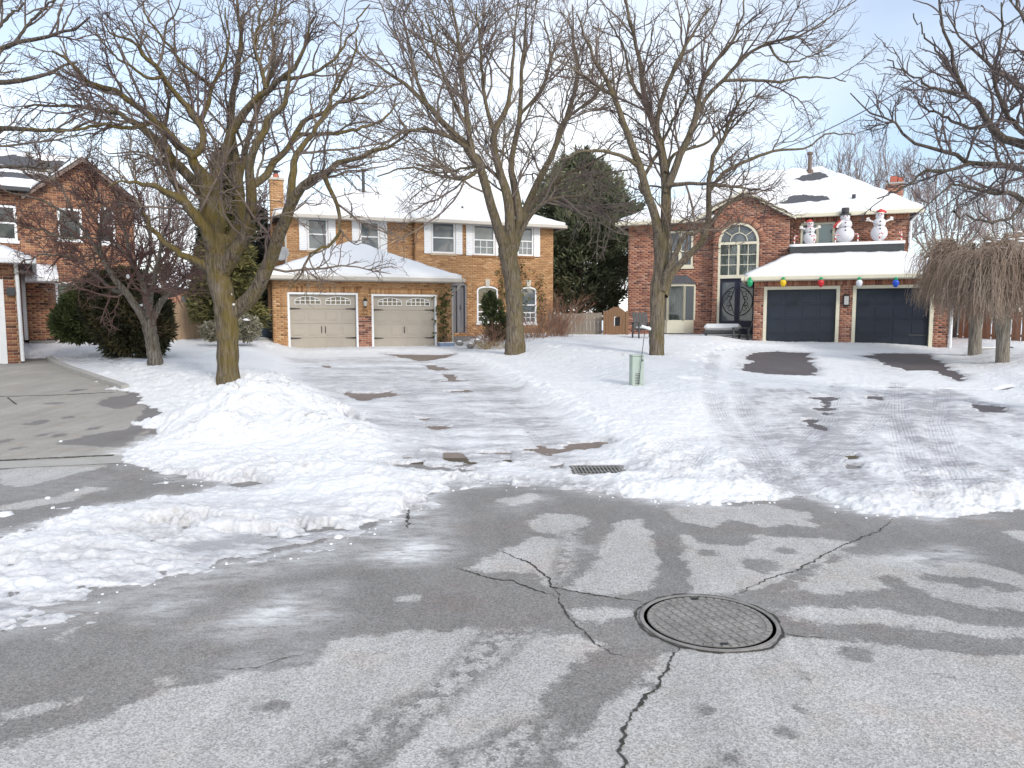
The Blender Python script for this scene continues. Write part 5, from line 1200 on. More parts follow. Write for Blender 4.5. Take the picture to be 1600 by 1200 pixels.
def children(rng, Pn, Rn, dens, tmin, length, k, ang, jit, up, rcap, rtip, centre=None, outw=.0, rfac=.62, lenfall=.45, flat=0.0, rscale=None, minpar=0.0):
    N, kk, _ = Pn.shape
    seg = np.linalg.norm(np.diff(Pn, axis=1), axis=2); L = seg.sum(1)
    cnt = rng.poisson(dens * L * (1 - tmin)) if not isinstance(dens, np.ndarray) else rng.poisson(dens * L * (1 - tmin))
    pi = np.repeat(np.arange(N), cnt); n = len(pi)
    if n == 0: return np.zeros((0, k, 3)), np.zeros((0, k))
    t = rng.uniform(tmin, 1, n); s = t * (kk - 1); i0 = np.minimum(s.astype(int), kk - 2); f = (s - i0)[:, None]
    p = Pn[pi, i0] * (1 - f) + Pn[pi, i0 + 1] * f; T = norm(Pn[pi, i0 + 1] - Pn[pi, i0]); rp = Rn[pi, i0] * (1 - f[:, 0]) + Rn[pi, i0 + 1] * f[:, 0]
    rnd = rng.normal(size=(n, 3)); perp = norm(rnd - (rnd * T).sum(1, keepdims=True) * T)
    if centre is not None: perp = norm(perp + outw * norm(p - centre)); 
    a = np.radians(rng.uniform(ang[0], ang[1], n))[:, None]
    d = norm(np.cos(a) * T + np.sin(a) * perp + np.array([0, 0, up]))
    ln = length * rng.uniform(.55, 1.35, n) * (1 - lenfall * t)
    if rscale: ln = ln * np.clip((rp / rscale) ** .5, .45, 1.5)
    r0 = np.minimum(rp * rfac, rcap); out = np.empty((n, k, 3)); out[:, 0] = p; rad = np.empty((n, k)); 
    st = (ln / (k - 1))[:, None]; zig = norm(np.cross(d, rng.normal(size=(n, 3))))
    for j in range(1, k):
        d = norm(d + jit * rng.normal(size=(n, 3)) + zig * (jit * .8 * (-1) ** j) + np.array([0, 0, up * .35]))
        if flat: d = norm(d * np.array([1, 1, 1 - flat]))
        out[:, j] = out[:, j - 1] + d * st
    q = np.linspace(0, 1, k)[None, :]; rad = r0[:, None] * (1 - q) ** .7 + np.minimum(rtip, r0)[:, None] * q ** .5 if isinstance(r0, np.ndarray) else r0
    return out, np.maximum(rad, rtip)
def tree(name, trunk, limbs, Y0, label, bark, twig, seed, group=None, levels=None, cat='tree', rtrunk_base_flare=1.25, wsc=.97, sides_t=10, snow=()):
    """trunk/limbs: lists of (px, py, width_px[, depth offset]) traced from the photo; Y0 the distance of the trunk"""
    rng = np.random.default_rng(seed)
    def conv(L, yoff0=0):
        pts = []; rr = []
        for q in L:
            yo = q[3] if len(q) > 3 else 0; Yd = Y0 + yo; pts.append(P(q[0], q[1], Yd)); rr.append(q[2] / F * Yd / 2 * wsc)
        return pts, rr
    tp, tr = conv(trunk); base = np.array(tp[0]); root = empty(name, tuple(base), 0, label, cat, group)
    below = (tp[0][0], tp[0][1], tp[0][2] - .35); tp = [below] + tp; tr = [tr[0] * rtrunk_base_flare] + tr
    p, r = resample(tp, tr, 26); r = r * (1 + .05 * np.sin(np.arange(26) * 1.9 + seed)); V, Q = tubes(p[None] - base, r[None], 14)
    V = V + .012 * np.sin(V[:, [2]] * 31 + V[:, [0]] * 40) * (V - np.array([0, 0, 1]) * V) 
    link('trunk', fastmesh('trunk', V, Q, True), bark, root)
    LP = []; LR = []
    for L in limbs:
        a, b_ = conv(L); p, r = resample(a, b_, 22)
        w = np.linspace(0, 1, 22)[:, None]; p = p + rng.normal(size=p.shape) * .012 * w * 2
        LP.append(p); LR.append(np.maximum(r, .008)); V, Q = tubes(p[None] - base, LR[-1][None], sides_t)
        link('limb', fastmesh('limb', V, Q, True), bark, root)
    LP = np.array(LP); LR = np.array(LR); cen = LP.mean((0, 1)) * np.array([1, 1, .75]) + np.array([0, 0, base[2] * .25])
    cur = (LP, LR); tV = []; tQ = []; off = 0; nlev = len(levels)
    for li, lv in enumerate(levels):
        lv = dict(lv); sd = lv.pop('sides', 4); src = lv.pop('src', None)
        pa = cur if src != 'all' else allb
        c = children(rng, pa[0], pa[1], centre=cen, **lv)
        if len(c[0]) == 0: continue
        V, Q = tubes(c[0] - base, c[1], sd); tV.append(V); tQ.append(Q + off); off += len(V); cur = c
        if li == 0:
            # ends of limbs break into twigs as well
            pass
    V = np.concatenate(tV); Q = np.concatenate(tQ)
    link('twigs', fastmesh('twigs', V, Q, True), twig, root, 'stuff')
    for (px, py, rx, rz) in snow:
        q = P(px, py, Y0 - .05); mb = MB(); n = 8; vs = []
        o = MB().lathe(0, 0, [(.2, -1), (.75, -.7), (1, -.1), (.8, .5), (.4, .85), (.05, 1)], 8).build('snow_patch', 'roof_snow', root, smooth=True); o.location = np.array(q) - base; o.scale = (rx, rx * 1.3, rz)
    return root

LV = [dict(dens=2.7, tmin=.18, length=1.45, k=8, ang=(30, 66), jit=.17, up=.13, rcap=.022, rtip=.0048, outw=.4, sides=5, rscale=.035),
      dict(dens=4.4, tmin=.1, length=.80, k=7, ang=(30, 72), jit=.24, up=.06, rcap=.0095, rtip=.0036, outw=.3, sides=4, rscale=.012),
      dict(dens=5.6, tmin=.08, length=.42, k=6, ang=(32, 78), jit=.30, up=.03, rcap=.0055, rtip=.0028, outw=.15, sides=3),
      dict(dens=2.6, tmin=.12, length=.20, k=4, ang=(35, 80), jit=.32, up=.02, rcap=.0038, rtip=.0026, outw=.1, sides=3)]
def lvl(s=1.0, d=(1, 1, 1, 1), r=1.0, n=4, **kw):
    o = []
    for i, l in enumerate(LV[:n]):
        l = dict(l); l['length'] *= s; l['dens'] *= d[i] / s; l['rcap'] *= r; l['rtip'] *= r; l.update(kw); o.append(l)
    return o
# the big locust with the mossy trunk
TA = [(357, 602, 38), (356, 570, 34), (356, 540, 34), (355, 505, 36), (352, 477, 35), (346, 452, 35), (340, 430, 37), (341, 405, 42), (346, 384, 48), (348, 366, 40)]
LA = [
 [(338, 400, 34), (336, 378, 32), (329, 345, 30), (327, 315, 28), (323, 285, 24, -.1), (307, 262, 16, -.2), (297, 242, 15, -.3), (270, 217, 13, -.5), (240, 190, 11, -.7), (220, 172, 10, -.8), (200, 152, 9, -.9), (185, 145, 8, -1), (145, 132, 7, -1.2), (112, 100, 5, -1.5), (80, 78, 3, -1.7)],
 [(328, 350, 22), (315, 300, 17, .2), (275, 255, 15, .5), (250, 225, 14, .7), (232, 207, 12, .8), (200, 186, 8, 1), (175, 175, 7, 1.2), (140, 171, 5, 1.4), (95, 165, 4, 1.6), (40, 168, 3, 1.9)],
 [(299, 245, 12, -.3), (313, 234, 11, -.3), (318, 215, 10, -.2), (312, 195, 10, -.2), (290, 165, 9, -.3), (275, 145, 8, -.4), (255, 120, 8, -.6), (240, 100, 7, -.8), (222, 82, 6, -.9), (207, 66, 4, -1), (187, 60, 3, -1.1), (165, 40, 2, -1.2)],
 [(312, 192, 8, -.2), (320, 175, 8, 0), (327, 155, 7, .1), (331, 135, 6, .2), (345, 110, 5, .3), (355, 82, 4, .4), (358, 50, 3, .5), (352, 15, 2, .6)],
 [(331, 135, 6, .2), (305, 115, 5, 0), (280, 95, 5, -.1), (262, 67, 4, -.2), (236, 37, 3, -.3), (222, 5, 2, -.4)],
 [(336, 372, 26, .1), (342, 340, 22, .2), (338, 312, 18, .3), (335, 285, 16, .3), (348, 250, 15, .3), (356, 225, 14, .3), (360, 208, 14, .3), (374, 184, 13, .2), (395, 162, 11, .1), (415, 140, 9, 0), (440, 124, 8, -.2), (460, 105, 7, -.3), (474, 78, 5, -.4), (478, 55, 4, -.5), (490, 25, 2, -.6)],
 [(345, 425, 20, 0), (358, 390, 26, .15), (369, 366, 22, .3), (376, 345, 18, .5), (373, 300, 16, .7), (368, 250, 15, .8), (362, 220, 14, .9), (360, 190, 12, 1.0), (365, 150, 9, 1.0), (371, 100, 8, 1.1), (372, 75, 7, 1.1), (375, 38, 5, 1.2), (368, 0, 4, 1.3), (372, -40, 2, 1.3)],
 [(348, 430, 20, 0), (364, 398, 24, -.15), (384, 365, 20, -.3), (393, 333, 18, -.5), (392, 290, 16, -.6), (390, 257, 12, -.7), (397, 233, 12, -.8), (410, 212, 11, -.8), (422, 182, 10, -.8), (445, 163, 8, -.9), (452, 120, 5, -.9), (450, 80, 3, -1)],
 [(392, 292, 12, -.6), (398, 288, 12, -.5), (417, 273, 12, -.3), (430, 250, 11, -.1), (450, 233, 9, .1), (463, 210, 9, .2), (470, 192, 8, .3), (500, 178, 6, .4), (540, 158, 5, .5), (580, 148, 3, .6)],
 [(357, 496, 24), (373, 481, 24, 0), (394, 462, 24, -.1), (420, 413, 21, -.3), (437, 367, 20, -.5), (457, 316, 17, -.7), (473, 290, 14, -.8), (508, 272, 11, -1), (524, 256, 9, -1.1), (550, 250, 7, -1.2), (600, 230, 5, -1.4), (640, 200, 3, -1.6)],
 [(453, 322, 14, -.7), (457, 275, 12, -.5), (463, 243, 10, -.3), (480, 220, 8, -.2), (500, 190, 7, 0), (520, 150, 5, .2), (545, 105, 4, .3), (560, 60, 2, .4)],
 [(506, 274, 8, -1), (515, 295, 7, -1.05), (527, 320, 6, -1.1), (530, 350, 5, -1.15), (526, 373, 5, -1.2), (500, 391, 4, -1.3), (483, 401, 3.5, -1.3), (470, 427, 3, -1.35), (457, 453, 2.4, -1.4)],
 [(335, 395, 26, -.1), (322, 358, 20, -.3), (293, 323, 15, -.5), (270, 304, 12, -.6), (250, 297, 9, -.7), (225, 287, 7, -.8), (198, 283, 4, -1), (170, 290, 2, -1.1)],
 [(293, 323, 12, -.5), (282, 300, 12, -.3), (270, 280, 11, -.2), (263, 255, 10, 0), (262, 232, 9, .2), (255, 205, 7, .4), (262, 165, 5, .6), (258, 120, 3, .8)],
 [(330, 420, 20, 0), (305, 408, 12, -.2), (277, 393, 10, -.4), (250, 371, 8, -.6), (228, 345, 6, -.8), (222, 325, 3, -.9)],
 [(372, 300, 8, .7), (383, 240, 8, .9), (392, 200, 8, 1.1), (410, 150, 7, 1.3), (430, 95, 5, 1.5), (425, 40, 4, 1.6), (440, -10, 2, 1.7)],
 [(415, 140, 7, 0), (408, 105, 6, .2), (398, 70, 5, .3), (405, 30, 4, .4), (400, -10, 2, .4)],
 [(240, 190, 8, -.7), (205, 200, 6, -1), (160, 195, 5, -1.3), (110, 205, 4, -1.6), (60, 200, 3, -1.9), (20, 215, 2, -2.1)],
 [(255, 120, 6, -.6), (232, 122, 5, -.8), (200, 100, 4, -1), (170, 80, 3, -1.1), (140, 30, 2, -1.3)],
 [(463, 210, 7, .2), (500, 210, 6, .3), (545, 205, 5, .5), (590, 190, 4, .7), (625, 160, 2, .9)],
 [(440, 124, 6, -.2), (480, 118, 5, -.2), (520, 95, 4, -.2), (550, 50, 3, -.1), (575, 10, 2, 0)],
]
tree('locust_tree', TA, LA, 12.8, 'large bare tree with mossy forked trunk rising from the ploughed snow pile', 'bark_locust', 'twig_locust', 101, levels=lvl(.92, (1, 1.05, 1.05, 1), 1), snow=((368, 476, .06, .035), (361, 462, .022, .06)))
# tree in front of the tan house
TB = [(805, 545, 34), (805, 520, 29), (804, 480, 27), (801, 440, 27), (795, 405, 29), (792, 385, 30)]
LB = [
 [(790, 388, 20), (780, 362, 17, -.2), (767, 320, 15, -.4), (750, 263, 14, -.6), (730, 230, 13, -.8), (700, 200, 10, -1), (667, 162, 8, -1.2), (633, 130, 6, -1.5), (600, 108, 4, -1.8), (568, 85, 2, -2)],
 [(794, 392, 20, .1), (797, 350, 17, .2), (794, 310, 16, .3), (786, 285, 14, .3), (777, 253, 12, .3), (771, 212, 11, .2), (787, 180, 9, .2), (797, 153, 7, .2), (800, 100, 5, .3), (806, 40, 3, .4), (810, -20, 2, .4)],
 [(738, 240, 11, -.7), (732, 205, 9, -.7), (727, 150, 8, -.7), (722, 110, 6, -.8), (717, 73, 5, -.9), (711, 30, 4, -1), (703, -15, 2, -1)],
 [(800, 395, 18, .2), (812, 350, 15, .3), (806, 300, 13, .5), (798, 262, 10, .6), (803, 233, 9, .7), (812, 180, 8, .8), (815, 120, 6, .9), (820, 60, 4, 1), (822, 0, 2, 1)],
 [(803, 390, 16, .3), (817, 340, 14, .6), (840, 287, 11, 1), (866, 233, 9, 1.4), (889, 173, 7, 1.7), (902, 123, 6, 1.9), (897, 67, 4, 2), (895, 5, 2, 2)],
 [(774, 212, 8, .2), (760, 165, 6, 0), (753, 117, 5, -.1), (750, 67, 4, -.2), (744, 5, 2, -.3)],
 [(728, 195, 7, -.7), (712, 165, 6, -.9), (694, 120, 5, -1.1), (677, 65, 4, -1.3), (662, 15, 2, -1.4)],
 [(742, 245, 9, -.7), (722, 225, 7, -1), (687, 208, 6, -1.4), (650, 202, 5, -1.8), (612, 216, 3, -2.1), (580, 245, 2, -2.3)],
 [(806, 380, 9, .2), (830, 335, 7, 0), (862, 312, 6, -.3), (900, 308, 5, -.6), (935, 322, 3, -.8), (965, 350, 2, -1)],
 [(822, 332, 8, .6), (850, 300, 6, .4), (890, 270, 5, .2), (930, 252, 4, 0), (962, 220, 2, -.1)],
 [(786, 285, 7, .3), (760, 262, 5, .6), (730, 262, 4, .9), (690, 270, 3, 1.1), (650, 258, 2, 1.3)],
 [(866, 233, 6, 1.4), (880, 190, 5, 1.2), (930, 150, 4, 1.1), (955, 100, 2, 1)],
 [(667, 162, 6, -1.2), (650, 120, 5, -1.2), (640, 70, 4, -1.2), (625, 20, 2, -1.2)],
 [(750, 263, 8, -.6), (725, 280, 5, -.9), (690, 275, 4, -1.2), (640, 262, 3, -1.5), (590, 275, 2, -1.8)],
 [(812, 180, 5, .8), (845, 140, 5, .9), (860, 90, 4, 1), (850, 30, 2, 1)],
]
tree('locust_tree', TB, LB, 22.5, 'tall bare tree growing in front of the tan brick house', 'bark_locust_plain', 'twig_locust_grey', 102, levels=lvl(1.55, (1.25, 1.15, 1.15, 1), 1.5))
# tree in the right hand front yard
TC = [(1026, 566, 27), (1026, 540, 24), (1027, 500, 23), (1028, 450, 24), (1033, 425, 25), (1034, 395, 25), (1032, 365, 26)]
LC = [
 [(1030, 372, 17), (1023, 335, 14, -.1), (1010, 300, 13, -.3), (998, 255, 12, -.5), (977, 202, 10, -.7), (960, 150, 8, -.9), (934, 102, 6, -1.1), (917, 60, 4, -1.3), (898, 20, 2, -1.4)],
 [(1036, 375, 19), (1040, 350, 17), (1040, 285, 15, .1), (1034, 235, 13, .2), (1023, 198, 11, .3), (1010, 160, 9, .4), (1000, 100, 7, .5), (990, 57, 5, .6), (976, 0, 4, .6), (970, -50, 2, .7)],
 [(1027, 210, 9, .2), (1027, 187, 8, .1), (1037, 147, 7, 0), (1057, 100, 6, -.1), (1083, 50, 4, -.2), (1112, 8, 2, -.3)],
 [(1040, 300, 13), (1050, 276, 12, -.1), (1067, 233, 11, -.2), (1086, 190, 10, -.3), (1093, 145, 8, -.4), (1107, 107, 6, -.5), (1140, 73, 5, -.6), (1157, 33, 3, -.7), (1164, -10, 2, -.7)],
 [(1088, 180, 7, -.3), (1107, 148, 6, -.5), (1133, 123, 6, -.7), (1163, 90, 5, -.9), (1200, 67, 4, -1.1), (1250, 57, 3, -1.3), (1295, 27, 2, -1.4), (1335, 3, 1.6, -1.5)],
 [(1130, 126, 5, -.7), (1167, 125, 4.5, -.8), (1217, 127, 4, -1), (1267, 120, 3, -1.1), (1322, 124, 1.6, -1.2)],
 [(1035, 452, 15, -.1), (1044, 422, 10, -.3), (1054, 400, 9, -.4), (1068, 372, 8, -.6), (1088, 362, 6, -.8), (1112, 350, 3, -.9)],
 [(1036, 462, 17, .1), (1048, 430, 12, .3), (1073, 402, 11, .5), (1098, 375, 10, .7), (1107, 340, 9, .8), (1107, 300, 8, .8), (1112, 253, 7, .8), (1130, 217, 6, .9), (1150, 168, 4, .9), (1165, 130, 2, 1)],
 [(1108, 300, 6, .8), (1133, 268, 6, .9), (1183, 245, 5, 1), (1217, 234, 4, 1.1), (1260, 230, 3, 1.2), (1295, 208, 2.4, 1.2), (1335, 211, 1.6, 1.3)],
 [(1042, 290, 8, -.1), (1070, 287, 6, -.4), (1100, 287, 5, -.6), (1150, 293, 4, -.8), (1190, 298, 2, -1)],
 [(1000, 262, 8, -.4), (975, 245, 6, -.8), (940, 235, 5, -1), (900, 240, 3, -1.3), (870, 255, 2, -1.4)],
 [(960, 150, 6, -.9), (935, 135, 5, -1.2), (900, 110, 3, -1.5), (880, 80, 2, -1.6)],
 [(1012, 305, 8, -.3), (1000, 290, 6, 0), (1030, 235, 5, .3), (1050, 190, 4, .6), (1075, 140, 3, .9), (1080, 90, 2, 1)],
 [(1110, 350, 7, .8), (1135, 320, 6, .6), (1170, 308, 4, .5), (1200, 318, 3, .4), (1230, 330, 2, .3)],
 [(1040, 270, 7, 0), (1055, 240, 5, .4), (1100, 225, 4, .8), (1140, 190, 3, 1.1), (1180, 170, 2, 1.3)],
 [(1200, 67, 4, -1.1), (1220, 95, 3, -1), (1258, 92, 2.4, -1), (1300, 70, 1.6, -1)],
 [(1010, 165, 6, .4), (985, 125, 5, .7), (975, 75, 4, .9), (950, 30, 2, 1.1)],
]
tree('locust_tree', TC, LC, 19.3, 'bare tree with twin leaders in the snowy yard of the red brick house', 'bark_locust_plain', 'twig_locust', 103, levels=lvl(1.2, (1.15, 1.1, 1.1, .9), 1.25))
# tree at the right edge
TD = [(1770, 640, 44), (1768, 560, 36), (1765, 470, 34), (1755, 400, 34), (1745, 350, 34)]
LD = [
 [(1745, 355, 26), (1700, 290, 20, -.1), (1650, 245, 17, -.2), (1600, 229, 14, -.3), (1564, 216, 12, -.3), (1549, 195, 10, -.4), (1531, 166, 9, -.5), (1510, 147, 7, -.6), (1498, 120, 6, -.7), (1492, 90, 5, -.7), (1475, 45, 4, -.8), (1468, 0, 3, -.8), (1462, -40, 2, -.8)],
 [(1742, 360, 22), (1690, 300, 16, .3), (1640, 272, 12, .5), (1600, 265, 9, .6), (1561, 257, 8, .7), (1516, 255, 7, .8), (1486, 238, 6, .8), (1450, 231, 5, .9), (1411, 211, 4, 1), (1387, 187, 3, 1), (1360, 177, 2.5, 1.1), (1327, 146, 1.6, 1.1)],
 [(1518, 255, 6, .8), (1480, 266, 5, .6), (1444, 268, 4, .4), (1420, 288, 3.2, .3), (1376, 309, 2, .2)],
 [(1740, 380, 18), (1690, 345, 14, -.4), (1640, 325, 10, -.6), (1600, 312, 9, -.8), (1570, 301, 7, -1), (1534, 300, 6, -1.1), (1504, 288, 4, -1.2), (1470, 300, 3, -1.3), (1430, 330, 2, -1.4)],
 [(1512, 147, 5, -.6), (1474, 141, 4, -.9), (1444, 132, 3.4, -1.1), (1417, 114, 2.6, -1.2), (1387, 92, 1.6, -1.3)],
 [(1750, 340, 22), (1720, 250, 16, .3), (1670, 180, 11, .5), (1620, 150, 9, .7), (1575, 122, 7, .8), (1540, 98, 5, .9), (1505, 62, 3, 1), (1480, 20, 2, 1)],
 [(1640, 240, 9, -.2), (1600, 208, 8, -.5), (1575, 180, 7, -.8), (1562, 150, 6, -1), (1555, 105, 5, -1.1), (1570, 60, 4, -1.2), (1560, 10, 2, -1.3)],
 [(1549, 195, 6, -.4), (1515, 200, 5, -.2), (1480, 185, 4, 0), (1450, 170, 3, .1), (1430, 150, 2, .2)],
 [(1600, 312, 6, -.8), (1580, 340, 5, -1), (1540, 345, 4, -1.2), (1490, 330, 3, -1.3)],
 [(1720, 260, 12, .3), (1690, 160, 8, .6), (1640, 90, 6, .8), (1600, 40, 5, 1), (1590, -20, 3, 1.1)],
 [(1498, 120, 4, -.7), (1475, 95, 3.4, -.5), (1450, 60, 2.6, -.4), (1425, 25, 1.6, -.3)],
 [(1564, 257, 5, .7), (1555, 230, 4, .9), (1570, 190, 3, 1.1), (1590, 150, 2, 1.2)],
]
tree('locust_tree', TD, LD, 10.5, 'dark bare tree reaching in from the right edge of the picture', 'bark_dark', 'twig_dark', 104, levels=lvl(.72, (.95, 1, .9, .8), .95))
# tree off the left edge whose twigs fill the upper left
TE = [(-190, 640, 44), (-188, 560, 38), (-185, 470, 36), (-180, 400, 36)]
LE = [[(-180, 405, 26), (-140, 320, 20), (-90, 250, 14, .2), (-30, 215, 10, .4), (30, 200, 7, .6), (90, 205, 5, .8), (150, 190, 3, 1)], [(-178, 395, 24), (-150, 280, 18, -.3), (-100, 180, 12, -.4), (-40, 110, 9, -.5), (20, 70, 7, -.6), (80, 60, 5, -.8), (140, 30, 3, -1)],
      [(-180, 390, 22, .3), (-140, 250, 16, .6), (-80, 150, 10, .9), (0, 130, 8, 1.1), (60, 120, 6, 1.3), (120, 95, 3, 1.5)], [(-178, 390, 20, .2), (-160, 220, 14, .5), (-110, 90, 10, .7), (-50, 20, 7, .8), (10, -20, 4, 1)],
      [(-90, 250, 9, .2), (-40, 255, 7, 0), (20, 262, 5, -.2), (80, 255, 3, -.4)], [(20, 70, 5, -.6), (60, 20, 4, -.5), (100, -10, 2, -.5)], [(-40, 110, 6, -.5), (0, 40, 5, -.2), (40, 5, 3, 0)]]
tree('locust_tree', TE, LE, 12.5, 'bare tree beyond the left edge with fine dark twigs over the brown house', 'bark_dark', 'twig_locust', 105, levels=lvl(.95, (1, 1, .95, .7), 1.05))
# small crab apple in the left yard
TF = [(243, 570, 24), (240, 548, 21), (236, 525, 20), (231, 500, 22)]
LF = [[(229, 503, 16), (212, 478, 12), (198, 458, 11, -.1), (180, 437, 9, -.2), (160, 405, 8, -.4), (140, 370, 6, -.5), (118, 345, 5, -.6), (85, 322, 4, -.8), (45, 308, 3, -.9), (5, 300, 2, -1)],
      [(230, 502, 13), (228, 470, 10, .2), (222, 440, 8, .3), (205, 405, 7, .5), (196, 365, 5, .6), (185, 320, 4, .7), (178, 270, 2, .8)], [(234, 505, 14), (246, 482, 11), (256, 466, 9, -.1), (272, 450, 7, -.2), (292, 430, 5, -.3), (315, 420, 3, -.5), (345, 415, 2, -.6)],
      [(232, 500, 10), (236, 460, 8, -.3), (244, 425, 7, -.5), (250, 385, 5, -.7), (262, 345, 3, -.8), (270, 310, 2, -.9)], [(198, 458, 8, -.1), (175, 452, 6, .2), (150, 430, 5, .4), (115, 405, 4, .6), (75, 398, 3, .8), (35, 405, 2, .9)],
      [(160, 405, 6, -.4), (155, 370, 5, -.7), (160, 330, 4, -.9), (150, 285, 3, -1.1), (135, 245, 2, -1.2)], [(140, 370, 5, -.5), (105, 372, 4, -.7), (65, 360, 3, -.9), (25, 352, 2, -1.1)], [(205, 405, 5, .5), (180, 380, 4, .8), (150, 345, 3, 1), (110, 290, 2, 1.2)],
      [(118, 345, 4, -.6), (100, 300, 3, -.5), (70, 265, 2.4, -.4), (40, 240, 1.6, -.3)], [(222, 440, 6, .3), (235, 400, 5, .5), (230, 350, 4, .7), (215, 300, 3, .8), (210, 250, 2, .9)]]
tree('crabapple_tree', TF, LF, 16.0, 'small spreading crab apple with reddish twigs beside the dark yews', 'bark_crab', 'twig_crab', 106, levels=[dict(l, up=.06) for l in lvl(.72, (1.35, 1.35, 1.25, 1.0), 1.15)], snow=((188, 448, .05, .07), (253, 468, .06, .04), (200, 432, .04, .05)))
# hazy bare trees beyond the houses
def fartree(px, py, Y, hpx, wpx, label, seed, group, twig='twig_far', nl=9, dens=1.0, nm='bare_tree'):
    rr = random.Random(seed); tr_ = [(px, py, 16 * 22 / Y), (px + 2, py - hpx * .15, 13 * 22 / Y), (px + rr.uniform(-4, 4), py - hpx * .3, 12 * 22 / Y)]
    L = []
    m2 = F / Y
    for i in range(nl):
        f = (i + .5) / nl * 2 - 1; x, y = tr_[-1][:2]; ex = px + f * wpx / 2 * rr.uniform(.8, 1.1); ey = py - hpx * (1 - .32 * f * f) * rr.uniform(.88, 1.02); yo = rr.uniform(-1, 1) * wpx / m2 * .35
        L.append([(x, y + rr.uniform(-.02, .1) * hpx, 7 * 22 / Y), (x + (ex - x) * .42 + rr.uniform(-5, 5), y + (ey - y) * .28, 4.5 * 22 / Y, yo * .3), (x + (ex - x) * .78 + rr.uniform(-7, 7), y + (ey - y) * .6, 2.5 * 22 / Y, yo * .65), (ex, ey, 1 * 22 / Y, yo)])
    s = hpx / m2 / 9
    return tree(nm, tr_, L, Y, label, 'bark_locust_plain', twig, seed, group=group, sides_t=6, levels=[dict(dens=3.0 / s * dens, tmin=.2, length=2.1 * s, k=6, ang=(18, 44), jit=.12, up=.22, rcap=.022, rtip=.010, outw=.3, sides=4), dict(dens=3.0 / s * dens, tmin=.15, length=1.1 * s, k=5, ang=(20, 48), jit=.18, up=.2, rcap=.018, rtip=.01, outw=.2, sides=3), dict(dens=2.6 / s * dens, tmin=.1, length=.5 * s, k=4, ang=(25, 60), jit=.2, up=.1, rcap=.009, rtip=.007, sides=3)])
GF = 'hazy bare trees beyond the houses'
fartree(1310, 470, 42, 260, 170, 'pale bare tree whose crown shows above the snowy ridge of the red house', 201, GF)
fartree(1400, 480, 48, 265, 150, 'bare tree directly behind the red brick chimney', 202, GF)
fartree(1480, 490, 40, 235, 170, 'bare tree between the red chimney and the weeping mulberries', 203, GF)
fartree(1580, 490, 44, 240, 190, 'bare tree behind the mulberries at the far right', 204, GF)
fartree(255, 500, 36, 240, 130, 'thin bare tree standing between the brown house and the tall cedar', 205, GF, dens=.9)
fartree(965, 505, 42, 110, 80, 'low bare shrub tree behind the arched garden gate', 206, GF, nl=7)
fartree(440, 500, 46, 200, 80, 'slim bare tree behind the chimney of the tan house', 208, GF, nl=6)

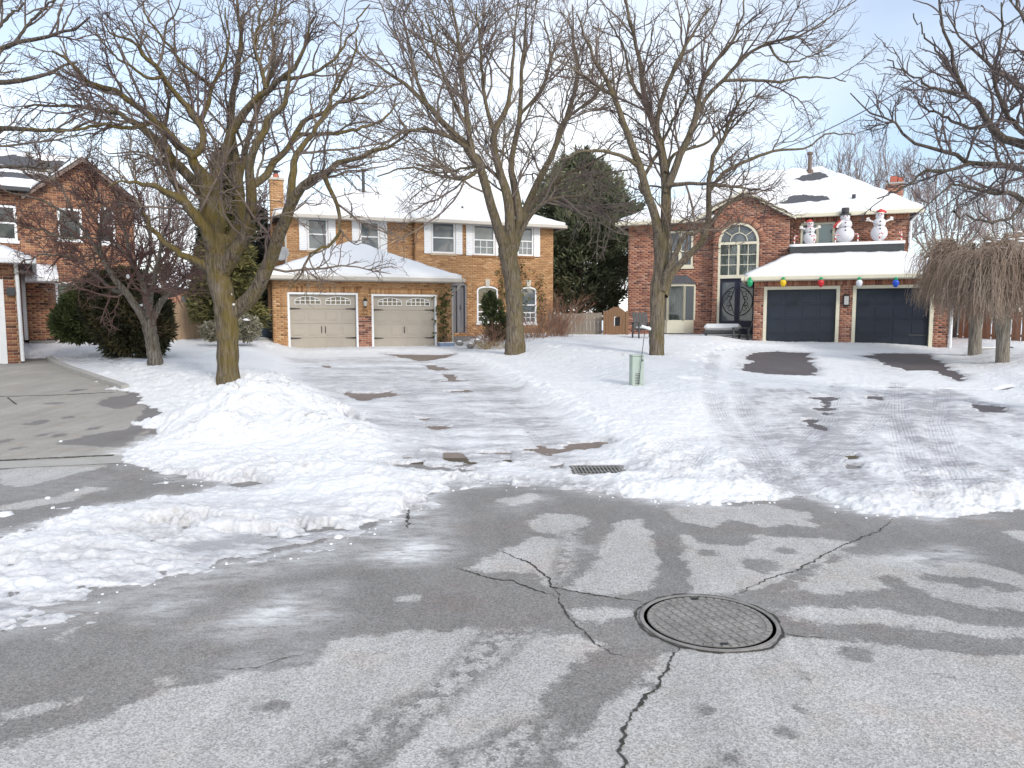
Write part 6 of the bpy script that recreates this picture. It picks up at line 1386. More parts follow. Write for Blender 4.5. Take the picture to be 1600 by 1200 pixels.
# weeping mulberries
def weeping(px, py, Y0, topy, wid, label, seed, headpy, wtr):
    rng = np.random.default_rng(seed); base = np.array(P(px, py, Y0)); root = empty('weeping_mulberry', tuple(base), 0, label, 'tree', 'weeping mulberries by the driveway')
    head = np.array(P(px, headpy, Y0)); top = P(px, topy, Y0)[2]; rad = wid / F * Y0 / 2; r0 = wtr / F * Y0 / 2
    p, r = resample([base - [0, 0, .3], base, base * .5 + head * .5 + [.02, 0, 0], head - [0, 0, .1], head + [0, 0, .15]], [r0 * 1.1, r0, r0 * .95, r0 * 1.25, r0 * .9], 16)
    V, Q = tubes(p[None] - base, r[None], 12); link('trunk', fastmesh('trunk', V, Q, True), 'bark_pale', root)
    LP = []; LR = []
    for i in range(13):
        a = 2 * math.pi * i / 13 + rng.uniform(-.2, .2); l = rad * rng.uniform(.4, .65); h = top - head[2]
        q = [head, head + [math.cos(a) * l * .35, math.sin(a) * l * .35, h * .35], head + [math.cos(a) * l * .7, math.sin(a) * l * .7, h * .7], head + [math.cos(a) * l, math.sin(a) * l, h * rng.uniform(.78, .92)]]
        p, r = resample(q, [.05, .04, .03, .016], 10); LP.append(p); LR.append(r); V, Q = tubes(p[None] - base, r[None], 7); link('limb', fastmesh('limb', V, Q, True), 'bark_pale', root)
    LP = np.array(LP); n = 1900; k = 9; pi = rng.integers(0, 13, n); t = rng.uniform(.25, 1, n) * 9; i0 = np.minimum(t.astype(int), 8); f = (t - i0)[:, None]
    s = LP[pi, i0] * (1 - f) + LP[pi, i0 + 1] * f
    out = norm((s - head) * [1, 1, 0] + rng.normal(size=(n, 3)) * [.16, .16, 0]); reach = rad * rng.uniform(.15, 1.0, n) ** .7
    d0 = np.linalg.norm((s - head)[:, :2], axis=1); run = np.clip(reach - d0 * .6, .12, None); zend = (P(px, headpy + 4, Y0)[2] - s[:, 2]) * rng.uniform(.25, 1.0, n) ** .8 - .12
    q = np.linspace(0, 1, k)[None, :, None]; lift = rng.uniform(.05, .32, n)[:, None, None]
    C = s[:, None, :] + out[:, None, :] * run[:, None, None] * (1 - (1 - q) ** 2.2) + np.array([0, 0, 1.]) * (lift * np.sin(np.minimum(q * 3.2, np.pi)) * .9 * (top - head[2]) * .35 + zend[:, None, None] * q ** 2.1)
    C = C + np.cumsum(rng.normal(size=C.shape) * .040, axis=1)
    V, Q = tubes(C - base, np.broadcast_to(np.linspace(.009, .0035, k), (n, k)), 3); 
    c2 = children(rng, C, np.full((n, k), .005), dens=1.1, tmin=.15, length=.38, k=4, ang=(20, 70), jit=.2, up=-.2, rcap=.004, rtip=.003)
    V2, Q2 = tubes(c2[0] - base, c2[1], 3)
    link('twigs', fastmesh('twigs', np.concatenate([V, V2]), np.concatenate([Q, Q2 + len(V)]), True), 'twig_mulberry', root, 'stuff')
    for _ in range(7):
        a = rng.uniform(0, 6.28); l = rad * rng.uniform(.1, .7); z = head[2] + (top - head[2]) * (1.02 - .25 * (l / rad) ** 2)
        o = MB().lathe(0, 0, [(.2, -.6), (1, -.3), (.8, .5), (.05, 1)], 8).build('snow_patch', 'roof_snow', root, smooth=True); o.location = head - base + np.array([math.cos(a) * l, math.sin(a) * l - .1, z - head[2]]); o.scale = (rng.uniform(.04, .12), .06, .03)
weeping(1523, 548, 21.0, 358, 158, 'weeping mulberry nearer the navy garage, behind the other', 301, 470, 19)
weeping(1566, 570, 18.3, 376, 178, 'front weeping mulberry at the right edge of the driveway', 302, 490, 20)

# ------------------------------------------------------------------ evergreens
def blades(centres, dirs, tint, length, width, rng, per, spread=.55):
    n = len(centres) * per; c = np.repeat(centres, per, 0); d = np.repeat(dirs, per, 0); tt = np.repeat(tint, per)
    dd = norm(d + rng.normal(size=(n, 3)) * spread); u = norm(np.cross(dd, rng.normal(size=(n, 3)))); l = length * rng.uniform(.6, 1.3, (n, 1)); w = width * rng.uniform(.6, 1.3, (n, 1))
    o = c + rng.normal(size=(n, 3)) * length * .25
    V = np.stack([o - u * w * .5, o + dd * l * .5 + u * w * .6, o + dd * l, o + dd * l * .45 - u * w * .6], 1).reshape(-1, 3)
    return V, np.arange(n * 4).reshape(n, 4), np.clip(tt + rng.normal(size=n) * .12, 0, 1)
def pine(px, py, Y0, topy, wpx, label, seed, m='needles_pine', ntuft=5200, length=.34, width=.07, shape='round', per=5, nm='pine_tree', name2=None, cone=.9):
    rng = np.random.default_rng(seed); base = np.array(P(px, py, Y0)); top = P(px, topy, Y0)[2]; H_ = top - base[2]; rad = wpx / F * Y0 / 2
    root = empty(nm, tuple(base), 0, label, 'tree'); p, r = resample([base - [0, 0, .4], base + [0, 0, H_ * .5], base + [0, 0, H_ * .97]], [H_ * .022, H_ * .014, .02], 12)
    V, Q = tubes(p[None] - base, r[None], 8); link('trunk', fastmesh('trunk', V, Q, True), 'bark_dark', root)
    nb = 150; C = []; D = []; T = []; LPs = []
    for i in range(nb):
        h = (i / nb) ** .9; a = i * 2.4 + rng.uniform(-.4, .4)
        prof = (math.sin(math.pi * min(1, (h * .88 + .16))) ** .55 if shape == 'round' else (1 - h) ** cone) * rng.uniform(.68, 1.12)
        R_ = max(rad * prof, rad * .08); z0 = H_ * (.06 + .9 * h); o = np.array([math.cos(a), math.sin(a), 0]); rise = .25 if shape == 'round' else -.15
        q = np.linspace(0, 1, 7)[:, None]; ln = np.array([0, 0, z0]) + o * R_ * q + np.array([0, 0, 1]) * (R_ * rise * q ** 1.4 + .12 * np.sin(q * 6 + i)); LPs.append(ln)
        k = max(6, int(ntuft / nb * (R_ / rad) * 1.25)); t = rng.uniform(.25, 1, k) ** .7; pts = np.array([0, 0, z0]) + o * R_ * t[:, None] + np.array([0, 0, 1]) * (R_ * rise * t[:, None] ** 1.4)
        side = np.array([-o[1], o[0], 0]); pts = pts + side * rng.normal(size=(k, 1)) * R_ * .16 + np.array([0, 0, 1]) * rng.normal(size=(k, 1)) * R_ * .07
        cl = rng.uniform(.1, .75); C.append(pts); D.append(np.repeat((o * .8 + [0, 0, .55 if shape == 'round' else .1])[None], k, 0)); T.append(np.full(k, cl))
    V, Q, tt = blades(np.concatenate(C), norm(np.concatenate(D)), np.concatenate(T), length, width, rng, per)
    link('foliage', fastmesh('foliage', V, Q, False, {'tint': ('FACE', tt)}), m, root, 'stuff')
    V, Q = tubes(np.array(LPs), np.broadcast_to(np.linspace(.06, .015, 7), (nb, 7)), 5); link('branches', fastmesh('branches', V, Q, True), 'bark_dark', root, 'stuff')
    return root
pine(906, 512, 38, 226, 180, 'big dark pine standing between the tan and the red houses', 401, ntuft=10500)
pine(357, 515, 24.5, 222, 108, 'tall olive cedar directly behind the mossy forked trunk', 402, m='needles_cedar', ntuft=9000, length=.22, width=.05, shape='cone', per=5, nm='cedar_tree', cone=.62)
pine(412, 515, 33, 318, 90, 'dark spruce behind the grey fence left of the tan house', 403, m='needles_spruce', ntuft=3800, length=.25, width=.06, shape='cone', nm='spruce_tree', cone=.7)
pine(325, 520, 31, 345, 60, 'narrow dark spruce tucked left behind the olive cedar', 404, m='needles_spruce', ntuft=2600, length=.25, width=.06, shape='cone', nm='spruce_tree', cone=.7)
def shrub(px, py, Y0, blobs, label, seed, m, n=2600, length=.15, width=.042, per=4, name='shrub', cat='shrub', snowy=0):
    rng = np.random.default_rng(seed); base = np.array(P(px, py, Y0)); root = empty(name, tuple(base), 0, label, cat); C = []; D = []; T = []
    for (bxp, byp, rxp, ryp, yo) in blobs:
        c = np.array(P(bxp, byp, Y0 + yo)) - base; rx, rz = rxp / F * Y0, ryp / F * Y0; d = norm(rng.normal(size=(n, 3))); rr_ = rng.uniform(.55, 1, (n, 1)) ** .5 * (1 + .14 * np.sin(d[:, [0]] * 7 + seed) * np.sin(d[:, [2]] * 6 + 1))
        C.append(c + d * rr_ * [rx, rx * .85, rz]); D.append(norm(d + [0, 0, .6])); T.append(.45 + .3 * np.sin(d[:, 0] * 5 + d[:, 2] * 4 + seed) + rng.normal(size=n) * .1)
    C = np.concatenate(C); D = np.concatenate(D); T = np.concatenate(T); ok = C[:, 2] > -.15
    V, Q, tt = blades(C[ok], D[ok], T[ok], length, width, rng, per); link('foliage', fastmesh('foliage', V, Q, False, {'tint': ('FACE', tt)}), m, root, 'stuff')
    st = []
    for (bxp, byp, rxp, ryp, yo) in blobs:
        c = np.array(P(bxp, byp, Y0 + yo)) - base
        for _ in range(5): e_ = c + rng.normal(size=3) * [rxp, rxp, ryp] / F * Y0 * .4; st.append(np.linspace([c[0] * .5, c[1] * .5, -.1], e_, 5))
    V, Q = tubes(np.array(st), np.broadcast_to(np.linspace(.03, .008, 5), (len(st), 5)), 5); link('stems', fastmesh('stems', V, Q, True), 'bark_dark', root, 'stuff')
    for _ in range(snowy):
        (bxp, byp, rxp, ryp, yo) = blobs[rng.integers(0, len(blobs))]; a = rng.uniform(-1.2, 1.2); q = np.array(P(bxp + rxp * math.sin(a) * .9, byp - ryp * math.cos(a) * rng.uniform(.3, .9), Y0 + yo - rxp / F * Y0 * .6)) - base
        o = MB().lathe(0, 0, [(.2, -.6), (1, -.3), (.8, .5), (.05, 1)], 8).build('snow_patch', 'roof_snow', root, smooth=True); o.location = q; o.scale = (rng.uniform(.05, .16), .08, .04)
    return root
shrub(195, 548, 18.6, [(195, 500, 48, 55, 0), (165, 470, 36, 45, .3), (230, 500, 36, 50, .1), (200, 455, 38, 32, .4)], 'rounded dark rust-tinged yew behind the crab apple', 501, 'needles_rust', n=2600, snowy=5)
shrub(125, 530, 19.4, [(128, 490, 30, 38, 0), (112, 505, 26, 26, -.2), (148, 480, 30, 36, .2)], 'green spreading juniper beside the brown brick porch', 502, 'needles_juniper', n=1900, snowy=4)
shrub(375, 530, 22.0, [(385, 512, 20, 18, 0), (362, 515, 22, 14, 0), (330, 518, 14, 12, 0)], 'pale grey-green low shrub poking out of the snow behind the mossy trunk', 503, 'grey_shrub_leaf', n=650, length=.1, width=.035, snowy=3)
def hw22(px, py, v): u, z = H.l(px, py, v); x, y = H.w(u, v); return x, y, z
def twigbush(name, px, py, Y0, hpx, wpx, label, seed, m, n=40, cat='shrub', dens=1.0, r=.009, group=None):
    rng = np.random.default_rng(seed); base = np.array(P(px, py, Y0)); root = empty(name, tuple(base), 0, label, cat, group); hh_ = hpx / F * Y0; w = wpx / F * Y0 / 2; k = 7; d = rng.normal(size=(n, 2)) * .45
    q = np.linspace(0, 1, k)[None, :, None]; e_ = np.concatenate([d * w, rng.uniform(.55, 1, (n, 1)) * hh_], 1)[:, None, :]; s = np.concatenate([rng.normal(size=(n, 2)) * w * .28, np.full((n, 1), -.12)], 1)[:, None, :]
    C = s + (e_ * [1, 1, 0]) * q ** 1.4 * 1.6 + (e_ * [0, 0, 1]) * q + np.cumsum(rng.normal(size=(n, k, 3)) * .015, 1); Rr = np.broadcast_to(np.linspace(r, r * .45, k), (n, k)); V, Q = tubes(C, Rr, 4)
    c2 = children(rng, C, Rr, dens=5 * dens, tmin=.25, length=hh_ * .28, k=5, ang=(20, 55), jit=.2, up=.2, rcap=r * .5, rtip=r * .35); V2, Q2 = tubes(c2[0], c2[1], 3); Vs, Qs = [V, V2], [Q, Q2 + len(V)]
    c3 = children(rng, c2[0], c2[1], dens=5 * dens, tmin=.2, length=hh_ * .12, k=4, ang=(25, 60), jit=.25, up=.1, rcap=r * .4, rtip=r * .3)
    if len(c3[0]): V3, Q3 = tubes(c3[0], c3[1], 3); Vs.append(V3); Qs.append(Q3 + len(V) + len(V2))
    link('stems', fastmesh('stems', np.concatenate(Vs), np.concatenate(Qs), True), m, root, 'stuff'); return root
GS = 'leafless shrubs in the flower bed'
twigbush('bare_shrub', 872, 538, 26.8, 85, 75, 'tall red-stemmed bare shrub at the corner of the tan house', 601, 'twig_red', 60, group=GS)
twigbush('bare_shrub', 838, 541, 26.0, 60, 55, 'reddish bare shrub just right of the trunk before the tan house', 602, 'twig_red', 55, group=GS)
twigbush('bare_shrub', 770, 540, 26.0, 45, 60, 'low brown bare shrub under the left ground floor window', 603, 'dry_stem_red', 50, group=GS)
twigbush('dry_grass_clump', 758, 545, 25.2, 22, 36, 'straw coloured grass clump left of the tree in the bed', 604, 'dry_grass', 70, 'grass', r=.006)
twigbush('dry_grass_clump', 828, 546, 25.0, 22, 40, 'straw coloured grass clump right of the tree in the bed', 605, 'dry_grass', 70, 'grass', r=.006)
twigbush('dry_grass_clump', 790, 547, 24.8, 18, 34, 'straw coloured grass clump at the foot of the tree trunk', 606, 'dry_grass', 60, 'grass', r=.006)
twigbush('weed_stalks', 970, 562, 19.0, 20, 14, 'thin dry weed stalks poking through snow left of the utility box', 607, 'dry_stem_red', 7, 'plant', r=.004)
shrub(772, 532, 27.2, [(772, 500, 17, 34, 0), (765, 475, 10, 18, 0), (780, 515, 16, 20, 0)], 'dark holly shrub climbing before the left ground floor window', 504, 'needles_juniper', n=420, length=.12, width=.05, per=3)
def ivy(px, py, v, pts, label, seed, n=500):
    rng = np.random.default_rng(seed); root = empty('ivy', hw22(px, py, v), 0, label, 'climber'); base = np.array(root.location); P3 = np.array([hw22(a, b, v) for a, b in pts]); p, r = resample(P3, [.02] * len(pts), 20)
    V, Q = tubes(p[None] - base, np.linspace(.016, .006, 20)[None], 5); link('stem', fastmesh('stem', V, Q, True), 'dry_stem_red', root)
    t = rng.uniform(0, 19, n); i0 = np.minimum(t.astype(int), 18); f = (t - i0)[:, None]; c = p[i0] * (1 - f) + p[i0 + 1] * f + rng.normal(size=(n, 3)) * [.14, .03, .1]
    V, Q, tt = blades(c - base, np.tile([0, -.6, -.4], (n, 1)), rng.uniform(.2, .9, n), .1, .09, rng, 2, .9); link('leaves', fastmesh('leaves', V, Q, False, {'tint': ('FACE', tt)}), 'ivy_leaf', root, 'stuff')
ivy(694, 538, -.12, [(694, 538), (692, 515), (690, 495), (694, 470), (692, 455)], 'thin ivy climbing the garage corner above the blue planter', 701, 170)
ivy(786, 525, 4.25, [(786, 525), (784, 490), (786, 450), (783, 420), (788, 402)], 'ivy climbing the tan wall left of the tree trunk', 702, 150)
ivy(812, 450, 4.25, [(812, 500), (814, 450), (816, 425), (812, 405)], 'ivy climbing the tan wall right of the tree trunk', 704, 110)
ivy(845, 530, 4.25, [(848, 530), (846, 490), (844, 455), (845, 430)], 'ivy climbing near the right corner of the tan house', 703, 110)

# ================================================================== fences
def fence(name, a, b_, h, bw, m, label, gap=.012, cap=False, postm=None, cat='fence', zoff=0, alt=False, jit=.01):
    a, b_ = np.array(a), np.array(b_); d = b_[:2] - a[:2]; L_ = np.hypot(*d); ang = math.atan2(d[1], d[0]); root = empty(name, (a[0], a[1], a[2]), ang, label, cat); n = int(L_ / (bw + gap)); rr = random.Random(int(L_ * 100))
    dz = (b_[2] - a[2]) / L_; me = {}
    for i in range(n):
        x = i * (bw + gap); k = rr.randrange(5)
        if k not in me:
            hh_ = h + (k - 2) * jit; ms = MB().box(0, bw, -.011, .011, -.1, hh_); o = ms.build('board', m); me[k] = o.data; bpy.data.objects.remove(o)
        o = bpy.data.objects.new('board', me[k]); COL.objects.link(o); o.parent = root; o.location = (x, (.045 if alt and i % 2 else 0) + rr.uniform(-.003, .003), dz * x)
    for z in (.25, h - .25): MB().slab([(0, .015, z), (L_, .015, z + dz * L_), (L_, .055 if not alt else .03, z + dz * L_), (0, .055 if not alt else .03, z)], .08).build('rail', m, root) if not alt else bx('rail', m, root, 0, L_, .013, .032, z - .04, z + .04)
    for x in np.arange(0, L_ + .01, L_ / max(1, round(L_ / 2.4))): bx('post', postm or m, root, x - .045, x + .045, .06, .15, -.1 + dz * x, h + dz * x + .05)
    if cap: MB().slab([(0, -.05, h + .05), (L_, -.05, h + .05 + dz * L_), (L_, .13, h + .05 + dz * L_), (0, .13, h + .05)], .03).build('cap_rail', m, root)
    return root
pz = lambda px, py, Y: P(px, py, Y)
a = pz(262, 533, 24.6); b_ = pz(326, 533, 25.4); fence('wood_fence', a, b_, pz(262, 472, 24.6)[2] - a[2], .14, 'fence_tan', 'tan vertical board fence left of the olive cedar', gap=.006)
a = pz(389, 530, 27); b_ = pz(427, 530, 27.5); fence('wood_fence', a, b_, pz(389, 488, 27)[2] - a[2], .14, 'fence_dark', 'dark grey board fence left of the taupe garage', gap=.02, alt=True)
a = pz(858, 536, 30.5); b_ = pz(945, 535, 30.0); fence('wood_fence', a, b_, pz(858, 490, 30.5)[2] - a[2], .15, 'fence_grey', 'weathered grey board fence between the tan house and the arched gate', gap=.008)
a = pz(1482, 534, 26.5); b_ = pz(1497, 534, 26.2); fence('wood_fence', a, b_, 1.45, .14, 'fence_dark', 'short dark green fence piece beside the navy garage', gap=.006)
a = pz(1497, 534, 26.0); b_ = pz(1720, 552, 22.0); fence('wood_fence', a, b_, pz(1497, 483, 26.0)[2] - a[2], .15, 'fence_red', 'reddish cedar board fence behind the weeping mulberries', gap=.012, alt=True, postm='fence_tan')
# arched gate
g0, g1_ = pz(946, 534, 29.6), pz(977, 533, 29.2); gr = empty('garden_gate', g0, math.atan2(g1_[1] - g0[1], g1_[0] - g0[0]), 'brown wooden arched garden gate with a small round-topped opening', 'gate'); gwid = math.hypot(g1_[0] - g0[0], g1_[1] - g0[1]); gh = pz(946, 488, 29.6)[2] - g0[2]
nb = 7; 
for i in range(nb):
    x0_, x1_ = gwid * i / nb + .004, gwid * (i + 1) / nb - .004; top = lambda x: gh + .22 * math.sin(math.pi * min(1, max(0, x / gwid)))
    if i in (3, 4): MB().prism([(x0_, -.1), (x1_, -.1), (x1_, gh - .55), (x0_, gh - .55)], 0, .025).build('board', 'gate_brown', gr); MB().prism([(x0_, gh - .18), (x1_, gh - .18), (x1_, top(x1_)), (x0_, top(x0_))], 0, .025).build('board', 'gate_brown', gr)
    else: MB().prism([(x0_, -.1), (x1_, -.1), (x1_, top(x1_)), (x0_, top(x0_))], 0, .025).build('board', 'gate_brown', gr)
bx('opening_grille', 'black_iron', gr, gwid * 3 / nb + .02, gwid * 5 / nb - .02, .026, .04, gh - .55, gh - .2)
for z in (.3, gh - .65): bx('rail', 'gate_brown', gr, 0, gwid, .041, .08, z - .05, z + .05)
for x in (-.1, gwid + .01): bx('gate_post', 'gate_brown', gr, x, x + .09, -.02, .07, -.1, gh + .05)

# ================================================================== background houses and shed
bh = Frame('neighbour_house', 0, 0, 0, 'distant orange brick house glimpsed above the tan fence'); Rb = bh.root; Yb = 44
xa, xb = X0(225, Yb), X0(306, Yb); zt_ = P(260, 448, Yb)[2]
mat('far_brick', (.40, .20, .12), .9, .2, 8)
bx('wall', 'far_brick', Rb, xa, xb, Yb, Yb + 8, .3, zt_); MB().add([(xa - .4, Yb - .4, zt_), (xb + .4, Yb - .4, zt_), (xb + .4, Yb + 8.4, zt_), (xa - .4, Yb + 8.4, zt_), ((xa + xb) / 2, Yb + 4, zt_ + 2.1)], [(0, 1, 4), (1, 2, 4), (2, 3, 4), (3, 0, 4), (3, 2, 1, 0)]).build('roof', 'roof_snow', Rb)
bx('window', 'glass_dark', Rb, X0(285, Yb), X0(297, Yb), Yb - .05, Yb - .01, P(290, 478, Yb)[2], P(290, 462, Yb)[2]); bx('fascia', 'white_paint', Rb, xa - .4, xb + .4, Yb - .43, Yb - .405, zt_ - .16, zt_ + .05)
shd = Frame('garden_shed', 0, 0, 0, 'small snow-roofed shed beyond the fence right of the navy garage', 'shed'); Rb = shd.root; Yb = 31
xa, xb = X0(1478, Yb), X0(1512, Yb); zt_ = P(1490, 483, Yb)[2]; bx('wall', 'fence_dark', Rb, xa, xb, Yb, Yb + 2, .4, zt_); MB().prism([(xa - .1, zt_), (xb + .1, zt_), (xb - .15, zt_ + .36), (xa + .1, zt_ + .42)], Yb - .15, Yb + 2.1).build('roof', 'roof_snow', Rb)

# ================================================================== things
# manhole cover
mc = G(1107, 971); rad = .352
mo_ = empty('manhole_cover', (mc[0], mc[1], gz(*mc)), 0, 'round cast iron manhole cover with raised grip blocks in the cracked asphalt', 'manhole cover')
MB().lathe(0, 0, [(rad + .010, .004), (rad + .008, .009), (rad - .010, .009), (rad - .012, .004)], 64).build('frame', 'ironcast', mo_)
MB().lathe(0, 0, [(.0, .0068), (rad - .030, .0065), (rad - .031, .002)], 64).build('cover', 'iron_floor', mo_)
MB().lathe(0, 0, [(rad - .0285, .0046), (rad - .0125, .0046)], 64).build('seam', 'crack_fill', mo_)
ribbon('edge_seam', [((rad + .02) * math.cos(a_) , (rad + .02) * math.sin(a_)) for a_ in np.linspace(0, 6.283, 60)], .006, 'crack_fill', .004, .8, parent=mo_, seg=.02, kind='thing', taper=False, seed=9, wander=.003)
mb = MB(); st = .052; rr = random.Random(3)
for i in range(-6, 7):
    for j in range(-6, 7):
        x, y = i * st + .0, j * st; q = .36; xr, yr = x * math.cos(q) - y * math.sin(q), x * math.sin(q) + y * math.cos(q)
        if math.hypot(xr, yr) < rad - .075:
            hwid, hh_ = .0195, .0165; c = [(xr + a_ * math.cos(q) - b2 * math.sin(q), yr + a_ * math.sin(q) + b2 * math.cos(q)) for a_, b2 in ((-hwid, -hh_), (hwid, -hh_), (hwid, hh_), (-hwid, hh_))]; mb.slab([(*p_, .0115 + rr.uniform(-.0008, .0008)) for p_ in c], .006)
mb.build('grip_blocks', 'ironcast', mo_, bevel=.002, kind='stuff')
mb = MB()
for k in range(44):
    a = 2 * math.pi * k / 44; c = [((rad - r_) * math.cos(a + t_), (rad - r_) * math.sin(a + t_)) for r_, t_ in ((.060, -.055), (.034, -.052), (.034, .052), (.060, .055))]; mb.slab([(*p_, .0112) for p_ in c], .006)
mb.build('rim_blocks', 'ironcast', mo_, bevel=.002, kind='stuff')
for y in (rad - .06, -rad + .06): bx('lift_hole_shade', 'coal_black', mo_, -.018, .018, y - .012, y + .012, .009, .0126)  # small black blocks, shade of the lift holes put in as colour
# catch basin grate
cb = G(935, 735); co = empty('catch_basin', (cb[0], cb[1], gz(*cb)), .03, 'rectangular iron storm grate set in the snowy gutter', 'storm drain')
w_, d_ = .27, .22
f = MB(); f.box(-w_, w_, -d_, -d_ + .03, -.05, .012); f.box(-w_, w_, d_ - .03, d_, -.05, .012); f.box(-w_, -w_ + .03, -d_ + .03, d_ - .03, -.05, .012); f.box(w_ - .03, w_, -d_ + .03, d_ - .03, -.05, .012); f.build('frame', 'ironcast', co); bx('pit_shade', 'coal_black', co, -w_ + .031, w_ - .031, -d_ + .031, d_ - .031, .001, .004)  # thin black plate under the bars: the hollow's shade as colour
for i in range(12): x = -w_ + .05 + (2 * w_ - .1) * i / 11; bx('grate_bar', 'iron_floor', co, x - .010, x + .010, -d_ + .031, d_ - .031, .0042, .012)
for y in (-.1, .1): bx('cross_bar', 'iron_floor', co, -w_ + .031, w_ - .031, y - .012, y + .012, .0122, .0135)
# utility pedestal with marker rod
pb = G(994, 612); Yp = pb[1]; pt = P(993, 554, Yp)[2] - gz(*pb); s = .5 * 19 / F * Yp
po = empty('utility_pedestal', (pb[0], pb[1], gz(*pb)), math.radians(8), 'pale green utility pedestal standing in the snowy yard', 'utility box')
MB().box(-s, s, -.1, .1, -.2, pt - .03).build('cabinet', 'pedestal_green', po, bevel=.01); MB().box(-s - .008, s + .008, -.11, .11, pt - .029, pt).build('cap', 'pedestal_green', po, bevel=.008)
for k in range(7): bx('vent_slot', 'plastic_dark', po, -.055, .045, -.1035, -.1005, .16 + .032 * k, .172 + .032 * k)
MB().lathe(s - .03, -.105, [(.012, pt - .12), (.012, pt - .09)], 8).build('lock', 'plastic_dark', po); bx('hinge', 'plastic_dark', po, s - .03, s - .01, -.106, -.1005, .1, .14)
ro = empty('marker_rod', (pb[0] + .02, pb[1] - .13, gz(*pb) + .3), 0, 'slanting snow marker rod with a white tip beside the utility pedestal', 'marker rod'); tip = np.array(P(1008, 512, Yp - .13)) - np.array(ro.location)
MB().tube([(0, 0, -.15), tuple(tip)], .007, 6).build('rod', 'pipe_dark', ro); MB().tube([tuple(tip + [-.07, 0, .03]), tuple(tip + [.11, 0, -.03])], .03, 8).build('tip', 'white_plastic', ro, bevel=.005)
# overhead cable
A_, B_ = np.array(P(1150, 250, 40)), np.array(P(1720, -60, 14)); mbp = [tuple(A_ + (B_ - A_) * t - np.array([0, 0, 1]) * .7 * 4 * t * (1 - t)) for t in np.linspace(-.3, 1.6, 40)]
tag(MB().tube(mbp, .02, 5).build('overhead_cable', 'cable'), 'single overhead wire crossing the sky above the red house', 'cable')
# planter and bins
x, y, z = hw22(697, 547, -.45); pl = empty('planter', (x, y, z), math.radians(20), 'blue-grey planter box at the right garage corner of the tan house', 'planter')
MB().prism([(-.24, -.06), (.24, -.06), (.28, .26), (-.28, .26)], -.2, .2).build('box', 'planter_blue', pl, bevel=.01); MB().box(-.26, .26, -.18, .18, .261, .29).build('snow_top', 'roof_snow', pl, bevel=.01)
twigbush('dry_grass_clump', 695, 537, hw22(697, 547, -.45)[1], 20, 14, 'dry pink-brown stalks standing in the blue planter', 608, 'dry_stem_red', 22, 'plant', r=.006)
p_ = pz(420, 538, 26.4); bn = empty('wheelie_bin', p_, .2, 'dark blue bin with snow on its lid left of the taupe garage', 'bin')
MB().slab([(-.26, -.28, .95), (.26, -.28, .95), (.26, .28, .95), (-.26, .28, .95)], .95).build('body', 'bin_blue', bn, bevel=.03); MB().box(-.29, .29, -.32, .3, .955, 1.0).build('lid', 'bin_blue', bn, bevel=.015); MB().box(-.24, .24, -.26, .26, 1.001, 1.09).build('snow_top', 'roof_snow', bn, bevel=.03)
for s in (-1, 1): MB().tube([(s * .2, .3, .08), (s * .26, .3, .08)], .09, 12).build('wheel', 'plastic_dark', bn)
# plastic garden chair by the red wall
def slatchair(name, loc, rz, m, label, w=.6, rock=False, cat='chair', snow=True):
    r_ = empty(name, loc, rz, label, cat)
    for i in range(5): bx('back_slat', m, r_, -w / 2 + .02 + i * w / 5, -w / 2 + (i + 1) * w / 5 - .0, 0, .02, 0, .62).matrix_local = Matrix.Translation((0, .22, .36)) @ Matrix.Rotation(math.radians(-18), 4, 'X')
    for i in range(4): bx('seat_slat', m, r_, -w / 2, w / 2, -.3 + i * .125, -.19 + i * .125, .36 + i * -.012, .38 + i * -.012)
    for s in (-1, 1):
        x = s * (w / 2 + .03)
        bx('armrest', m, r_, x - .05, x + .05, -.36, .28, .58, .60); bx('leg', m, r_, x - .02, x + .02, -.32, -.26, 0 if not rock else .06, .579); bx('leg', m, r_, x - .02, x + .02, .2, .26, 0 if not rock else .06, .579)
        if rock: MB().tube([(x, -.5 + k * .1, .03 + .16 * ((k - 5) / 5) ** 2) for k in range(11)], .02, 6).build('rocker', m, r_)
    if snow: MB().box(-w / 2 + .03, w / 2 - .03, -.27, .12, .385, .45).build('snow_top', 'roof_snow', r_, bevel=.025)
    return r_
q = pz(1006, 530, 25.8); slatchair('garden_chair', q, math.radians(15), 'plastic_dark', 'dark grey slatted garden chair against the red wall beside the tree trunk')
u_, z_ = kp(1160, 528, 1.3); x_, y_ = K.w(u_, 1.3); zz_ = eb - .14
slatchair('rocking_chair', (*K.w(-.42, .55), .72), math.radians(-105), 'plastic_dark', 'dark rocking chair facing the garden bench at the red house entry', rock=True, snow=False)
# bench with thick snow
bn = empty('garden_bench', (*K.w(-1.15, 1.2), .90), math.radians(-20), 'dark outdoor bench seat buried under thick snow at the navy entry doors', 'bench')
MB().box(-.72, .72, -.25, .25, .16, .3).build('seat', 'plastic_dark', bn, bevel=.04)
for sx in (-.62, .62):
    for sy in (-.18, .18): bx('leg', 'plastic_dark', bn, sx - .03, sx + .03, sy - .03, sy + .03, -.05, .159)
o = MB().box(-.68, .68, -.22, .24, .301, .56).build('snow_top', 'roof_snow', bn, bevel=.1)
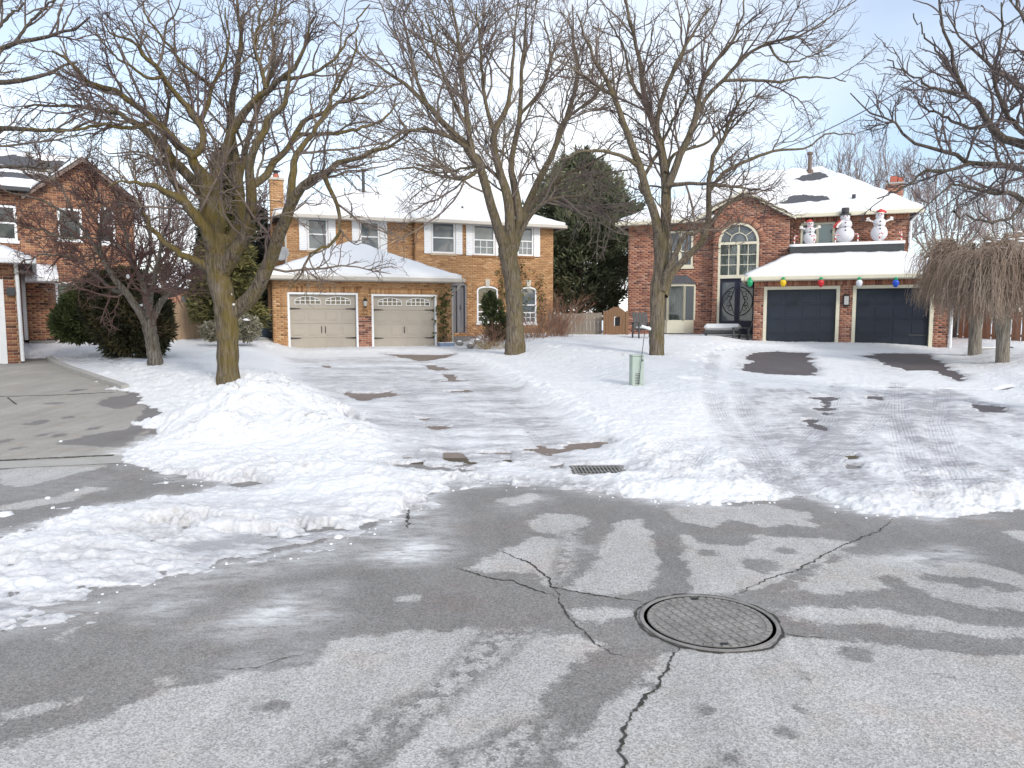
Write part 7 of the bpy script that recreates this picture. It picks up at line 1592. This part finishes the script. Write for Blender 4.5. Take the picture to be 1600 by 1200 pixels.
# string of big bulbs under the red garage gutter
for px, cname, c in ((1172, 'green', 'bulb_green'), (1224, 'yellow', 'bulb_yellow'), (1283, 'red', 'bulb_red'), (1343, 'white', 'bulb_white'), (1400, 'blue', 'bulb_blue')):
    u, zt = kp(px, 434, -.56); zb_ = kp(px, 448, -.56)[1]; x, y = K.w(u, -.56); zt = zt - .02; h_ = .42
    o = empty('festoon_bulb', (x, y, zt), math.radians(-20), {'green': 'green bulb ornament at the left end of the navy garage gutter', 'yellow': 'yellow bulb ornament hanging above the left navy door', 'red': 'red bulb ornament hanging above the left navy door', 'white': 'white bulb ornament hanging above the wall lantern side of the right navy door', 'blue': 'blue bulb ornament hanging above the right navy door'}[cname], 'ornament', 'giant bulbs along the garage gutter')
    MB().lathe(0, 0, [(.015, -.30), (.05, -.28), (.092, -.21), (.105, -.14), (.085, -.08), (.05, -.05)], 14).build('bulb', c, o, smooth=True); MB().lathe(0, 0, [(.055, -.048), (.055, .02), (.035, .04)], 12).build('socket', 'ivy_leaf' if False else 'bulb_green', o)
# snowmen on the balcony
def snowman(pxs, pyb, pyt, wpx, v, label, kind):
    u, zb_ = kp(pxs, pyb, v); zt_ = kp(pxs, pyt, v)[1]; x, y = K.w(u, v); h = zt_ - zb_; Yw = y; w = wpx / F * Yw / 2
    r_ = empty('inflatable_snowman', (x, y, zb_), math.radians(-20), label, 'snowman decoration', 'inflatable snowmen on the garage balcony'); sg = [(.27, 1.0, .27), (.62, .74, .18), (.86, .50, .13)]
    prof = [(.3 * w, -.02)]
    for c, rw, rh in sg:
        for a in np.linspace(-1.15, 1.15, 9): prof.append((rw * w * math.cos(a) ** .8, h * (c + rh * math.sin(a) * 1.02)))
    prof.append((.02, h * .995)); n = 20; V_ = MB(); V_.lathe(0, 0, prof, n); V_.build('body', 'nylon_white', r_, smooth=True)
    for z in (.40, .52, .66): MB().lathe(0, 0, [(.01, -.01), (.03, 0), (.01, .01)], 8).build('button', 'coal_black', r_).matrix_local = Matrix.Translation((0, -w * (1.0 if z < .45 else .76) * .96, h * z)) @ Matrix.Rotation(math.pi / 2, 4, 'X')
    hw_ = w * .5
    for s in (-1, 1): MB().lathe(0, 0, [(.01, -.01), (.022, 0), (.01, .01)], 8).build('eye', 'coal_black', r_).matrix_local = Matrix.Translation((s * hw_ * .35, -hw_ * .93, h * .90)) @ Matrix.Rotation(math.pi / 2, 4, 'X')
    MB().tube([(0, -hw_ * .9, h * .865), (.0, -hw_ * 1.5, h * .855)], [.022, .006], 8).build('nose', 'bulb_red', r_)
    if kind == 'top':
        MB().lathe(0, 0, [(w * .62, h * .965), (w * .62, h * .985), (w * .36, h * .99), (w * .40, h * 1.17), (w * .37, h * 1.2)], 20).build('top_hat', 'hat_grey', r_); MB().lathe(0, 0, [(w * .375, h * .995), (w * .385, h * 1.04)], 20).build('hat_band', 'nylon_black', r_)
        MB().lathe(0, 0, [(w * .52, h * .735), (w * .6, h * .75), (w * .52, h * .775)], 16).build('scarf', 'nylon_white', r_)
        MB().tube([(-w * .4, -w * .5, h * .74), (-w * .9, -w * .6, h * .62), (-w * 1.15, -w * .5, h * .52)], .05, 6).build('scarf_tail', 'nylon_red', r_); MB().tube([(-w * .3, -w * .62, h * .73), (-w * .7, -w * .72, h * .60), (-w * .85, -w * .7, h * .50)], .04, 6).build('scarf_tail', 'candy_white', r_)
    else:
        s = -1 if kind == 'left' else 1
        MB().lathe(0, 0, [(w * .52, h * .95), (w * .54, h * .985)], 16).build('hat_brim', 'candy_white', r_); MB().tube([(0, 0, h * .97), (s * w * .15, 0, h * 1.03), (s * w * .5, 0, h * 1.02), (s * w * .75, 0, h * .99)], [w * .5, w * .38, w * .2, w * .08], 12).build('hat', 'nylon_red', r_, smooth=True); MB().lathe(s * w * .82, 0, [(.01, h * .96), (.05, h * .985), (.01, h * 1.01)], 8).build('pompom', 'candy_white', r_)
        MB().lathe(0, 0, [(w * .50, h * .735), (w * .58, h * .75), (w * .50, h * .77)], 16).build('scarf', 'nylon_red' if kind == 'left' else 'nylon_white', r_)
        for s2 in (-1, 1):
            b0 = (s2 * w * .6, 0, h * .66); e_ = (s2 * w * 1.25, 0, h * .74); mb = MB().tube([b0, e_], .035, 6)
            for dx_, dz_ in ((.22, .16), (.28, -.03), (.02, .2)): mb.tube([e_, (e_[0] + s2 * dx_ * w * 1.2, 0, e_[2] + dz_ * h * .5)], .03, 6)
            mb.build('arm', 'candy_white', r_)
    return r_
snowman(1265, 381, 347, 19, 3.0, 'smallest inflatable snowman, in a red cap before the balcony window', 'left')
snowman(1319, 379, 334, 28, 3.0, 'tallest inflatable snowman wearing a black top hat and striped scarf', 'top')
snowman(1373, 376, 332, 24, 3.0, 'right inflatable snowman with red cap and raised stick arms', 'right')
# candy cane stakes along the parapet
for i, px in enumerate((1241, 1272, 1305, 1340, 1374, 1411)):
    u, z = kp(px, 384, 2.44); u = min(max(u, 1.25), 5.0); x, y = K.w(u, 2.44); z = 4.46
    labs = ['candy cane stake at the left end of the balcony', 'candy cane stake in front of the smallest snowman', 'candy cane stake in front of the top hat snowman', 'candy cane stake between the top hat snowman and the right one', 'candy cane stake in front of the right snowman', 'candy cane stake at the right end of the balcony']
    o = empty('candy_cane', (x, y, z), math.radians(-20), labs[i], 'candy cane', 'candy cane stakes along the balcony edge'); s = -1 if i % 2 else 1
    path = [(0, 0, -.05), (0, 0, .06), (0, 0, .14), (0, 0, .22), (0, 0, .30)] + [(s * (.05 - .05 * math.cos(a)), 0, .30 + .055 * math.sin(a)) for a in (.6, 1.2, 1.8, 2.4, 3.1)]
    for k in range(len(path) - 1): MB().tube([path[k], path[k + 1]], .024, 8).build('stripe', 'nylon_red' if k % 2 == 0 else 'candy_white', o)
# stone blocks
q = pz(1550, 552, 21.6); o = empty('stone_edging', q, -.1, 'low pale stone slab behind the front mulberry trunk', 'stone'); MB().box(-.42, .42, -.12, .14, -.1, .14).build('slab', 'concrete', o, bevel=.02); MB().box(.43, .54, -.1, .12, -.1, .2).build('end_block', 'plastic_dark', o, bevel=.01); MB().box(-.4, .4, -.1, .13, .141, .19).build('snow_top', 'roof_snow', o, bevel=.02)
rr = random.Random(9)
for px, py, r, lab in ((858, 540, .22, 'dark rock capped with snow right of the reddish shrub'), (735, 541, .16, 'small rock beside the front steps of the tan house'), (718, 537, .14, 'small rock nearest the blue planter'), (746, 534, .14, 'rock under the left ground floor window')):
    q = pz(px, py, 25.6); o = MB().lathe(0, 0, [(.6 * r, -r * .5), (r, 0), (.85 * r, .4 * r), (.4 * r, .62 * r), (.05, .66 * r)], 9).build('rock', 'rock'); me = o.data
    for v_ in me.vertices: v_.co *= 1 + rr.uniform(-.12, .12)
    o.location = q; tag(o, lab, 'rock', 'rocks in the flower bed'); c = MB().lathe(0, 0, [(.7 * r, .45 * r), (.6 * r, .62 * r), (.3 * r, .8 * r), (.03, .84 * r)], 9).build('snow_top', 'roof_snow', o, smooth=True)
# loose crumbs of snow along the ploughed edge
rng = np.random.default_rng(77); V = []; Q = []
def crumb(x, y, s):
    z = gz(x, y); k = len(V); a = rng.uniform(0, 6.28)
    for (dx_, dy_, dz_) in ((-1, -1, -.4), (1, -1, -.4), (1, 1, -.4), (-1, 1, -.4), (-.7, -.7, .7), (.7, -.7, .6), (.7, .7, .8), (-.7, .7, .6)):
        j = rng.uniform(.7, 1.3); V.append((x + (dx_ * math.cos(a) - dy_ * math.sin(a)) * s * j, y + (dx_ * math.sin(a) + dy_ * math.cos(a)) * s * j, z + dz_ * s * j))
    Q.extend([(k + a_, k + b2, k + c_, k + d2) for a_, b2, c_, d2 in ((0, 1, 5, 4), (1, 2, 6, 5), (2, 3, 7, 6), (3, 0, 4, 7), (4, 5, 6, 7))])
ew = SNOW_EDGE_W[10:42]
for i in range(len(ew) - 1):
    d = math.dist(ew[i], ew[i + 1])
    if d > 4: continue
    for _ in range(int(d * 9)):
        t = rng.uniform(); x = ew[i][0] + (ew[i + 1][0] - ew[i][0]) * t + rng.normal() * .10; y = ew[i][1] + (ew[i + 1][1] - ew[i][1]) * t - abs(rng.normal()) * .10; crumb(x, y, rng.uniform(.003, .011) * (2 if rng.uniform() < .05 else 1))
for px, py, s in ((1115, 788, .035), (1122, 789, .03), (1092, 788, .02), (1140, 788, .018), (6, 806, .05), (75, 779, .02), (83, 794, .018), (120, 766, .02), (516, 790, .04), (260, 755, .02), (95, 690, .02), (530, 840, .03)): crumb(*G(px, py), s)
for cx, cy, rx, ry, h in PILES_W[:5]:
    for _ in range(90):
        x, y = cx + rng.normal() * rx * .6, cy + rng.normal() * ry * .6; tt_ = snow_fields(np.array([[x]]), np.array([[y]]))[0][0, 0] if False else None
link('snow_crumbs', fastmesh('snow_crumbs', V, Q, False), 'roof_snow', None, 'stuff')
